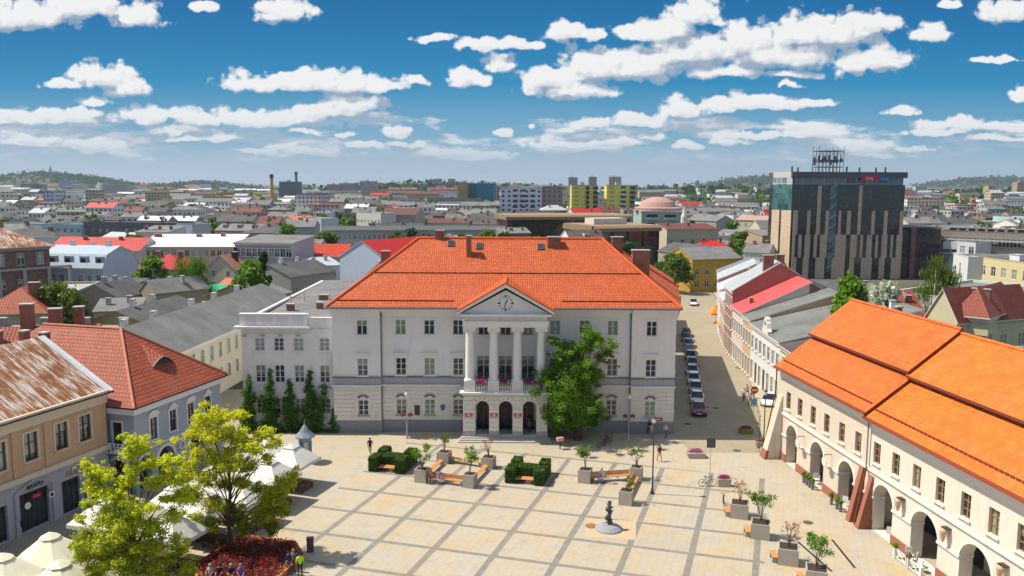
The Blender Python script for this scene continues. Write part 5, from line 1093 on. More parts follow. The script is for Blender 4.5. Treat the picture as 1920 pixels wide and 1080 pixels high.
ph('orange_roof_house', 'orange-tiled hipped house at the edge of the old brick house', (-40, 592), (86, 588), 9.2, 13, pl_((.5, .42, .3)), ('hip', 3.4, RT_), ((1.4, 1.6), (5, 1.6)), {'f': 6}, 1, 1, None, 'plain', .4, ((.72, .3, 1.3, .9, 2),))
# grey felt roofed courtyard houses
G4 = 'grey felt roofed courtyard houses'
for i, (pl, pr, z, d, rk, rh, rm_, lb, wc_) in enumerate([
    ((150, 545), (222, 548), 6.5, 9, 'shed', 1.6, FELTD, 'flat grey roofed courtyard house beside the birch-green tree', (.36, .33, .27)),
    ((222, 560), (284, 545), 6.5, 9, 'gable', 2.4, FELTD, 'small grey gabled courtyard house with tan side wall', (.40, .34, .24)),
    ((175, 585), (262, 582), 6.0, 7, 'shed', 1.2, FELT, 'low pale courtyard shed roof behind the grey metal ridge', (.42, .39, .32)),
    ((300, 618), (405, 584), 5.8, 14, 'gable', 2.6, FELTD, 'wide dark grey gabled roof with tan wall along the yellow street house', (.46, .34, .17)),
    ((400, 600), (446, 586), 5.6, 8, 'shed', 1.2, FELTD, 'small dark flat shed below the green roof', (.16, .17, .18)),
    ((492, 560), (545, 548), 7.4, 12, 'gable', 2.2, FELT, 'tan walled house with grey roof beyond the long street house', (.50, .38, .22)),
    ((545, 520), (628, 508), 7.8, 12, 'gable', 2.4, FELTD, 'dark grey roof squeezed before the peach house', (.36, .34, .31)),
    ((262, 545), (292, 550), 7.0, 11, 'gabley', 2.2, FELT, 'narrow grey gable beside the crimson hipped roof', (.38, .32, .22)),
    ((585, 500), (640, 497), 7.0, 8, 'shed', 1.4, mat('metal', (.45, .5, .55)), 'pale metal roofed annex in front of the blue gable', (.5, .52, .55))]):
    ph('courtyard_house', lb, pl, pr, z, d, pl_(wc_, .5), (rk, rh, rm_), ((1.2, 1.5), (3.9, 1.5)), None, 1.0, 1, None, 'plain', .3, ((.25, .5, .8, .6, 1.2), (.7, .6, .8, .6, 1.3)), group=G4, chm=WHITE if i in (3, 5, 6) else CONC)
# long colonnaded range and the glass theatre behind the town hall
rng = ph('colonnade_range', 'very long white two-storey range with rows of small windows behind the town hall roof', (604, 432), (950, 431), 9.8, 14, pl_((.52, .52, .50)), ('shed', .8, FELTD), ((1.0, 1.9), (6.2, 1.9)), {'f': 38, 'l': 3}, 1.0, 1, None, 'plain', .9)
BRZ = mat('paint', (.30, .20, .11), rough=.6); CWB = mat('curtainwall', (.055, .035, .028), mc=(.03, .02, .015), w=2.2, h=2.4)
def glass_hall(name, label, pl, pr, z, d, posts):
    (x, y), rz, L = eaves(pl, pr, z); r = empty(name, label, 'building', (x, y, 0), rz); q = MB(); q.box(0, L, 0, d, 0, z, CWB); q.build('glass_wall', r)
    q = MB(); q.prism([(-.9, z-.9), (-.9, z+.3), (0, z+1.1), (d, z+1.1), (d+.9, z+.3), (d+.9, z-.9)][::-1], -1, L+1, BRZ, axis='x', M=None); q.build('roof', r)
    for i in range(posts+1): q = MB(); q.box(i*L/posts-.22, i*L/posts+.22, -.5, -.003, 0, z-.9, mat('paint', (.03, .02, .018))); q.build('post', r)
    return r
glass_hall('glass_hall', 'long brown glass hall with tan fascia rising behind the town hall ridge', (952, 408), (1180, 407), 14.5, 22, 9)
gh = glass_hall('glass_hall', 'smaller brown mirrored glass hall with tan rounded fascia at the roof corner', (1119, 430), (1234, 428), 13.2, 24, 4)
q = MB(); q.box(4, 17, 10, 17, 14.3, 16.4, mat('plain', (.62, .58, .50))); q.build('rooftop_plant', gh)
# apartment blocks
FW = mat('facade', (.62, .65, .70), w=4, h=3.1); FB = mat('facade', (.30, .25, .21), w=3.4, h=3.1, wc=(.12, .10, .09)); FY = mat('facade', (.46, .40, .07), w=6, h=3, wc=(.30, .28, .08))
def block(name, label, pl, pr, ytop, Y, d, m, floors, bal=None, zb=None, rz=0, cat='apartment block', group=None, top=None):
    x0, z1 = GY(pl, ytop, Y); x1, _ = GY(pr, ytop, Y); L = x1-x0; zb = terr((x0+x1)/2, Y) if zb is None else zb; H = z1-zb
    r = empty(name, label, cat, (x0, Y, zb), rz, group); q = MB(); q.box(0, L, 0, d, 0, H, m, M=None); q.build('wall', r)
    q = MB(); q.box(-.2, L+.2, -.2, d+.2, H+.003, H+.5, top or CONC); q.box(L*.35, L*.5, d*.3, d*.6, H+.5, H+2.6, CONC); q.build('roof', r)
    if bal:
        for (a, b_, m2, dark) in bal:
            for k in range(floors):
                z = H*(k+.12)/floors; q = MB(); q.box(a*L, b_*L, -1.2, -.003, z, z+1.0, m2); q.poly([(a*L, -.02, z+1.0), (b_*L, -.02, z+1.0), (b_*L, -.02, z+2.5), (a*L, -.02, z+2.5)], DARK); q.build('balcony', r)
    return r
WB = mat('plain', (.66, .68, .72)); YB = mat('facade', (.80, .72, .16), w=7, h=3, wc=(.52, .46, .10)); RB = mat('plain', (.30, .04, .03)); YG = mat('plain', (.74, .62, .30))
block('apartment_block', 'white and navy eight-storey apartment block with balconies', 938, 1016, 353, 560, 16, FW, 7, ((.3, .42, WB, 1), (.5, .62, WB, 1), (.72, .84, WB, 1)))
block('apartment_block', 'brown-grey apartment block adjoining the white and navy block', 1016, 1056, 350, 562, 18, FB, 7)
block('apartment_block', 'yellow-green tower block with dark red stripe', 1072, 1121, 348, 600, 18, YB, 8, ((.55, .68, RB, 1), (.82, 1.0, mat('plain', (.25, .17, .08)), 1)))
block('apartment_block', 'yellow-green tower block with white balcony stripe', 1138, 1191, 348, 600, 18, YB, 8, ((.5, .68, WB, 1), (.82, 1.0, mat('plain', (.25, .17, .08)), 1)))
block('apartment_block', 'ochre slab block before the blue slab block on the hill', 858, 876, 343, 900, 30, mat('plain', (.42, .30, .13)), 6)
block('apartment_block', 'green slab block between ochre and blue ones', 876, 893, 344, 930, 40, mat('plain', (.12, .24, .17)), 6)
o = block('apartment_block', 'bright blue stepped slab block on the hill', 893, 930, 344, 900, 40, mat('plain', (.03, .20, .34)), 6)
block('apartment_block', 'pinkish stepped slab running down beside the blue block', 926, 952, 350, 880, 30, mat('facade', (.40, .30, .28), w=3, h=3), 6)
FG = mat('facade', (.40, .40, .42), w=3, h=3); FP = mat('facade', (.50, .26, .26), w=3, h=3)
for (pl, pr, yt, Y, m, lb) in ((613, 640, 346, 1500, FP, 'pink and cream hillside tower block'), (636, 662, 344, 1540, FG, 'grey tower block touching the pink one'), (674, 706, 340, 1500, FG, 'wide pale grey tower block with white end'),
    (803, 815, 337, 1800, FG, 'small hilltop tower, first of the grey trio'), (817, 828, 336, 1820, FG, 'small hilltop tower, middle of the grey trio'), (840, 853, 336, 1800, FG, 'small hilltop tower standing apart from its two neighbours'),
    (1066, 1083, 333, 1300, FG, 'round-cornered grey tower behind the red-striped block'), (1104, 1119, 332, 1300, FG, 'slim grey tower between the yellow-green blocks'), (1142, 1165, 332, 1300, mat('facade', (.55, .45, .38), w=3, h=3), 'reddish white tower behind the white-striped block'),
    (38, 62, 345, 1500, FB, 'brownish slab block below the church hill'), (60, 79, 346, 1520, FG, 'grey slab block below the church hill'), (110, 135, 337, 2300, mat('facade', (.42, .45, .52), w=4, h=3), 'hazy blue-grey slab at the hill foot'), (133, 150, 340, 2320, FG, 'lower hazy slab at the hill foot'),
    (1640, 1655, 352, 1500, FG, 'far pale block beside the hotel roof'), (1908, 1925, 342, 1500, mat('facade', (.45, .35, .2), w=3, h=3), 'ochre tower block at the picture edge')):
    block('tower_block', lb, pl, pr, yt, Y, 16, m, 10, group='far tower blocks')
cyl = MB(); x0, z1 = GY(210, 340, 1150); R0 = 19.; cyl.lathe([(R0, 0), (R0, z1-8), (R0*.93, z1-8), (R0*.93, z1-6)], mat('facade', (.55, .55, .50), w=3.2, h=3.1), 40); ob = cyl.build('round_tower', None, (x0, 1150, terr(x0, 1150)), 0, False, 'wide round white tower block near the church hill', 'tower block')
x0, z1 = GY(95, 330, 3230); ch = empty('hilltop_church', 'tiny white church with slim spire on the wooded hill', 'church', (x0, 3230, terr(x0, 3230)-2)); q = MB(); q.box(-30, 34, 0, 20, 0, 20, pl_((.6, .62, .6))); q.build('nave', ch)
q = MB(); q.box(-8, 4, -4, 12, 0, 34, pl_((.5, .52, .5))); q.build('tower', ch); q = MB(); q.lathe([(8, 0), (5, 8), (2.4, 16), (.4, 30)], mat('plain', (.05, .08, .08)), 8, (-2, 4), 34); q.build('spire', ch); ch.scale = (.6, .6, .6)
for nm_, pxx, yt, yb, Y, r_, m, lb in (('factory_chimney', 509, 327, 366, 900, 1.6, mat('plain', (.62, .38, .08)), 'ochre factory chimney with dark cap on the skyline'), ('factory_chimney', 555, 322, 362, 1100, 1.5, mat('plain', (.12, .13, .14)), 'dark slim factory chimney beside the boiler house')):
    x, z1 = GY(pxx, yt, Y); zb = terr(x, Y); q = MB(); q.lathe([(r_*1.6, 0), (r_, (z1-zb)*.97), (r_*1.2, z1-zb)], m, 12); o = q.build(nm_, None, (x, Y, zb), 0, True, lb, 'chimney')
    q = MB(); q.lathe([(r_*1.35, -4), (r_*1.35, 0)], DARK, 12, (0, 0), z1-zb+.01); q.build('cap', o)
block('boiler_house', 'dark grey boiler house under the slim factory chimney', 523, 555, 341, 1090, 30, mat('plain', (.16, .18, .21)), 4, cat='factory')
# domed green building
dm = block('domed_hall', 'pale green hall with balconies and copper-pink dome', 1203, 1280, 398, 380, 26, mat('plain', (.34, .46, .38)), 4, ((.12, .4, mat('plain', (.5, .56, .55)), 1), (.56, .84, mat('plain', (.5, .56, .55)), 1)), cat='hall')
q = MB(); Hd = GY(1240, 398, 380)[1]; q.lathe([(11, 0), (11, 1.2), (9, 1.6), (8.6, 2.3), (7.6, 3.9), (5.6, 5.2), (3, 6.1), (.2, 6.4)], mat('plain', (.45, .27, .23)), 28, (9.5, 13), Hd+.5); q.build('dome', dm, smooth=False)
# hotel ---------------------------------------------------------
HY = 250.; hx0, hz1 = GY(1487, 322, HY); hx1, _ = GY(1699, 322, HY); ht = empty('hotel_tower', 'tall dark glass hotel tower with beige stone strips, rooftop steel frame and lit sign', 'hotel', (hx0, HY, 0))
L = hx1-hx0; H = hz1; CW = mat('curtainwall', (.012, .022, .026), w=1.15, h=1.5); CWG = mat('curtainwall', (.04, .12, .12), w=1.6, h=1.6, mc=(.05, .12, .12)); PAN = mat('panels', (.56, .43, .34), w=1.4, h=.55); PANL = mat('panels', (.66, .50, .34), w=1.4, h=.55); STEEL = mat('paint', (.10, .10, .11), rough=.5)
q = MB(); q.box(.0, L, 0, 22, 0, H-3.8, CW); q.build('glass_wall', ht)
q = MB(); q.box(-.3, L+.4, -.4, 22.4, H-1.75, H, STEEL); q.box(.6, L-.4, .6, 21, H-3.799, H-1.752, mat('curtainwall', (.10, .15, .16), w=3.2, h=2.2, mc=(.3, .3, .32))); rf = q.build('roof', ht)
def hz(y): return GY(1590, y, HY)[1]
def hxx(p): return GY(p, 420, HY)[0]-hx0
ztop, zm, zl = hz(395), hz(440), hz(483)
for a, b_, yt in ((1487, 1495, 395), (1512.5, 1518.5, 395), (1530, 1537, 348), (1547, 1553, 395), (1571, 1576, 395), (1587, 1594, 395), (1607, 1613.5, 348), (1633, 1639.5, 395), (1656, 1663, 395), (1686, 1692.5, 395)): q = MB(); q.box(hxx(a), hxx(b_), -.28, -.003, zm, hz(yt), PAN); q.build('stone_strip', ht)
def stones(dark, z0, z1):           # stone between the dark window slots of one storey band
    e_ = [1487]+[v for d in dark for v in d]+[1693]
    for a, b_ in zip(e_[::2], e_[1::2]): q = MB(); q.box(hxx(a), hxx(b_), -.25, -.002, z0, z1, PAN); q.build('stone_panel', ht)
stones(((1492, 1498), (1504, 1510), (1520, 1527), (1533, 1539), (1552, 1567), (1587.5, 1596), (1607.5, 1614.5), (1619, 1626.5), (1636, 1643), (1647.5, 1654.5), (1665, 1671.5), (1676, 1682)), zl, zm)
stones(((1496, 1508), (1519, 1532), (1549, 1563), (1587, 1596), (1605, 1618), (1638, 1652), (1662, 1674.5)), 0, zl)
q = MB(); Ms = Matrix.Rotation(radians(102), 4, 'Z'); xs_ = GY(1453, 326, HY+7)[0]-hx0
def sp(s0, s1, z0, z1, m, off=0): 
    a = Vector((xs_, 8.5)); b_ = Vector((-.02, 0)); p0 = a.lerp(b_, s0); p1 = a.lerp(b_, s1); n = Vector((-(b_-a).y, (b_-a).x)).normalized()*-off
    return [(p0.x-n.x, p0.y-n.y, z0), (p1.x-n.x, p1.y-n.y, z0), (p1.x-n.x, p1.y-n.y, z1), (p0.x-n.x, p0.y-n.y, z1)]
for s0, s1, z0, z1, m in ((0, .40, 0, ztop, PANL), (.40, .5, 0, ztop, DGLASS), (.5, 1, 0, ztop, PANL), (0, 1, ztop, H-3.8, CWG), (0, 1, H-3.8, H-1.7, mat('curtainwall', (.3, .36, .38), w=2.5, h=2.2, mc=(.6, .6, .6))), (0, 1, H-1.7, H, mat('plain', (.55, .52, .5)))): q.poly(sp(s0, s1, z0, z1, m), m)
q.poly([(xs_, 8.5, 0), (xs_, 8.5, H), (xs_+8, 22, H), (xs_+8, 22, 0)], CW); q.poly([(xs_, 8.5, H), (0, 0, H), (0, 22, H), (xs_+8, 22, H)], STEEL); q.build('side_wing', ht)
q = MB(); q.box(hxx(1553.5), hxx(1566.5), -.12, -.003, 2, hz(346), CWG); 
for k in range(9): zz = 3+k*3.0; q.tube((hxx(1554), -.2, zz), (hxx(1566), -.2, zz+1.6), .12, .12, mat('plain', (.35, .4, .4)), 5)
q.build('stair_glazing', ht)
q = MB(); q.box(hxx(1611)-.2, hxx(1640), -.75, -.41, hz(339)+.1, hz(329), mat('paint', (.50, .01, .05))); sgn = q.build('sign_board', ht, label='crimson sign reading DAL')
q = MB(); q.box(hxx(1640)+.003, hxx(1664), -.7, -.41, hz(338), hz(331), mat('paint', (.02, .13, .30))); q.build('sign_board', ht, label='blue sign reading hotel')
text('DAL', 1.25, mat('paint', (.9, .9, .9)), sgn, (hxx(1624), -.78, hz(338.2)+.15)); text('hotel', .95, mat('paint', (.25, .62, .85)), sgn, (hxx(1652), -.73, hz(337)))
fx0, fx1 = GY(1535, 300, HY+6)[0]-hx0, GY(1582, 300, HY+6)[0]-hx0; fz1 = GY(1560, 273, HY+6)[1]; q = MB(); yy = 6
for y in (yy, yy+5):
    for i in range(8): x = fx0+(fx1-fx0)*i/7; q.tube((x, y, H), (x, y, fz1-(0 if i in (0, 7) else R.uniform(.3, 2.0))), .09 if i % 3 else .15, .07, STEEL, 5)
    for z in (H+1.6, H+3.2, H+3.6, fz1-1.6): q.tube((fx0, y, z), (fx1, y, z), .12, .12, STEEL, 5)
    for i in range(6): x = fx0+(fx1-fx0)*i/6; q.tube((x, y, H+3.6), (x+(fx1-fx0)/6, y, fz1-1.6), .06, .06, STEEL, 4); q.box(x+.2, x+.8, y-.25, y-.13, H+2+R.random()*2, H+3.6+R.random()*2, STEEL)
for x in (fx0, fx1): 
    for z in (H+1.6, fz1-1.6): q.tube((x, yy, z), (x, yy+5, z), .1, .1, STEEL, 5)
q.build('rooftop_frame', rf)
for p_ in (1487, 1498, 1614, 1645, 1663, 1590): x = hxx(p_); q = MB(); q.box(x-.2, x+.2, 3, 3.4, H, H+1.3+R.random()*.5, STEEL); q.build('antenna', rf)
an_ = empty('hotel_annex', 'lower dark glass annex with red-brown brick end beside the hotel', 'building', (hx1+.3, HY+2, 0)); q = MB(); h2 = hz(428); w2 = GY(1762, 460, HY+2)[0]-hx1
q.box(0, 3.4, .6, 18, 0, h2-.4, CW); q.box(3.402, 5.0, 0, 18, 0, h2, mat('brick', (.22, .07, .045))); q.box(5.002, w2, .3, 18, 0, h2-.1, CW); q.build('wall', an_); q = MB(); q.box(-.1, w2+.1, .2, 18.2, h2+.003, h2+.3, STEEL); q.build('roof', an_)
# right-hand middle distance
RDT = mat('tile', (.30, .075, .045), mort=.8, dk=.5); PG = pl_((.62, .66, .56), .1); G5 = None
ph('red_roof_house', 'house with dark red tiled roof and skylights below the hotel', (1668, 602), (1740, 603), 8.5, 14, pl_((.55, .55, .48)), ('gable', 3.6, RDT), ((1.4, 1.7), (5, 1.9)), {'f': 3, 'r': 2}, 1.6, 1, TCR, 'plain', .5, ((.3, .3, 1, .6, 1), (.75, .3, 1, .6, 1)))
ph('cream_gable_house', 'cream house with pale stepped gable beside the birch', (1738, 590), (1795, 600), 9.5, 15, pl_((.62, .56, .36), .15), ('gabley', 4.0, RDT), ((1.4, 1.7), (5, 1.9)), {'f': 2, 'r': 4}, 1.3, 1, TCR, 'plain', .4)
ph('cream_corner_house', 'cream house with curved dark red tiled roof and chimneys', (1793, 592), (1850, 598), 9.8, 15, pl_((.64, .58, .36), .1), ('hip', 4.0, RDT), ((1.2, 2.2), (5.2, 2.2)), {'f': 4, 'r': 3}, 1.5, 1, TCR, 'plain', .6, ((.3, .25, .8, .6, 1.6), (.7, .25, .8, .6, 1.6)))
ph('pale_green_house', 'pale green windowless side wall with one recessed balcony', (1845, 566), (1990, 540), 11.6, 14, PG, ('flat', 0, FELT), ((7, 2.3),), {'f': 6}, 2.4, 1, None, skip=tuple(('f', 0, i) for i in (1, 2, 3, 4, 5)))
ph('dark_green_house', 'flat-roofed dark green wall behind the long arcade roof', (1806, 672), (1990, 690), 10.5, 10, pl_((.10, .15, .08), .4), ('flat', 0, FELTD), ((4, 1.5),), {}, 1, 1, CONC)
ph('yellow_balcony_house', 'pale yellow flat-topped house with one bright yellow framed bay', (1818, 480), (1935, 495), 12.5, 12, pl_((.66, .56, .30), .1), ('flat', 0, FELTD), ((2, 1.8), (5.2, 1.9), (8.8, 2.0)), {'f': 6}, 1.4, 1, None, 'plain', .3, ((.4, .5, 3, 2, 1.2), (.8, .5, 3, 2, 1.2)), chm=WHITE)
ph('white_side_house', 'white windowed slab with blank pale wall next to the yellow house', (1788, 476), (1816, 482), 12.6, 12, pl_((.66, .66, .62), .1), ('flat', 0, FELT), ((3, 3), (8, 3)), {'f': 1}, .8, 1)
mc_ = ph('shopping_complex', 'large grey and brown shopping complex with terraces and flat roofs', (1766, 432), (1990, 440), 14.5, 26, pl_((.30, .26, .22), .5), ('flat', 0, FELTD), ((1.5, 2), (6, 2.6), (10.2, 2.4)), {'f': 16}, 2.2, 1, None, 'plain', .3, tuple((x/12, .1, 1.6, 1.2, 1.3) for x in range(1, 12)), chm=DARK)
q = MB(); q.box(-.5, 40, -2.0, -.2, 7.5, 7.9, CONC); q.box(-.5, 40, -1.6, -.2, 11.8, 12.1, CONC); q.box(1, 9, -1.8, -.25, 9.0, 11.3, pl_((.6, .6, .6))); q.build('terrace', mc_)
ph('white_annex', 'white stepped annex with balcony in front of the shopping complex', (1768, 450), (1830, 455), 11.5, 6, pl_((.62, .63, .66), .1), ('flat', 0, FELT), ((4.4, 1.8), (8, 2.2)), {'f': 4}, 1.8, 1)
for i, (pl, pr, z, d, wc_, rk, rh, rm_, lb) in enumerate([
    ((1299, 487), (1390, 484), 8.6, 13, (.50, .33, .06), 'gable', 2.6, FELT, 'ochre and white house with grey roof at the end of the side street'),
    ((1300, 466), (1372, 467), 8.0, 9, (.60, .56, .5), 'hip', 2.4, REDM, 'bright red hipped roof behind the ochre house'),
    ((1234, 470), (1300, 478), 6.5, 12, (.42, .38, .32), 'gable', 2.6, FELTD, 'grey-brown roofed house beside the leafy tree and glass hall'),
    ((1394, 472), (1442, 474), 8.0, 10, (.45, .55, .45), 'gable', 2.2, FELT, 'house with blue mural panel and grey roof'),
    ((1288, 412), (1343, 415), 11, 12, (.42, .40, .37), 'gable', 2.6, FELT, 'grey rendered tenement behind the slim white tower'),
    ((1345, 402), (1375, 404), 13, 12, (.62, .64, .60), 'flat', 0, FELT, 'small white and mint green cube house'),
    ((1380, 412), (1445, 414), 11, 12, (.66, .60, .42), 'gable', 2.0, mat('metal', (.5, .3, .25)), 'cream apartment house with pink roof before the hotel'),
    ((1320, 440), (1345, 442), 8, 9, (.66, .66, .66), 'flat', 0, FELT, 'small white house among the trees'),
    ((1345, 438), (1385, 440), 8, 9, (.62, .64, .68), 'gable', 1.6, FELT, 'blue-white low house by the cube house'),
    ((1702, 414), (1890, 416), 9, 20, (.46, .45, .42), 'flat', 0, mat('felt', (.4, .4, .38)), 'very long pale flat hall beyond the hotel annex'),
    ((1700, 442), (1762, 444), 9, 14, (.50, .42, .36), 'flat', 0, mat('metal', (.5, .04, .04)), 'low pinkish market hall with red canopies'),
    ((1862, 405), (1925, 408), 12, 12, (.42, .58, .58), 'flat', 0, FELT, 'mint and orange block far beyond the complex'),
    ((1500, 555), (1620, 560), 6.5, 12, (.36, .34, .32), 'gable', 2.4, FELTD, 'grey roofed yard building between street houses and hotel'),
    ((1560, 545), (1660, 545), 7.0, 6, (.40, .30, .2), 'shed', .6, FELT, 'brownish row with small white arches below the hotel'),
    ((110, 405), (165, 407), 10, 10, (.5, .5, .46), 'flat', 0, FELT, 'off-white small block behind the derelict brick house'),
    ((0, 418), (78, 420), 11, 14, (.42, .50, .55), 'flat', 0, FELT, 'pale blue low block peeping over the rusty hipped roof'),
    ((78, 420), (152, 421), 11, 14, (.44, .52, .62), 'flat', 0, FELT, 'light blue flat block with one dark window band'),
    ((155, 416), (325, 418), 12, 16, (.16, .16, .18), 'flat', 0, FELTD, 'long dark flat block with two salmon awnings'),
    ((80, 447), (190, 452), 6.5, 9, (.50, .48, .28), 'flat', 0, mat('felt', (.38, .38, .36)), 'low olive-cream hall with car park roof'),
    ((185, 448), (290, 452), 7.5, 12, (.35, .35, .33), 'gable', 2.2, mat('metal', (.5, .52, .52)), 'ribbed pale metal roofed hall before the dark block'),
    ((560, 408), (602, 410), 12, 10, (.58, .60, .60), 'flat', 0, FELT, 'white cube with dark strip windows left of the colonnade range'),
    ((525, 415), (556, 417), 10, 12, (.46, .38, .22), 'gabley', 2.6, mat('metal', (.6, .18, .08)), 'tan gable with orange side roof'),
    ((330, 420), (360, 421), 13, 9, (.44, .48, .54), 'flat', 0, FELT, 'tall grey-blue windowless cube behind the white sheet roof'),
    ((668, 398), (714, 400), 13, 10, (.60, .58, .52), 'flat', 0, FELT, 'white house with six small windows above the colonnade range'),
    ((715, 402), (780, 403), 12, 12, (.40, .36, .32), 'gable', 3.2, mat('tile', (.16, .06, .05)), 'dark maroon mansard house above the colonnade range'),
    ((855, 402), (905, 403), 12, 12, (.48, .48, .46), 'gable', 2.4, FELT, 'grey gabled tenement next to the park trees'),
    ((262, 386), (306, 387), 12, 12, (.50, .36, .10), 'gable', 3.2, FELTD, 'ochre house with black dormered mansard far behind'),
    ((800, 372), (903, 372), 14, 14, (.32, .29, .26), 'flat', 0, FELTD, 'long brown office slab in front of the hillside'),
    ((1200, 392), (1214, 393), 11, 8, (.55, .5, .45), 'flat', 0, FELT, 'small stone block squeezed by the domed hall')]):
    ph('town_building', lb, pl, pr, z, d, pl_(wc_, .3), (rk, rh, rm_), tuple((1.3+3.2*k, 1.6) for k in range(int((z-.8)/3.2))), None, 1.3, 1, None, 'plain', .3, ((.3, .45, .9, .6, 1.2), (.75, .55, .9, .6, 1.2)) if i % 2 else ())
# slim white tower by the domed hall
x, z1 = GY(1283, 398, 330); q = MB(); q.lathe([(1.6, 0), (1.3, z1*.9), (.7, z1), (.1, z1+2.5)], pl_((.66, .62, .52)), 10); q.build('slim_tower', None, (x, 330, 0), 0, False, 'slim cream round tower beside the domed green hall', 'tower')
# ---------------------------------------------------------------- the town beyond: many more houses
occ = []
bpy.context.view_layer.update()
for o in COL.objects:
    if o.parent is None and o.type == 'EMPTY' and o.get('category'):
        pts = [c.matrix_world @ Vector(k) for c in o.children for k in ([c.bound_box[0], c.bound_box[6], c.bound_box[3], c.bound_box[5]] if c.type == 'MESH' else [])]
        if pts: occ.append((min(p.x for p in pts)-1.5, max(p.x for p in pts)+1.5, min(p.y for p in pts)-1.5, max(p.y for p in pts)+1.5))
def free(x, y, r):
    if any(a-r < x < b_+r and c-r < y < d+r for a, b_, c, d in occ): return False
    if 15 < x < 66 and y < 255 and x < 66: return False
    if 60 <= x < 138 and y < 250: return False
    if -48 < x < 34 and y < 165: return False
    return True
WALLS = [('cream', (.62, .55, .40)), ('white', (.74, .73, .70)), ('grey', (.44, .44, .44)), ('tan', (.46, .36, .24)), ('ochre', (.46, .36, .14)), ('pinkish', (.48, .34, .30)), ('pale blue', (.40, .46, .52)), ('brown', (.28, .20, .15)), ('pale green', (.42, .48, .38))]
ROOFS = [('dark grey', FELTD), ('grey', FELT), ('ash grey', FELTG), ('rust-brown', mat('tile', (.20, .07, .05))), ('red', REDM), ('pale metal', mat('metal', (.46, .48, .50))), ('orange', mat('tile', (.55, .12, .04))), ('white', MW), ('brownish', PITCHR)]
LM = [('the old rusty hipped roof', -100, 190), ('the white sheet roof', -100, 290), ('the colonnade range', -60, 350), ('the long glass hall', 20, 330), ('the navy and white apartments', 20, 560), ('the yellow-green towers', 75, 600), ('the domed green hall', 70, 380), ('the hotel tower', 100, 250),
      ('the shopping complex', 190, 290), ('the round white tower', -560, 1150), ('the factory chimneys', -260, 900), ('the blue hillside slab', -30, 900), ('the peach house', -70, 250), ('the willow', -92, 215), ('the pale green side wall', 110, 175), ('the small cream gable', -95, 240), ('the church hill', -900, 1500), ('the long pale hall', 260, 560)]
seen = {}
def auto_label(x, y, w_, wn, rn, rk, nf):
    lm = sorted(LM, key=lambda q: (q[1]-x)**2+((q[2]-y)*.8)**2)[0]
    rel = ('beyond' if y > lm[2]+25 else 'before' if y < lm[2]-25 else 'level with'); side = 'left of' if x < lm[1]-14 else 'right of' if x > lm[1]+14 else 'in line with'
    a = f"{wn} house, {rn} {rk} roof, {rel} {lm[0]}"+('' if side[0] == 'i' else ', left side' if side[0] == 'l' else ', right side')
    if a in seen: 
        seen[a] += 1; ex = ['narrow ', 'broad ', 'tall ', 'squat ', 'shabby ', 'neat '][min(5, seen[a]-2)]; a = ex+a
    else: seen[a] = 1
    return a
proto = {}
def far_house(x, y, rz, w_, d_, h_, wi, ri, rk, wins):
    wn, wc_ = WALLS[wi]; rn, rm_ = ROOFS[ri]; word = {'gable': 'pitched', 'hip': 'hipped', 'flat': 'flat', 'shed': 'lean-to'}[rk]
    nf = int((h_-.6)/3.1); lb = auto_label(x, y, w_, wn, rn, word, nf)
    wall_m = pl_(wc_, .35) if wins else mat('facade', wc_, w=3.2, h=3.1)
    rr_ = building('town_house', lb, 'house', (x, y), rz, w_, d_, h_, wall_m, (rk, R.uniform(2.2, 3.6) if rk != 'shed' else 1.4, rm_), tuple((1.2+3.1*k, 1.6) for k in range(nf)), {'f': max(2, int(w_/3.3))}, 1.2, 1, None, 'plain', .3,
             tuple((R.random()*.8+.1, R.uniform(.3, .6), .8, .6, 1.2) for _ in range(R.choice((2, 3, 4)))), 'houses of the town', z=terr(x, y)-.1, windows=wins)
    rfo = [c for c in rr_.children if c.name.startswith('roof')][0]
    if wins and rk in ('gable', 'hip') and R.random() < .45:
        for k in range(max(1, int(w_/6))):
            xx = w_*(k+.5)/max(1, int(w_/6)); q = MB(); q.box(xx-.7, xx+.7, d_*.16, d_*.4, h_+.3, h_+2.2, wall_m, ROOFS[0][1]); q.poly([(xx-.45, d_*.16-.01, h_+1.0), (xx+.45, d_*.16-.01, h_+1.0), (xx+.45, d_*.16-.01, h_+1.9), (xx-.45, d_*.16-.01, h_+1.9)], DGLASS); q.build('dormer', rfo)
    elif wins and rk in ('flat', 'shed'):
        for k in range(2): xx, yy = R.uniform(1.5, w_-2.5), R.uniform(1.5, d_-2.5); q = MB(); q.box(xx, xx+R.uniform(.8, 2), yy, yy+R.uniform(.8, 1.6), h_-.4, h_+R.uniform(.5, 1.4), WHITE if R.random() < .4 else CONC); q.build('roof_plant', rfo)
    if wins and R.random() < .35: xx = R.uniform(1, w_-1); q = MB(); q.tube((xx, d_/2, h_), (xx, d_/2, h_+5), .04, .03, DARK, 4); q.box(xx-.7, xx+.7, d_/2-.02, d_/2+.02, h_+4.4, h_+4.46, DARK); q.build('aerial', rfo)
houses = 0; tries = 0; grid = []
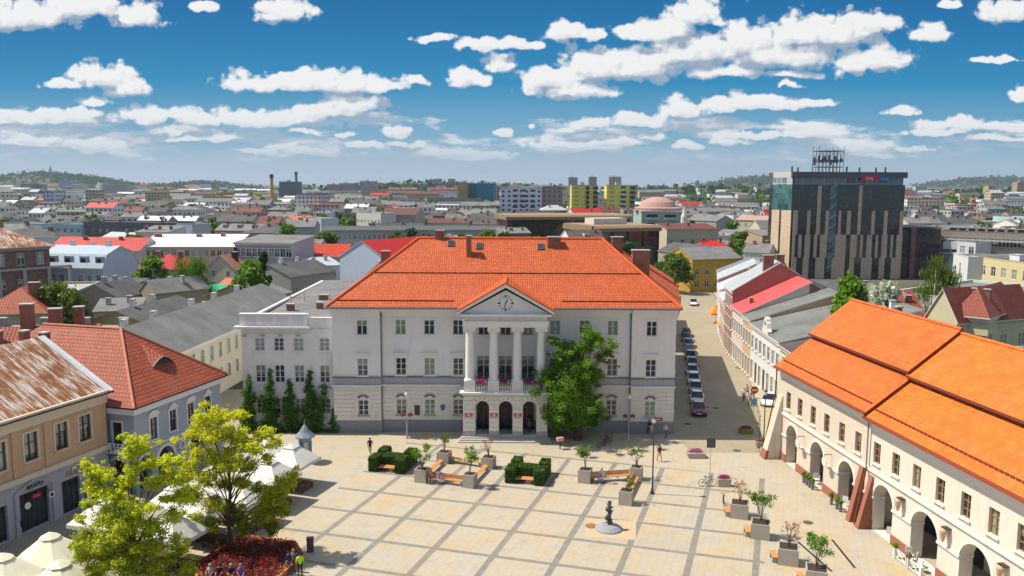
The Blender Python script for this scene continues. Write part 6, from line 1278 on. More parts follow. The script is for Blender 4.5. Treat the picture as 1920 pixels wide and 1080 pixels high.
while houses < 265 and tries < 9000:
    tries += 1; t_ = R.random()**1.5; y = 175+t_*560; x = R.uniform(-.68, .68)*y
    w_ = R.uniform(9, 24); d_ = R.uniform(9, 13); h_ = R.choice((6.6, 7.4, 9.6, 10.4, 12.6)) if y > 260 else R.choice((5.6, 6.6, 8))
    r_ = max(w_, d_)/2+.6
    if abs(x) < 60 and y < 400 and x > -20 and y > 165 and False: continue
    cx, cy = x+w_/2, y+d_/2
    if not free(cx, cy, max(w_, d_)*.55) or any((cx-a)**2+(cy-b_)**2 < ((r_+c)*.86)**2 for a, b_, c in grid): continue
    grid.append((cx, cy, r_)); base = (radians(12) if cx > 0 else radians(-6))+R.gauss(0, .08)
    wi = R.choices(range(9), (6, 6, 5, 4, 2, 2, 1, 2, 1))[0]; ri = R.choices(range(9), (7, 7, 5, 3, 1.2, 3, .8, 1, 3))[0]; rk = R.choices(('gable', 'hip', 'flat', 'shed'), (6, 1.5, 3, 2))[0]
    far_house(x, y, base, w_, d_, h_, wi, ri, rk, y < 440); houses += 1
print('houses', houses, tries)
# beyond the nearest three hundred houses the town reads as one mass
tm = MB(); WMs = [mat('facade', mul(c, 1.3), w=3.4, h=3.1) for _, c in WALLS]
for i in range(3000):
    t_ = R.random(); y = 640+t_**1.3*1900; x = R.uniform(-1.1, 1.1)*y
    if i > 2350: y = R.uniform(60, 700); x = R.choice((-1, 1))*(R.uniform(.72, 1.25)*y+20)
    if not free(x, y, 12): continue
    dens = sin(x*.004+1)*sin(y*.005+x*.002)
    if R.random() > .75+.4*dens: continue
    w_ = R.uniform(10, 34)*(1 if y < 1200 else 1.5); d_ = R.uniform(9, 14); h_ = R.choice((5, 7, 9, 10, 12, 12))*(1 if R.random() < .93 else 1.7); z = terr(x, y)-1
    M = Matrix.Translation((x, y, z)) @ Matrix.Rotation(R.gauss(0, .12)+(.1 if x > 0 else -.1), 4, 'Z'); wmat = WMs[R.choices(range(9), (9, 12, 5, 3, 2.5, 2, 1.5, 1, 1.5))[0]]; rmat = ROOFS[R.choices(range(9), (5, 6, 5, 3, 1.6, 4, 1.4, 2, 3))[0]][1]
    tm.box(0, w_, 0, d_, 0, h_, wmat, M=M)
    if R.random() < .55:
        rh = R.uniform(1.8, 3.4); P4 = lambda a, b_, c: tuple(M @ Vector((a, b_, c)))
        tm.poly([P4(-.4, -.4, h_), P4(w_+.4, -.4, h_), P4(w_+.4, d_/2, h_+rh), P4(-.4, d_/2, h_+rh)], rmat); tm.poly([P4(w_+.4, d_+.4, h_), P4(-.4, d_+.4, h_), P4(-.4, d_/2, h_+rh), P4(w_+.4, d_/2, h_+rh)], rmat)
        tm.poly([P4(0, 0, h_), P4(0, d_/2, h_+rh), P4(0, d_, h_)], wmat); tm.poly([P4(w_, 0, h_), P4(w_, d_, h_), P4(w_, d_/2, h_+rh)], wmat)
    else: tm.box(-.2, w_+.2, -.2, d_+.2, h_+.01, h_+.6, rmat, M=M)
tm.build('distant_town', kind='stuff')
# ---------------------------------------------------------------- trees
T_ = tree_meshes
def crown_tree(name, label, px0, py0, H_, cl, n, s_, leaf, th, sd, group=None):
    """tree whose limbs end in foliage masses; cl = (pixel x, pixel y, radius, offset in depth)"""
    rd = random.Random(sd); x, y = G(px0, py0); r = empty(name, label, 'tree', (x, y, 0), 0, group); cs = []
    for (cx, cy, rr, dy) in cl:
        X, Z = GY(cx, cy, y+dy); cs.append(((X-x, dy, Z), rr))
    for (c, rr) in list(cs):            # twigs and smaller tufts around every mass, also on the sides the photo does not show
        for _ in range(5): cs.append(((c[0]+rd.gauss(0, rr*.85), c[1]+rd.gauss(0, rr*1.1), c[2]+rd.gauss(0, rr*.6)), rr*rd.uniform(.25, .55)))
    t = MB(); fk = H_*.22; p0 = Vector((rd.gauss(0, .1), rd.gauss(0, .1), fk)); t.tube((0, 0, -.1), p0, th*1.2, th*.85, BARK, 9, False); top = Vector((rd.gauss(0, .2), .2, H_*.8)); m_ = p0.lerp(top, .5)+Vector((rd.gauss(0, .2), rd.gauss(0, .2), 0)); t.tube(p0, m_, th*.85, th*.5, BARK, 8, False); t.tube(m_, top, th*.5, th*.15, BARK, 7, False)
    for (c, rr) in cs[:len(cl)]:
        c = Vector(c); f = max(0, min(.85, (c.z-fk)/H_-.15-rd.random()*.2)); b0 = p0.lerp(m_, f*2) if f < .5 else m_.lerp(top, f*2-1); k = b0.lerp(c, .55)+Vector((0, 0, .35)); t.tube(b0, k, th*.34*(1-f*.6), th*.15, BARK, 5, False); t.tube(k, c, th*.15, th*.04, BARK, 4, False)
    t.build('trunk', r); put('crown', crown_mesh(rd, cs, n, s_, LEAFC[leaf], up=.6), r); return r
crown_tree('chestnut_tree', 'big bright green chestnut tree in front of the town hall facade', 1083, 824, 13, [(1103, 628, 1.0, 0), (1120, 640, .9, .5), (1095, 650, .9, -.5), (1150, 648, .6, 0), (1140, 660, .6, .3), (1125, 668, .7, 0), (1060, 648, .85, 0), (1038, 640, .6, -.4), (1075, 672, 1.1, .8), (1050, 665, .7, -1), (1045, 695, 1.3, 0), (1022, 705, .9, -.6), (1012, 718, .6, 0), (1080, 690, 1.3, -1.2), (1100, 690, 1.1, .3), (1112, 700, .8, 0),
    (1065, 715, 1.4, -1.6), (1035, 725, 1.2, .5), (1090, 725, 1.5, -.8), (1050, 745, 1.3, -1.8), (1075, 755, 1.5, -2), (1105, 745, 1.0, 0), (1045, 770, 1.2, -1), (1115, 770, 1.1, 0), (1085, 780, 1.5, -1.2), (1040, 792, .8, -.8), (1062, 790, 1.0, .8), (1105, 792, 1.0, .5), (1122, 782, .7, 0), (1080, 740, 1.6, 1.2)], 46000, .105, 'bright', .42, 3)
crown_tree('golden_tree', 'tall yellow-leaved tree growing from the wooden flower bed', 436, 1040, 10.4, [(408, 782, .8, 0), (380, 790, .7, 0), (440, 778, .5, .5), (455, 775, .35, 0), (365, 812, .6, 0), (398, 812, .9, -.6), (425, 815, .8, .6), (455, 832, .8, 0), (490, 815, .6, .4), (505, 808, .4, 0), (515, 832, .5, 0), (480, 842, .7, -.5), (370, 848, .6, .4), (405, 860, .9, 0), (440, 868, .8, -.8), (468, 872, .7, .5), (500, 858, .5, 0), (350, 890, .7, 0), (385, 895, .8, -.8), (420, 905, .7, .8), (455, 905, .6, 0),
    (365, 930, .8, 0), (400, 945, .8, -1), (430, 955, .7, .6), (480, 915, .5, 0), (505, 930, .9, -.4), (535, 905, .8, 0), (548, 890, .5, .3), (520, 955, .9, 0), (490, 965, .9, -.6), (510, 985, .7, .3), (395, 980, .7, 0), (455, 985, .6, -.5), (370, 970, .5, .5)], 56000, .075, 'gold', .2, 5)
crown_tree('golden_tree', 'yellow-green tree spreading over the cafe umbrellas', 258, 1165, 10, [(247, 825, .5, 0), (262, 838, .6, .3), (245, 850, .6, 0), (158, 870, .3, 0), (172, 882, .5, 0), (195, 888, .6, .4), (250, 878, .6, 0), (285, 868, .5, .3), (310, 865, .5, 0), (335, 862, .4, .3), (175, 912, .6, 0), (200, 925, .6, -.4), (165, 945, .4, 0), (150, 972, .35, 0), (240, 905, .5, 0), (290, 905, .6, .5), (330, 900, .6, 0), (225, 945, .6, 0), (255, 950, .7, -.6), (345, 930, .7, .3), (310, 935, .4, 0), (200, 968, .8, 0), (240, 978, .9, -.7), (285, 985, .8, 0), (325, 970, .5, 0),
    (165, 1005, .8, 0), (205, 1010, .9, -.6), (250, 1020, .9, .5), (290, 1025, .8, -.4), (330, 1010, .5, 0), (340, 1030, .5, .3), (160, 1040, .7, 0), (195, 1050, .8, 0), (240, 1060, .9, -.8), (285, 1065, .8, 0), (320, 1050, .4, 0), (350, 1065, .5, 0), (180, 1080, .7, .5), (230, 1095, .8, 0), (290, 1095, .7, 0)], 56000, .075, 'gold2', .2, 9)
wl_ = T_(4, 12, 11, 15000, .24, 'bright', nc=26, z0=.2, th=.4, drop=2.6); tree(wl_, 'willow_tree', 'drooping green willow in the courtyard behind the grey roofs', -65.5, 168, 0, .84, 0, None, 1.16)
md = [T_(40, 10, 8, 5500, .28, 'green', nc=20), T_(41, 10, 8.5, 5500, .28, 'olive', nc=20), T_(42, 10, 7, 5500, .28, 'bright', nc=18), T_(43, 12, 6, 3000, .36, 'deep', nc=22, shape='tall')]
bi_ = T_(44, 12, 6.6, 12000, .17, 'olive', BIRCH, 'round', 30, .12, .22, .8)
BL = T_(45, 9, 7, 4200, .3, 'bloom', nc=16)
for (ms, pxx, pyy, s_, nm_, lb) in ((md[1], 122, 695, (.9, 1.45), 'tree', 'loose pale green tree beside the derelict brick house'), (md[2], 288, 588, (1.4, 1.25), 'tree', 'bright green bushy tree between crimson roof and willow'), (md[2], 474, 644, (1.25, 1.5), 'tree', 'broad olive green tree before the grey office block'), (md[3], 500, 636, (.8, 1.36), 'tree', 'dark pointed conifer poking from the olive tree'),
    (md[0], 545, 512, (1.1, 1.55), 'tree', 'green tree pressed against the peach house'), (md[1], 612, 500, (1.35, 1.3), 'tree', 'dusty green tree over the peach house roof'), (bi_, 1745, 690, (1.5, 1.55), 'birch_tree', 'tall white-trunked birch behind the orange arcade roofs'), (md[2], 1588, 730, (1.15, 1.58), 'tree', 'round bright green tree behind the brown felt roof'), (BL, 1640, 735, (1.15, 1.8), 'blossom_tree', 'tree covered with white blossom behind the first arcade house'),
    (md[1], 1265, 550, 1.15, 'tree', 'leafy tree at the corner beyond the town hall rear wing'), (md[0], 1243, 545, .8, 'tree', 'smaller green tree beside the brown mirrored glass hall'), (md[0], 1380, 485, .9, 'tree', 'green tree right of the bright red hipped roof'), (md[2], 1430, 470, .8, 'tree', 'green tree just left of the hotel'), (md[1], 1262, 470, .8, 'tree', 'tree under the domed green hall'), (md[0], 1300, 462, .8, 'tree', 'tree at the foot of the slim cream tower'), (md[3], 240, 585, .35, 'conifer', 'tiny dark conifer in the grey roofed courtyard')):
    x, y = G(pxx, pyy); sx, sz = s_ if isinstance(s_, tuple) else (s_, s_)
    tree(ms, nm_, lb, x, y, 0, sx, R.random()*6, None, sz)
fs = [T_(60+i, 10, 9, 520, .85, c, nc=12, lim=3) for i, c in enumerate(('green', 'deep', 'olive', 'bright', 'deep'))]
nt_ = 0
FARLM = [('the glass halls', 20, 330), ('the apartments', 40, 560), ('the hotel', 110, 260), ('the shopping complex', 190, 300), ('the round tower', -560, 1150), ('the factory', -260, 900), ('the white sheet roof', -110, 290), ('the domed hall', 75, 390), ('the long pale hall', 270, 560), ('the colonnade range', -60, 350), ('the derelict brick house', -120, 210), ('the maroon mansard', -60, 480)]
tseen = {}
for i in range(2600):
    if nt_ >= 290: break
    y = 190+R.random()**1.1*560; x = R.uniform(-.68, .68)*y
    if x < 0 and R.random() < .5: continue
    s_ = R.uniform(.7, 1.35)
    if not free(x, y, 3*s_) or any(abs(x-a) < c*.8+1.6 and abs(y-b_) < c*.8+1.2 for a, b_, c in grid): continue
    k = R.randrange(5); nm_ = ('round green', 'dark green', 'olive green', 'fresh green', 'deep green')[k]; lm = min(FARLM, key=lambda q: (q[1]-x)**2+(q[2]-y)**2)
    a = f"{'small ' if s_ < .7 else 'large ' if s_ > 1 else ''}{nm_} tree {'beyond' if y > lm[2]+15 else 'before' if y < lm[2]-15 else 'beside'} {lm[0]}, {'left' if x < lm[1] else 'right'} side"
    tree(fs[k], 'town_tree', a, x, y, terr(x, y), s_, R.random()*6, 'trees among the town houses'); nt_ += 1
print('trees', nt_)
# distant woods: a leafy canopy over the rising ground
V = []; Fc = []; MI = []
def clump(x, y, z, s_, k, n=9):
    for _ in range(n):
        c = Vector((x+R.gauss(0, s_*.5), y+R.gauss(0, s_*.5), z+abs(R.gauss(.5, .4))*s_)); a = Vector((R.gauss(0, 1), R.gauss(0, 1), R.gauss(0, .6))).normalized()*s_*R.uniform(.3, .6); b_ = a.cross(Vector((R.gauss(0, 1), R.gauss(0, 1), R.gauss(0, 1)))).normalized()*s_*R.uniform(.3, .55)
        j = len(V); V.extend([tuple(c-a), tuple(c-b_), tuple(c+a), tuple(c+b_)]); Fc.append((j, j+1, j+2, j+3)); MI.append(k)
for i in range(13500):
    y = 760+R.random()**1.2*2700; x = R.uniform(-1.1, 1.1)*y; g_ = sin(x*.006+2)*sin(y*.004+x*.003)+.35*sin(x*.02+y*.011)
    onhill = any(((x-a)/(sx*1.1))**2+((y-b_)/(sy*1.1))**2 < 1 for a, b_, sx, sy, h_ in HILLS)
    if not onhill and g_ < .02 and R.random() > .16: continue
    clump(x, y, terr(x, y)-1, R.uniform(5, 9), 1 if y > 1500 else R.choice((0, 0, 1, 2)))
for (a, b_, sx, sy, h_) in HILLS:
    for i in range(int(700 if h_ > 60 else 350)):
        x, y = R.gauss(a, sx*.62), R.gauss(b_, sy*.5)
        if y > 4200: clump(x, y, terr(x, y)-4, 26, 1, 6)
        else: clump(x, y, terr(x, y)-4, 12, 1, 6)
me = bpy.data.meshes.new('distant_wood'); me.from_pydata(V, [], Fc)
for c in ('green', 'deep', 'olive'): me.materials.append(LEAFC[c])
me.polygons.foreach_set('material_index', MI); put('distant_wood', me, kind='stuff')
# haze
hb = MB(); hm = bpy.data.materials.new('haze'); hm.use_nodes = True; hm.node_tree.nodes.clear(); b = NB(hm.node_tree)
pv = b.n('ShaderNodeVolumePrincipled'); pv.inputs['Density'].default_value = .00007; pv.inputs['Color'].default_value = (.72, .84, 1, 1); pv.inputs['Anisotropy'].default_value = .2; oo = b.n('ShaderNodeOutputMaterial'); hm.node_tree.links.new(pv.outputs[0], oo.inputs[1])
hb.box(-9500, 9500, -400, 14500, -2, 190, hm); hb.build('haze', kind='stuff')
# ---------------------------------------------------------------- vehicles
TYRE = mat('paint', (.015, .015, .015), rough=.8); RIMM = mat('paint', (.45, .46, .48), metal=1., rough=.3); CGL = mat('paint', (.015, .02, .025), rough=.05); LAMP = mat('paint', (.75, .78, .8), rough=.1); TAIL = mat('paint', (.35, .01, .01), rough=.2)
CM = {}
def car(label, col, x, y, rz, group=None, kind=0, metal=.3):
    pm = mat('paint', col, metal=metal, rough=.28, coat=.8); Lg = (4.15, 4.5, 3.85)[kind]; k = Lg/4.2; hr = (1.47, 1.44, 1.5)[kind]
    r = empty('parked_car', label, 'car', (x, y, .01), rz, group)
    st = [(-2.1, .55, .38, .60), (-2.03, .76, .26, .86), (-1.6, .85, .22, .93), (-.8, .88, .2, .93), (0, .88, .2, .92), (.8, .88, .2, .90), (1.3, .87, .22, .84), (1.75, .83, .24, .76), (2.0, .74, .28, .64), (2.1, .56, .36, .50)]
    V = []; F = []; q = MB()
    for (sx, hw, zb, zs) in st: V.append([(sx*k, -hw*.82, zb), (sx*k, -hw*.98, zb+.14), (sx*k, -hw, (zb+zs)/2), (sx*k, -hw*.97, zs-.07), (sx*k, -hw*.84, zs), (sx*k, hw*.84, zs), (sx*k, hw*.97, zs-.07), (sx*k, hw, (zb+zs)/2), (sx*k, hw*.98, zb+.14), (sx*k, hw*.82, zb)])
    i0 = len(q.v); n = 10
    for ring in V: q.v.extend(ring)
    for a in range(len(V)-1):
        for j in range(n): jn = (j+1) % n; q.f.append((i0+a*n+j, i0+a*n+jn, i0+(a+1)*n+jn, i0+(a+1)*n+j)); q.mi.append(q.mid(pm))
    q.f.append(tuple(i0+j for j in reversed(range(n)))); q.mi.append(0); q.f.append(tuple(i0+(len(V)-1)*n+j for j in range(n))); q.mi.append(0)
    lo = [(-1.78, .80, .90), (1.02, .78, .87)]; hi = [(-1.35, .60, hr-.05), (.22, .60, hr)] if kind != 1 else [(-1.05, .58, hr-.05), (.15, .6, hr)]
    A = lambda t_, s_: (t_[0]*k, s_*t_[1], t_[2])
    a, b_, c, d = lo[0], lo[1], hi[0], hi[1]; m1 = ((c[0]+d[0])/2, .62, hr+.01)
    for pts in ([A(c, -1), A(d, -1), A(d, 1), A(c, 1)],): q.poly(pts, pm)
    for s_ in (-1, 1):
        for (u0, u1) in ((0, .06), (.50, .55), (.93, 1)):
            L0 = [lo[0][0]+(lo[1][0]-lo[0][0])*u for u in (u0, u1)]; L1 = [hi[0][0]+(hi[1][0]-hi[0][0])*u for u in (u0, u1)]
            p = [(L0[0]*k, s_*.79, .885), (L0[1]*k, s_*.79, .885), (L1[1]*k, s_*.605, hr-.03), (L1[0]*k, s_*.605, hr-.03)]; q.poly(p if s_ < 0 else p[::-1], pm)
    q.build('body', r, smooth=False)
    g_ = MB(); g_.poly([A(b_, -1), A(b_, 1), A(d, 1), A(d, -1)], CGL); g_.build('windscreen', r); g_ = MB(); g_.poly([A(a, 1), A(a, -1), A(c, -1), A(c, 1)], CGL); g_.build('rear_window', r)
    for s_ in (-1, 1):
        g_ = MB(); p = [(a[0]*k, s_*.785, .88), (b_[0]*k, s_*.785, .87), (d[0]*k, s_*.6, hr-.03), (c[0]*k, s_*.6, hr-.06)]; g_.poly(p if s_ < 0 else p[::-1], CGL); g_.build('side_window', r)
        m_ = MB(); m_.box(.62*k, .80*k, min(s_*.86, s_*1.03), max(s_*.86, s_*1.03), .93, 1.06, pm); m_.build('wing_mirror', r)
        h_ = MB(); h_.poly([(2.05*k, s_*.42, .50), (1.93*k, s_*.74, .52), (1.78*k, s_*.78, .70), (1.96*k, s_*.45, .66)][::s_], LAMP); h_.v = [(x_+.03, y_, z_+.015) for x_, y_, z_ in h_.v]; h_.build('headlight', r)
        h_ = MB(); h_.box(-2.07*k, -2.02*k, min(s_*.5, s_*.74), max(s_*.5, s_*.74), .62, .82, TAIL); h_.build('tail_light', r)
    if not CM:
        w_ = MB(); w_.tube((0, -.1, 0), (0, .1, 0), .31, .31, TYRE, 18); CM['t'] = w_.mesh('tyre'); w_ = MB(); w_.tube((0, -.105, 0), (0, .105, 0), .19, .19, RIMM, 12); CM['r'] = w_.mesh('rim')
    for sx in (-1.28, 1.32):
        for s_ in (-1, 1):
            w_ = put('wheel', CM['t'], r, (sx*k, s_*.80, .31)); put('rim', CM['r'], w_)
    p_ = MB(); p_.box(2.09*k, 2.115*k, -.26, .26, .40, .51, WHITE); p_.build('number_plate', r); p_ = MB(); p_.box(2.03*k, 2.09*k, -.4, .4, .29, .38, DARK); p_.build('grille', r)
    return r
cars = [('dark red hatchback at the near end of the row by the town hall', (.16, .01, .015), 0), ('silver-blue saloon parked behind the dark red hatchback', (.42, .50, .56), 1), ('white car with red roof edge glimpsed behind the silver-blue saloon', (.45, .32, .32), 2), ('silver hatchback in the middle of the parked row', (.45, .52, .55), 0), ('pale grey saloon in front of the maroon car', (.40, .45, .48), 1),
        ('maroon hatchback halfway down the shaded kerb', (.12, .01, .03), 0), ('dark green-black hatchback past the maroon car', (.02, .03, .025), 2), ('black saloon parked in front of the blue car', (.015, .015, .02), 1), ('bright blue hatchback near the far end of the row', (.02, .08, .28), 0), ('black hatchback next to last in the row', (.02, .02, .022), 2), ('black estate car last in the parked row', (.012, .012, .014), 1)]
dr = radians(90-10.2)
for i, (lb, c, kd) in enumerate(cars):
    s_ = i*5.35; car(lb, c, 23.1+cos(dr)*s_+R.gauss(0, .06), 99.2+sin(dr)*s_, dr+pi+R.gauss(0, .015), 'cars parked along the town hall side', kd)
x, y = G(1447, 763); car('white hatchback on the sunny corner by the folded umbrellas', (.72, .74, .76), x, y+1.2, radians(-112), None, 0, 0)
x, y = G(1300, 572); car('small white car driving far down the side street', (.7, .7, .7), x, y, dr+pi, None, 0, 0)
x, y = G(1408, 742); car('dark car half hidden behind the white hatchback', (.05, .05, .06), x+5.4, y+4.5, radians(-100), None, 2)
x, y = G(1280, 541); car('white van-like car parked by the trees at the street end', (.6, .6, .6), x, y, radians(10), None, 2, 0)
for i in range(4): x, y = G(118+i*13, 437, 7.0); car(('silver', 'white', 'blue-grey', 'dark grey')[i]+' car on the rooftop car park'+(' edge', ' middle', ', second from one end', ' corner')[i], ((.5, .5, .52), (.7, .7, .7), (.2, .26, .34), (.1, .1, .1))[i], x, y, radians(60), 'cars on the roof of the olive hall', 0)
# ---------------------------------------------------------------- bicycles
def bicycle(label, x, y, rz, col=(.02, .02, .025), group=None, lean=0):
    r = empty('bicycle', label, 'bicycle', (x, y, .01), rz, group); r.rotation_euler[0] = lean; fm = mat('paint', col, rough=.3)
    for sx in (-.52, .52):
        q = MB(); n = 20
        for k in range(n):
            a0, a1 = 2*pi*k/n, 2*pi*(k+1)/n; q.tube((sx+.33*cos(a0), 0, .35+.33*sin(a0)), (sx+.33*cos(a1), 0, .35+.33*sin(a1)), .025, .025, TYRE, 5, False)
        for k in range(6): a0 = pi*k/6; q.tube((sx-.32*cos(a0), 0, .35-.32*sin(a0)), (sx+.32*cos(a0), 0, .35+.32*sin(a0)), .005, .005, RIMM, 3)
        q.build('wheel', r)
    q = MB()
    for a, b_ in (((-.52, 0, .35), (-.05, 0, .32)), ((-.52, 0, .35), (-.16, 0, .80)), ((-.05, 0, .32), (-.2, 0, .95)), ((-.05, 0, .32), (.38, 0, .78)), ((-.17, 0, .82), (.36, 0, .88)), ((.52, 0, .35), (.34, 0, .98))): q.tube(a, b_, .022, .022, fm, 6)
    q.build('frame', r); q = MB(); q.tube((.33, -.28, 1.0), (.33, .28, 1.0), .018, .018, DARK, 6); q.build('handlebar', r)
    q = MB(); q.prism([(-.33, -.07), (-.33, .07), (-.06, .03), (-.06, -.03)], .95, 1.0, DARK); q.build('saddle', r); q = MB(); q.tube((-.05, -.06, .32), (-.05, .06, .32), .09, .09, RIMM, 10); q.box(-.07, .1, -.16, -.08, .18, .21, DARK); q.build('crank', r); return r
x, y = G(1326, 912); bicycle('black bicycle standing side-on by the pink flower box', x, y, radians(3))
x, y = G(1358, 950); bicycle('bicycle seen end-on leaning against the first square planter', x, y+.3, radians(80))
for i, (pxx, pyy, c, lb) in enumerate(((1128, 838, (.03, .12, .08), 'green-framed bicycle in the tree shade, front of the cluster'), (1136, 832, (.02, .02, .02), 'black bicycle in the middle of the shaded cluster'), (1146, 829, (.1, .1, .12), 'grey bicycle nearest the wall in the shaded cluster'))):
    x, y = G(pxx, pyy); bicycle(lb, x, y, radians(50+15*i), c, 'bicycles in the shade of the chestnut')
# ---------------------------------------------------------------- people
SKIN = mat('plain', (.50, .30, .21), sc=9); HAIRS = {'dark': mat('plain', (.03, .02, .015)), 'fair': mat('plain', (.34, .22, .10)), 'grey': mat('plain', (.35, .34, .33))}
def person(label, x, y, rz, shirt, legs, pose='stand', hair='dark', h=1.72, group=None, bare=False, z=0.01):
    rd = random.Random(label); J = {}
    if pose == 'sit':
        sit = .46; hip = .0; J = dict(pel=(0, 0, sit+.12), che=(0, .03, sit+.50), nk=(0, .02, sit+.66), hd=(0, -.01, sit+.80), top=(0, -.01, sit+.90))
        for s_, n in ((-1, 'l'), (1, 'r')): J.update({n+'h': (s_*.10, 0, sit+.08), n+'k': (s_*.14, -.44, sit+.07), n+'a': (s_*.13, -.46, .09), n+'t': (s_*.14, -.62, .04), n+'s': (s_*.19, .02, sit+.56), n+'e': (s_*.24, -.10, sit+.33), n+'w': (s_*.14, -.32, sit+.20)})
    else:
        w_ = .26 if pose == 'walk' else .03
        J = dict(pel=(0, 0, .93), che=(0, 0, 1.30), nk=(0, 0, 1.47), hd=(0, -.02, 1.60), top=(0, -.01, 1.69))
        for s_, n in ((-1, 'l'), (1, 'r')):
            f = s_*w_; J.update({n+'h': (s_*.10, 0, .90), n+'k': (s_*.11, -f*.55-.03, .49), n+'a': (s_*.11, -f, .09 if s_*w_ < .2 else .11), n+'t': (s_*.13, -f-.17, .04), n+'s': (s_*.20, 0, 1.37), n+'e': (s_*.26, f*.35+.02, 1.09), n+'w': (s_*.25, f*.8-.08, .86)})
            if pose == 'talk' and s_ > 0: J[n+'e'] = (.27, -.06, 1.10); J[n+'w'] = (.14, -.32, 1.16)
    E = [('pel', 'che', 's'), ('che', 'nk', 's'), ('nk', 'hd', 'k'), ('hd', 'top', 'k')]; rad = dict(pel=.135, che=.15, nk=.055, hd=.092, top=.07)
    for n in 'lr':
        E += [('pel', n+'h', 'l'), (n+'h', n+'k', 'l'), (n+'k', n+'a', 'b' if bare else 'l'), (n+'a', n+'t', 'f'), ('che', n+'s', 's'), (n+'s', n+'e', 's'), (n+'e', n+'w', 'k')]
        rad.update({n+'h': .095, n+'k': .06, n+'a': .042, n+'t': .038, n+'s': .062, n+'e': .044, n+'w': .03}); w = Vector(J[n+'w']); d = (w-Vector(J[n+'e'])).normalized(); sg = -1 if n == 'l' else 1
        side = d.cross(Vector((sg, 0, 0))).normalized(); pm_ = w+d*.075; J[n+'p'] = tuple(pm_); rad[n+'p'] = .03; E.append((n+'w', n+'p', 'k'))
        for i in range(4):      # fingers and thumb
            a = pm_+side*(i-1.5)*.021+d*.02; b_ = a+d*(.052+.008*(1.5-abs(i-1.5)))+Vector((-sg*.015, 0, 0)); J[n+'f%d' % i] = tuple(a); J[n+'g%d' % i] = tuple(b_); rad[n+'f%d' % i] = .0095; rad[n+'g%d' % i] = .007; E += [(n+'p', n+'f%d' % i, 'k'), (n+'f%d' % i, n+'g%d' % i, 'k')]
        a = w+d*.03-side*.035; b_ = a+d*.045-side*.022; J[n+'u'] = tuple(a); J[n+'v'] = tuple(b_); rad[n+'u'] = .011; rad[n+'v'] = .008; E += [(n+'w', n+'u', 'k'), (n+'u', n+'v', 'k')]
    J['nose'] = (0, J['hd'][1]-.105, J['hd'][2]-.005); rad['nose'] = .014; E.append(('hd', 'nose', 'k'))
    k = h/1.72; names = list(J); me = bpy.data.meshes.new('b'); me.from_pydata([tuple(Vector(J[n])*k) for n in names], [(names.index(a), names.index(b_)) for a, b_, _ in E], [])
    o = bpy.data.objects.new('tmp', me); COL.objects.link(o); md = o.modifiers.new('s', 'SKIN'); sv = me.skin_vertices[0].data
    for i, n in enumerate(names): sv[i].radius = (rad[n]*k*(1.15 if n in ('pel', 'che') else 1), rad[n]*k); sv[i].use_root = (n == 'pel')
    md.use_smooth_shade = True; sb = o.modifiers.new('u', 'SUBSURF'); sb.levels = 1; sb.render_levels = 1
    bpy.context.view_layer.update(); m2 = bpy.data.meshes.new_from_object(o.evaluated_get(bpy.context.evaluated_depsgraph_get())); bpy.data.objects.remove(o)
    m2.materials.clear(); sm, lm = mat('plain', shirt, sc=6), mat('plain', legs, sc=6); ml = [SKIN, sm, lm, DARK]; ids = {'k': 0, 's': 1, 'l': 2, 'b': 0, 'f': 3}
    for m_ in ml: m2.materials.append(m_)
    B = [(Vector(J[a])*k, Vector(J[b_])*k, t_) for a, b_, t_ in E]
    for p in m2.polygons:
        c = p.center; best = min(B, key=lambda q: (c-(q[0]+(q[1]-q[0])*max(0, min(1, (c-q[0]).dot(q[1]-q[0])/max(1e-9, (q[1]-q[0]).length_squared))))).length); p.material_index = ids[best[2]]
    m2.name = 'person'; r = put('person', m2, None, (x, y, z), rz, label, 'person', group)
    hd = Vector(J['hd'])*k; q = MB(); q.ball((hd.x, hd.y+.025, hd.z+.035), .108*k, HAIRS[hair], 10, 7, 1.05); q.build('hair', r, smooth=True)
    q = MB()
    for sx in (-.035, .035): q.box(sx-.012, sx+.012, hd.y-.098*k, hd.y-.085*k, hd.z+.005, hd.z+.02, DARK)
    q.box(-.022, .022, hd.y-.096*k, hd.y-.085*k, hd.z-.05, hd.z-.04, mat('plain', (.3, .08, .06))); q.build('face', r); return r
def P(pxx, pyy, *a, **k): x, y = G(pxx, pyy); return person(a[0], x, y, *a[1:], **k)
NAVY, JEAN, BLK, WHT = (.02, .03, .07), (.06, .10, .20), (.015, .015, .018), (.65, .65, .65)
P(541, 1077, 'person in navy jacket and jeans standing by the wooden flower bed', radians(60), NAVY, JEAN, 'talk', h=1.76)
P(551, 1072, 'person in dark clothes half hidden between navy jacket and yellow vest', radians(150), (.12, .14, .2), (.25, .05, .05), 'talk', 'fair')
y_ = P(563, 1080, 'person in bright yellow high-visibility vest seen from behind by the flower bed', radians(200), (.50, .85, .02), BLK, 'stand', h=1.74)
for i, (pxx, sh_, lg, hr_, lb) in enumerate(((395, (.4, .38, .33), (.3, .28, .25), 'grey', 'person in grey on the edge of the flower bed, first of the seated row'), (412, BLK, BLK, 'dark', 'person in black seated second along the flower bed edge'), (434, NAVY, (.15, .6, .05), 'grey', 'person in dark top with green bag seated by the tree trunk'), (452, (.25, .12, .45), (.2, .1, .3), 'fair', 'person in purple seated at the flower bed edge'))): P(pxx, 1092, lb, radians(10*(i-1)), sh_, lg, 'sit', hr_)
P(808, 905, 'person in reddish top sitting on the planter bench beside a friend', 0, (.45, .22, .2), (.30, .10, .09), 'sit', 'fair', group=None, bare=True)
P(824, 906, 'person in lilac shorts sitting on the planter bench', .1, (.38, .3, .5), (.42, .38, .6), 'sit', 'dark', bare=True)
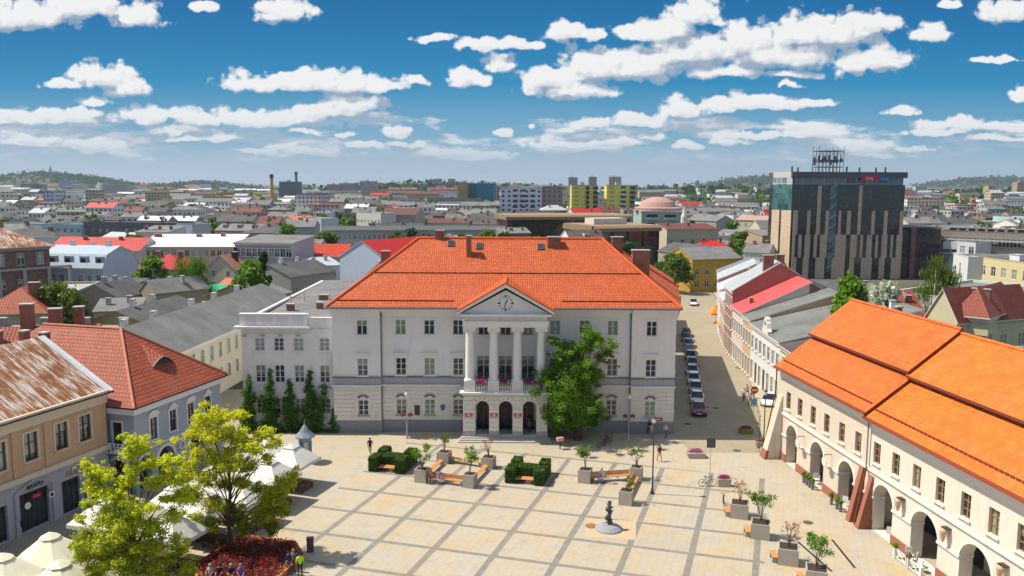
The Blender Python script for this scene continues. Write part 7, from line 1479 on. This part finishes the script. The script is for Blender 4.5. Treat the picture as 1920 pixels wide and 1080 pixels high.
P(1128, 903, 'person in pale lilac top sitting alone on the wooden bench with a dark bag', -.3, (.48, .42, .56), (.35, .42, .55), 'sit', 'grey')
P(694, 851, 'lone person in black walking behind the first clipped hedge', radians(180), BLK, BLK, 'walk')
P(1217, 815, 'person in black by the town hall corner plate', radians(40), BLK, BLK, 'walk')
P(1222, 822, 'person in pink and white top bending near the town hall corner', radians(200), (.6, .35, .3), (.4, .3, .3), 'talk', 'fair')
P(1236, 865, 'person in brown and orange clothes walking across the tree shadow', radians(20), (.14, .03, .03), (.65, .22, .03), 'walk')
P(1248, 822, 'person in white top walking at the end of the tree shadow', radians(120), WHT, (.1, .1, .2), 'walk', 'fair')
for i, (pxx, pyy, a, b_, lb) in enumerate(((1394, 752, (.7, .7, .7), (.05, .05, .15), 'person in white shirt and dark shorts leading the group by the no-entry sign'), (1400, 745, (.6, .45, .4), (.6, .6, .6), 'person in pale pink walking behind the white shirt'), (1406, 762, (.62, .4, .38), (.03, .03, .03), 'person in pink top and black trousers at the kerb'), (1402, 758, (.7, .7, .72), (.55, .5, .5), 'person all in white among the walking group'), (1410, 748, (.25, .03, .03), (.1, .1, .12), 'person in dark red next to the blue sign'))): P(pxx, pyy, lb, radians(20*i-30), a, b_, 'walk', ('fair', 'dark')[i % 2], group='walkers by the no-entry sign')
x, y = G(993, 812, .45); person('person with light green cap sitting inside the third portico arch', x, y+1.2, 0, (.35, .2, .17), (.1, .08, .08), 'sit', 'fair', z=.39)
P(1494, 858, 'person in red top standing in the first arcade arch', radians(-60), (.55, .02, .02), (.4, .1, .1), 'stand', bare=True)
# ---------------------------------------------------------------- hedge seats
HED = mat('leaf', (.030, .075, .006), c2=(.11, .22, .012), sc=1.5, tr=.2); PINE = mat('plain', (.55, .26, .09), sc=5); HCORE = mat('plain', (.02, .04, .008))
def hedge_seat(label, px0, py0, rz=-A18*.75):
    x, y = G(px0, py0); r = empty('hedge_seat', label, 'clipped hedge', (x, y, .01), rz, 'clipped hedge seats on the square')
    W_, D_ = 3.7, 3.9; bl_ = [(0, .95, 0, 1.55, 1.45), (W_-.95, W_, 0, 1.55, 1.45), (.952, W_-.952, 1.1, 2.5, 1.32), (0, .95, 2.35, D_, 1.45), (W_-.95, W_, 2.35, D_, 1.45), (0, .9, 1.552, 2.348, 1.2), (W_-.9, W_, 1.552, 2.348, 1.2)]
    core = MB(); lf = MB(); rd = random.Random(label)
    for (x0, x1, y0, y1, h_) in bl_:
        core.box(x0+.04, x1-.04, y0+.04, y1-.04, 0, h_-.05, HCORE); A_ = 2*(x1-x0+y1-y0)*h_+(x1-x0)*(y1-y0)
        for _ in range(int(A_*170)):
            f = rd.random(); a, b_, c = rd.uniform(x0, x1), rd.uniform(y0, y1), rd.uniform(0, h_)
            if f < .3: c = h_
            elif f < .65: b_ = y0 if rd.random() < .5 else y1
            else: a = x0 if rd.random() < .5 else x1
            rr = .07; ex = (a-(x0+x1)/2)/((x1-x0)/2); ey = (b_-(y0+y1)/2)/((y1-y0)/2)
            cx = Vector((a-(.06*ex if abs(ex) > .9 and c > h_-.1 else 0), b_, c-(.07 if (abs(ex) > .93 or abs(ey) > .93) and c >= h_-.02 else 0)))+Vector((rd.gauss(0, .02), rd.gauss(0, .02), rd.gauss(0, .02)))
            u_ = Vector((rd.gauss(0, 1), rd.gauss(0, 1), rd.gauss(0, 1))).normalized(); v_ = u_.cross(Vector((rd.gauss(0, 1), rd.gauss(0, 1), rd.gauss(0, 1)))).normalized(); lf.poly([cx-u_*.055, cx-v_*.04, cx+u_*.055, cx+v_*.04], HED)
    core.build('stems', r); lf.build('foliage', r)
    for (y0, y1) in ((.15, 1.0), (2.6, 3.6)):
        q = MB()
        for k in range(5): q.box(.97, W_-.97, y0+k*(y1-y0)/5, y0+(k+.85)*(y1-y0)/5, .42, .48, PINE)
        q.box(1.1, 1.2, y0+.05, y1-.05, 0, .42, DARK); q.box(W_-1.2, W_-1.1, y0+.05, y1-.05, 0, .42, DARK); q.build('bench', r)
hedge_seat('clipped hedge armchair block with wooden seats, by the person in black', 690, 884); hedge_seat('clipped hedge armchair block with wooden seats, in line with the portico', 946, 906)
# ---------------------------------------------------------------- planters, benches
CON2 = mat('plaster', (.44, .40, .33), dirt=.5); SOIL = mat('plain', (.05, .035, .025))
def planter(label, x, y, s_, h_, plant, rz=-A18, seed=1, plabel=None, group='square concrete planters'):
    r = empty('planter', label, 'planter', (x, y, .01), rz, group); q = MB(); t_ = .09; q.box(-s_/2, s_/2, -s_/2, s_/2, 0, h_-.12, CON2)
    for a in ((-s_/2, s_/2, -s_/2, -s_/2+t_), (-s_/2, s_/2, s_/2-t_, s_/2), (-s_/2, -s_/2+t_, -s_/2+t_, s_/2-t_), (s_/2-t_, s_/2, -s_/2+t_, s_/2-t_)): q.box(*a, h_-.119, h_, CON2)
    q.build('box', r); q = MB(); q.box(-s_/2+t_, s_/2-t_, -s_/2+t_, s_/2-t_, h_-.118, h_-.05, SOIL); q.build('soil', r)
    rd = random.Random(seed); H_ = {'leafy': 2.3, 'thin': 2.0, 'bare': 1.8, 'low': .9}[plant]; n_ = {'leafy': 900, 'thin': 260, 'bare': 60, 'low': 200}[plant]
    t = empty('young_tree', plabel, 'young tree', (x, y, h_-.04), rz, 'young trees in the concrete planters'); st_ = MB(); cl = []
    for k in range(7):
        an = rd.uniform(0, 6.28); e_ = Vector((cos(an)*rd.uniform(.2, .75), sin(an)*rd.uniform(.2, .75), H_*rd.uniform(.55, 1))); m_ = Vector((e_.x*.3, e_.y*.3, e_.z*.5)); st_.tube((0, 0, 0), m_, .025, .018, BARK, 5, False); st_.tube(m_, e_, .018, .006, BARK, 4, False)
        for j in range(3): e2 = e_.lerp(m_, rd.random()*.5)+Vector((rd.gauss(0, .2), rd.gauss(0, .2), rd.gauss(.1, .15))); st_.tube(e_.lerp(m_, .4), e2, .008, .003, BARK, 3, False); cl.append((tuple(e2), .26 if plant == 'leafy' else .2))
        cl.append((tuple(e_), .32 if plant == 'leafy' else .2))
    st_.build('trunk', t); put('crown', crown_mesh(rd, cl, n_, .075, LEAFC['bright'] if plant == 'leafy' else LEAFC['green'] if plant != 'bare' else mat('leaf', (.25, .14, .05), c2=(.5, .25, .06))), t)
    return r
def bench(label, a, b_, group='wooden benches between the planters', w_=.5, back=False):
    (x0, y0), (x1, y1) = a, b_; L_ = sqrt((x1-x0)**2+(y1-y0)**2); r = empty('bench', label, 'bench', (x0, y0, .01), atan2(y1-y0, x1-x0), group); q = MB()
    for k in range(5): q.box(0, L_, -w_/2+k*w_/5, -w_/2+(k+.82)*w_/5, .44, .49, PINE)
    q.build('seat', r)
    if back:
        q = MB(); 
        for k in range(3): q.box(0, L_, w_/2+.002, w_/2+.05, .5+k*.14, .5+k*.14+.11, PINE)
        q.build('backrest', r)
    for x in (.15, L_-.25): q = MB(); q.box(x, x+.1, -w_/2+.03, w_/2-.03, 0, .44, CON2); q.build('leg', r)
p1, p2, p3, p4 = G(792, 902), G(881, 912), G(833, 866), G(916, 876)
planter('concrete planter at the near end of the seated pair', *p1, 1.15, 1.25, 'leafy', plabel='leafy sapling nearest the first hedge seat', seed=2); planter('concrete planter at the front corner of the seating square', *p2, 1.1, 1.25, 'leafy', plabel='leafy sapling in the front corner of the seating square', seed=3)
planter('concrete planter at the rear corner nearest the portico shade', *p3, 1.2, 1.1, 'thin', plabel='thin sapling at the rear of the seating square', seed=4); planter('concrete planter at the far side corner of the seating square', *p4, 1.2, 1.1, 'bare', plabel='nearly bare sapling at the far side of the seating square', seed=5)
bench('long wooden bench in front of the seating square, holding two people', (p1[0]+.6, p1[1]-.05), (p2[0]-.6, p2[1]+.05), back=True); bench('wooden bench on the left flank of the seating square', (p1[0]+.25, p1[1]+.7), (p3[0]-.2, p3[1]-.7)); bench('wooden bench on the right flank of the seating square', (p2[0]+.25, p2[1]+.7), (p4[0]-.2, p4[1]-.7)); bench('rear wooden bench of the seating square', (p3[0]+.7, p3[1]), (p4[0]-.7, p4[1]))
p5, p6, p7 = G(1097, 903), G(1193, 898), G(1174, 944)
planter('concrete planter at the end of the bench with one sitter', *p5, 1.15, 1.25, 'leafy', plabel='leafy sapling held by stakes beside the lone sitter', seed=7); planter('tall concrete planter at the corner of the angled benches', *p6, 1.1, 1.25, 'thin', plabel='thin sapling at the corner of the angled benches', seed=8); planter('concrete planter nearest the statue', *p7, 1.15, 1.25, 'low', plabel='low sprig in the planter nearest the statue', seed=9)
bench('wooden bench with one person and a bag', (p5[0]+.6, p5[1]-.1), (p6[0]-.6, p6[1]-.1), back=True); bench('wooden bench running towards the statue planter', (p7[0]+.15, p7[1]+.7), (p6[0]-.1, p6[1]-.7), back=True)
for i, (pxx, pyy, pl2, lb, pb) in enumerate(((1386, 968, 'bare', 'first big planter of the diagonal row, by the end-on bicycle', 'bare twiggy sapling in the first planter of the diagonal row'), (1425, 1006, 'leafy', 'second big planter of the diagonal row, with green leafy sapling', 'bright leafy sapling in the second planter of the diagonal row'), (1477, 1054, 'bare', 'third big planter of the diagonal row, with orange leaves', 'twiggy sapling with orange leaves in the third planter'), (1530, 1096, 'leafy', 'big planter cut by the picture edge at the end of the diagonal row', 'leafy sapling at the end of the diagonal row'))):
    x, y = G(pxx, pyy); planter(lb, x, y, 1.45, 1.25, pl2, plabel=pb, seed=20+i)
    bench('short wooden seat on the side of '+('the first', 'the second', 'the third', 'the last')[i]+' diagonal planter', (x-1.0, y-.3), (x-.85, y+1.0), 'short seats on the diagonal planters')
def flowerbox(label, x, y, w_, d_, h_, m1_, rz=0, cm=None):
    r = empty('flower_planter', label, 'flower planter', (x, y, .01), rz, 'stone flower planters'); q = MB(); q.prism([(-w_*.42, 0), (w_*.42, 0), (w_/2, h_), (-w_/2, h_)][::-1], -d_/2, d_/2, cm or CON2, axis='y'); q.build('trough', r); f = MB(); leafball(f, (0, 0, h_+.08), (w_*.46, d_*.42, .26), 420, .075, m1_, LG, .3); f.build('flowers', r)
x, y = G(1304, 857); flowerbox('pale stone bowl with pink flowers and yellow leaves on the square', x, y, 1.9, 1.1, .55, PINK); x, y = G(1357, 911); flowerbox('stone trough with pink flowers behind the black bicycle', x, y, 1.3, .7, .75, PINK)
x, y = G(1398, 812); flowerbox('wooden tub with dark flowers at the shade edge', x, y, 1.5, .9, .55, PURP, .2, mat('plain', (.25, .2, .05))); x, y = G(1426, 838); flowerbox('small stone trough with red flowers by the lamp post base', x, y, 1.2, .7, .6, mat('leaf', (.4, .03, .03), c2=(.6, .1, .12)))
x, y = G(1050, 842); q = MB(); q.box(-.05, .05, -.05, .05, 0, .9, DARK); q.box(-.35, .35, -.25, .25, .9, 1.25, mat('paint', (.6, .3, .26))); q.build('post_box', None, (x, y, .01), .3, False, 'small pinkish box on a thin leg in front of the portico', 'box')
# ---------------------------------------------------------------- lamps and signs
def lamp(label, pxx, pyy, H_, basket):
    x, y = G(pxx, pyy); r = empty('street_lamp', label, 'street lamp', (x, y, .01), 0, None); pm_ = mat('paint', (.42, .42, .42)) if basket else mat('paint', (.03, .03, .035)); q = MB(); q.lathe([(.2, 0), (.2, .1), (.11, .3), (.07, .9), (.05, H_)], pm_, 10); q.build('pole', r)
    q = MB(); q.lathe([(.06, 0), (.16, .1), (.2, .42), (.05, .55)], LAMP, 8, z=H_); q.lathe([(.24, 0), (.04, .2)], pm_, 8, z=H_+.42); q.build('lantern', r)
    if basket:
        for s_ in (-.4, .4): q = MB(); q.tube((0, 0, 2.55), (s_, 0, 2.6), .02, .02, pm_, 5); leafball(q, (s_, 0, 2.7), (.3, .26, .22), 130, .07, mat('leaf', (.28, .02, .015), c2=(.5, .08, .05)), LG, .2); q.build('flower_basket', r)
lamp('grey street lamp with red flower baskets near the left ground-floor windows', 763, 822, 4.6, True); lamp('grey street lamp with red flower baskets near the shaded bicycles', 1178, 825, 4.6, True); lamp('tall plain black lamp post in the open square', 1223, 926, 6.6, False); lamp('black lamp post beside the red flowered trough at the street mouth', 1431, 845, 6.0, False)
def sign(label, pxx, pyy, H_, parts, rz=0):
    x, y = G(pxx, pyy); r = empty('road_sign', label, 'road sign', (x, y, .01), rz); q = MB(); q.tube((0, 0, 0), (0, 0, H_), .035, .035, mat('paint', (.5, .5, .52), metal=.8), 8); q.build('post', r)
    for (kd, z, s_, c) in parts:
        q = MB()
        if kd == 'o': q.tube((0, -.06, z), (0, -.04, z), s_, s_, c, 24); 
        else: q.box(-s_, s_, -.06, -.04, z-s_*1.1, z+s_*1.1, c)
        pl3 = q.build('plate', r)
        if kd == 'o': q = MB(); q.box(-s_*.7, s_*.7, -.068, -.061, z-s_*.17, z+s_*.17, WHITE); q.build('bar', pl3)
    return r
sign('red round no-entry sign with white bar at the mouth of the side street', 1413, 772, 3.0, (('o', 2.75, .48, RED), ('b', 1.2, .38, mat('paint', (.12, .30, .48)))))
sign('back of a dark two-part road sign on a thin post in the square', 1331, 895, 3.6, (('b', 3.4, .42, mat('paint', (.07, .08, .09))),))
q = MB(); q.box(-.25, .25, -.2, .2, 0, 1.0, mat('paint', (.08, .06, .05))); q.box(-.28, .28, -.23, .23, 1.003, 1.1, DARK); x, y = G(582, 1034); q.build('litter_bin', None, (x, y, .01), .2, False, 'dark litter bin near the corner of the wooden flower bed', 'litter bin')
# statue on its gravel square
x, y = G(1141, 992); BRZ2 = mat('paint', (.10, .11, .13), metal=.8, rough=.35); r = empty('bronze_sculpture', 'small dark bronze sculpture of stacked figures on a round grey base', 'sculpture', (x, y, .01), .3); q = MB(); q.lathe([(1.15, 0), (1.1, .12), (.75, .35), (.55, .42)], mat('plaster', (.30, .31, .33)), 20); q.build('base', r)
q = MB(); rd = random.Random(5)
for k in range(7): an = k*2.2; q.lathe([(.02, 0), (.20-.01*k, .08), (.24-.015*k, .22), (.16, .36), (.03, .42)], BRZ2, 8, (.11*cos(an), .11*sin(an)), .40+k*.26)
for k in range(12): an = rd.uniform(0, 6.28); z = .6+rd.random()*1.4; q.tube((.1*cos(an), .1*sin(an), z), (.36*cos(an), .36*sin(an), z+rd.uniform(-.1, .35)), .06, .03, BRZ2, 6)
q.build('figure', r); q = MB(); q.lathe([(.5, 0), (.46, .05)], mat('plain', (.30, .13, .04)), 18); q.build('plaque', None, (x-1.35, y+.55, .012), 0, False, 'round brown plaque set in the paving beside the sculpture', 'plaque')
gx_ = [(x-2.1, y-1.5), (x+1.9, y-2.1), (x+2.5, y+1.6), (x-1.5, y+2.2)]; sheet('gravel_square', gx_, .013, mat('plain', (.50, .38, .24), sc=18))
# advertising column
x, y = G(573, 866); r = empty('advertising_column', 'blue advertising column with pointed grey octagonal roof behind the white umbrellas', 'kiosk', (x, y, .01)); q = MB(); q.lathe([(.75, 0), (.75, .3), (.65, .35), (.65, 2.6)], mat('paint', (.20, .30, .42)), 8); q.build('column', r); q = MB(); q.lathe([(1.0, 0), (1.02, .1), (.55, .55), (.28, 1.0), (.08, 1.25), (.03, 1.8)], mat('plain', (.22, .26, .30)), 8, z=2.6); q.build('roof', r)
q = MB()
for k in range(8): an = k*pi/4+pi/8; q.box(-.2, .2, -.63, -.61, .9, 2.2, mat('paint', ((.5, .5, .5), (.08, .16, .35), (.45, .2, .12))[k % 3]), M=Matrix.Rotation(an, 4, 'Z'))
q.build('posters', r)
# ---------------------------------------------------------------- umbrellas and tables
CANV = mat('plain', (.66, .64, .58), sc=.8); CANY = mat('plain', (.74, .70, .52), sc=.8); WOODD = mat('plain', (.16, .08, .04), sc=4)
def umbrella(label, x, y, s_, m, rz, group, H_=2.45, n=4):
    r = empty('cafe_umbrella', label, 'umbrella', (x, y, .01), rz, group); q = MB(); q.lathe([(.45, 0), (.45, .08), (.05, .1), (.045, H_+1.4)], DARK, 10); q.build('pole', r)
    q = MB(); R_ = s_/2/cos(pi/n); pt_ = [(R_*cos(2*pi*k/n+pi/n), R_*sin(2*pi*k/n+pi/n)) for k in range(n)]; a = .22
    for k in range(n):
        p0, p1 = pt_[k], pt_[(k+1) % n]; mx = ((p0[0]+p1[0])/2, (p0[1]+p1[1])/2)
        for (e0, e1) in ((p0, mx), (mx, p1)):
            z0_ = H_ if e0 is p0 else H_-.0; zz = lambda e: H_-.06 if e is not mx else H_+.0
            q.poly([(e0[0], e0[1], zz(e0)), (e1[0], e1[1], zz(e1)), (e1[0]*a, e1[1]*a, H_+1.3), (e0[0]*a, e0[1]*a, H_+1.3)], m); q.poly([(e0[0], e0[1], zz(e0)-.28), (e1[0], e1[1], zz(e1)-.28), (e1[0], e1[1], zz(e1)), (e0[0], e0[1], zz(e0))], m)
    q.build('canopy', r); q = MB()
    for k in range(n): p0, p1 = pt_[k], pt_[(k+1) % n]; q.poly([(p0[0]*.3, p0[1]*.3, H_+1.28), (p1[0]*.3, p1[1]*.3, H_+1.28), (0, 0, H_+1.65)], m)
    q.build('top_vent', r)
def table(label, x, y, rz, group='cafe tables under the umbrellas'):
    r = empty('cafe_table', label, 'table', (x, y, .01), rz, group); q = MB(); q.box(-.8, .8, -.4, .4, .7, .76, WOODD); q.build('table_top', r)
    for sx in (-.7, .6): q = MB(); q.box(sx, sx+.1, -.35, .35, 0, .7, WOODD); q.build('leg', r)
    for sy in (-.75, .75): q = MB(); q.box(-.8, .8, sy-.16, sy+.16, .42, .47, WOODD); q.box(-.7, -.6, sy-.14, sy+.14, 0, .42, WOODD); q.box(.6, .7, sy-.14, sy+.14, 0, .42, WOODD); q.build('bench', r)
U = []
for i, (pxx, pyy, s_, m, lb) in enumerate(((548, 912, 3.9, CANV, 'white square umbrella in front of the advertising column'), (500, 905, 3.9, CANV, 'white umbrella just behind the one by the advertising column'), (508, 945, 3.9, CANV, 'white umbrella half covered by the golden tree crown'), (455, 932, 3.7, CANV, 'white umbrella deep behind the golden tree'), (455, 985, 3.7, CANV, 'white umbrella right behind the golden trunk'), (400, 960, 3.7, CANV, 'white umbrella between the two golden trees'), (390, 1015, 3.7, CANV, 'white umbrella showing through gaps between the trees'), (330, 1000, 3.7, CANV, 'white umbrella by the blue house arches'), (325, 1062, 3.7, CANV, 'white umbrella under the yellow-green tree edge'), (262, 1030, 3.7, CANV, 'white umbrella hidden by the yellow-green crown'), (200, 1030, 3.7, CANV, 'white umbrella peeping out beside the shop fronts'),
    (100, 1105, 4.2, CANY, 'cream octagonal umbrella with raised vent, whole in the corner'), (12, 1150, 4.2, CANY, 'cream umbrella cut by the corner of the picture'), (118, 1165, 4.2, CANY, 'cream umbrella partly under the larger cream one'))):
    x, y = G(pxx, pyy); cr_ = i > 10; umbrella(lb, x, y, s_, m, .2 if cr_ else -A18, 'cream cafe umbrellas by the shops' if cr_ else 'white cafe umbrellas under the golden trees', 2.5, 8 if cr_ else 4); U.append((x, y))
    table('wooden table under the '+lb, x+1.0, y-.7, -A18+R.gauss(0, .1)); 
    if i < 9: table('second table under the '+lb, x-1.1, y+.6, -A18+R.gauss(0, .1))
for i, (pxx, pyy, lb) in enumerate(((1455, 752, 'folded pale yellow umbrella beside the white hatchback'), (1465, 758, 'second folded pale yellow umbrella near the white street house'))):
    x, y = G(pxx, pyy); x += .8; y += 3; r = empty('folded_umbrella', lb, 'umbrella', (x, y, .01)); q = MB(); q.lathe([(.3, 0), (.04, .1), (.04, 1.2)], DARK, 8); q.build('pole', r); q = MB(); q.lathe([(.10, 0), (.28, .15), (.2, 1.0), (.08, 2.0), (.02, 2.3)], CANY, 10, z=1.1); q.build('canopy', r)
for i, (pxx, pyy, lb) in enumerate(((1345, 608, 'orange umbrella far down the sunny pavement'), (1361, 632, 'second orange umbrella nearer along the sunny pavement'))): x, y = G(pxx, pyy); umbrella(lb, x, y+1.2, 2.6, mat('plain', (.75, .28, .05)), 0, 'orange umbrellas on the side street', 2.2)
# ---------------------------------------------------------------- wooden flower bed with red begonias
fb = [G(366, 1072), G(452, 1016), G(552, 1028), G(566, 1052), G(505, 1110), G(380, 1130)]; r = empty('flower_bed', 'raised wooden flower bed filled with dark red flowers round the golden tree', 'flower bed', (0, 0, .01)); OAK = mat('plain', (.42, .17, .06), sc=3)
q = MB()
for (a, b_) in zip(fb, fb[1:]+fb[:1]):
    a, b_ = Vector(a), Vector(b_); d = (b_-a).normalized(); n_ = Vector((-d.y, d.x)); L_ = (b_-a).length; Mx = Matrix.Translation((a.x, a.y, 0)) @ Matrix.Rotation(atan2(d.y, d.x), 4, 'Z'); q.box(0, L_, -.04, .04, 0, .5, OAK, M=Mx); q.box(-.1, L_+.1, -.35, .15, .502, .56, OAK, M=Mx)
q.build('wooden_edge', r); q = MB(); q.poly([(a, b_, .42) for a, b_ in fb][::-1], SOIL); q.build('soil', r)
f = MB(); RF = mat('leaf', (.16, .006, .012), c2=(.48, .015, .03), sc=3); RF2 = mat('leaf', (.05, .012, .015), c2=(.15, .03, .03), sc=3); xs_ = [p[0] for p in fb]; ys_ = [p[1] for p in fb]
def inpoly(x, y, P_):
    c = False
    for i in range(len(P_)):
        (x1, y1), (x2, y2) = P_[i], P_[i-1]
        if (y1 > y) != (y2 > y) and x < (x2-x1)*(y-y1)/(y2-y1)+x1: c = not c
    return c
for _ in range(9000):
    x, y = R.uniform(min(xs_), max(xs_)), R.uniform(min(ys_), max(ys_))
    if not inpoly(x, y, fb): continue
    c = Vector((x, y, .5+abs(R.gauss(0, .14)))); a = Vector((R.gauss(0, 1), R.gauss(0, 1), R.gauss(0, .5))).normalized()*.085; b_ = a.cross(Vector((R.gauss(0, .4), R.gauss(0, .4), 1))).normalized()*.06; f.poly([c-a, c-b_, c+a, c+b_], RF if R.random() < .6 else RF2 if R.random() < .7 else LG)
f.build('flowers', r)
# ---------------------------------------------------------------- ivy on the wing
for i, (pxx, ytop, w_, lb) in enumerate(((466, 702, 1.8, 'dark ivy column at the outer corner of the wing'), (506, 690, 1.75, 'tall slim ivy column between the first two wing windows'), (543, 710, 1.6, 'shorter ivy column in the middle of the wing'), (581, 695, 1.9, 'broad ivy column next to the last wing windows'), (626, 765, 1.1, 'little ivy spire at the joint of wing and town hall'))):
    X, Z = GY(pxx, ytop, 90.9); r = empty('ivy_column', lb, 'ivy', (X, 90.7, .0), 0, 'ivy columns on the town hall wing'); cl = []; rd = random.Random(i); n_ = int(Z*7)
    for k in range(n_):
        t_ = (k+.5)/n_; ww = w_*(.62-.42*t_**1.6); cl.append(((rd.gauss(0, ww*.35), rd.gauss(0, .1), Z*t_), ww*rd.uniform(.4, .65)))
    if i == 3: cl += [((1.0+.1*k, 0, 1+.7*k), .55) for k in range(7)]
    q = MB(); q.tube((0, .2, 0), (0, .35, Z*.9), .09, .04, BARK, 6); q.build('stem', r); put('foliage', crown_mesh(rd, cl, int(4200*w_*Z/8), .10, mat('leaf', (.02, .07, .006), c2=(.13, .28, .015), sc=1.5)), r)
q = MB()
for _ in range(1600): x = R.uniform(-30.3, -19.4); c = Vector((x, 91.0-abs(R.gauss(0, .35)), abs(R.gauss(.1, .16)))); a = Vector((R.gauss(0, 1), R.gauss(0, 1), R.gauss(0, .5))).normalized()*.12; b_ = a.cross(Vector((0, .3, 1))).normalized()*.08; q.poly([c-a, c-b_, c+a, c+b_], LG)
q.build('ground_ivy', kind='stuff')
# ---------------------------------------------------------------- arcade cafe: pots, white fence, chairs
def arc_pt(O, rz, s_, out): return (O[0]+cos(rz)*s_+sin(rz)*out, O[1]+sin(rz)*s_-cos(rz)*out)
for i, s_ in enumerate((7.6, 8.2, 8.8, 9.4, 13.0, 14.0, 14.6)):
    x, y = arc_pt(OA, rA, s_, .75); r = empty('potted_grass', 'tall grey pot with bright green grass, '+('first', 'second', 'third', 'fourth')[i if i < 4 else i-4]+' one before the '+('second' if i < 4 else 'third')+' arch', 'plant pot', (x, y, .01), 0, 'grass pots before the arcade'); q = MB(); q.lathe([(.12, 0), (.17, .75), (.15, .75)], mat('paint', (.14, .16, .17)), 8); q.build('pot', r); f = MB(); leafball(f, (0, 0, .88), (.2, .2, .2), 110, .09, LEAFC['bright']); f.build('grass_tuft', r)
def wchair(label, x, y, rz):
    r = empty('cafe_chair', label, 'chair', (x, y, .06), rz, 'white cafe chairs in the arcade'); q = MB(); q.box(-.24, .24, -.24, .24, .42, .47, WHITE); q.build('seat', r); q = MB(); q.box(-.24, .24, .2, .25, .473, .95, WHITE); q.build('backrest', r)
    for sx in (-.2, .2):
        for sy in (-.2, .2): q = MB(); q.tube((sx, sy, 0), (sx, sy, .42), .02, .02, WHITE, 5); q.build('leg', r)
for i, (s_, o_) in enumerate(((8.1, -.3), (8.9, -.4), (13.6, -.3), (14.2, -.5))): x, y = arc_pt(OA, rA, s_, o_); wchair('white cafe chair in the '+('second' if i < 2 else 'third')+' arch of the cream house, '+('outer' if i % 2 else 'inner')+' one', x, y, 1.2*i)
for j, s_ in enumerate((6.0, 7.7)):
    x, y = arc_pt(OB, rB, s_, 1.1); r = empty('cafe_fence', 'white crossed timber cafe fence with flower tops, '+('far' if j == 0 else 'near')+' half', 'fence', (x, y, .01), rB, 'white cafe fences before the arcade'); q = MB()
    for x0 in (0, 1.6): q.box(x0-.12, x0+.12, -.12, .12, 0, .85, WHITE)
    q.box(.12, 1.48, -.03, .03, .72, .8, WHITE); q.box(.12, 1.48, -.03, .03, .08, .16, WHITE); q.tube((.12, 0, .14), (1.48, 0, .74), .03, .03, WHITE, 4); q.tube((.12, 0, .74), (1.48, 0, .14), .03, .03, WHITE, 4); q.build('panel', r)
    f = MB(); leafball(f, (0, 0, 1.0), (.3, .25, .2), 140, .08, LEAFC['bright'], PINK if j else LG, .3); f.build('flowers', r)
for i, (s_, o_) in enumerate(((6.6, .3), (7.6, .1), (8.4, .4), (2.6, -.5), (3.1, -.8))): x, y = arc_pt(OB, rB, s_, o_); wchair('white cafe chair '+('behind the crossed fence, by its far post', 'behind the crossed fence, at its middle', 'behind the crossed fence, by its near post', 'inside the first white house arch, outer one', 'inside the first white house arch, deeper one')[i], x, y, .9*i)
for i, (pxx, pyy, lb) in enumerate(((35, 1003, 'bushy dark potted shrub left of the black shop door'), (118, 958, 'slim tall potted shrub beside the black shop door'))):
    x, y = G(pxx, pyy); r = empty('potted_shrub', lb, 'potted shrub', (x, y, .01)); q = MB(); q.lathe([(.2, 0), (.3, .5), (.26, .5)], DARK, 10); q.build('pot', r); f = MB(); leafball(f, (0, 0, .9+.5*i), (.4-.1*i, .4-.1*i, .45+.5*i), 500, .09, mat('leaf', (.015, .04, .01), c2=(.06, .12, .03))); f.build('foliage', r)
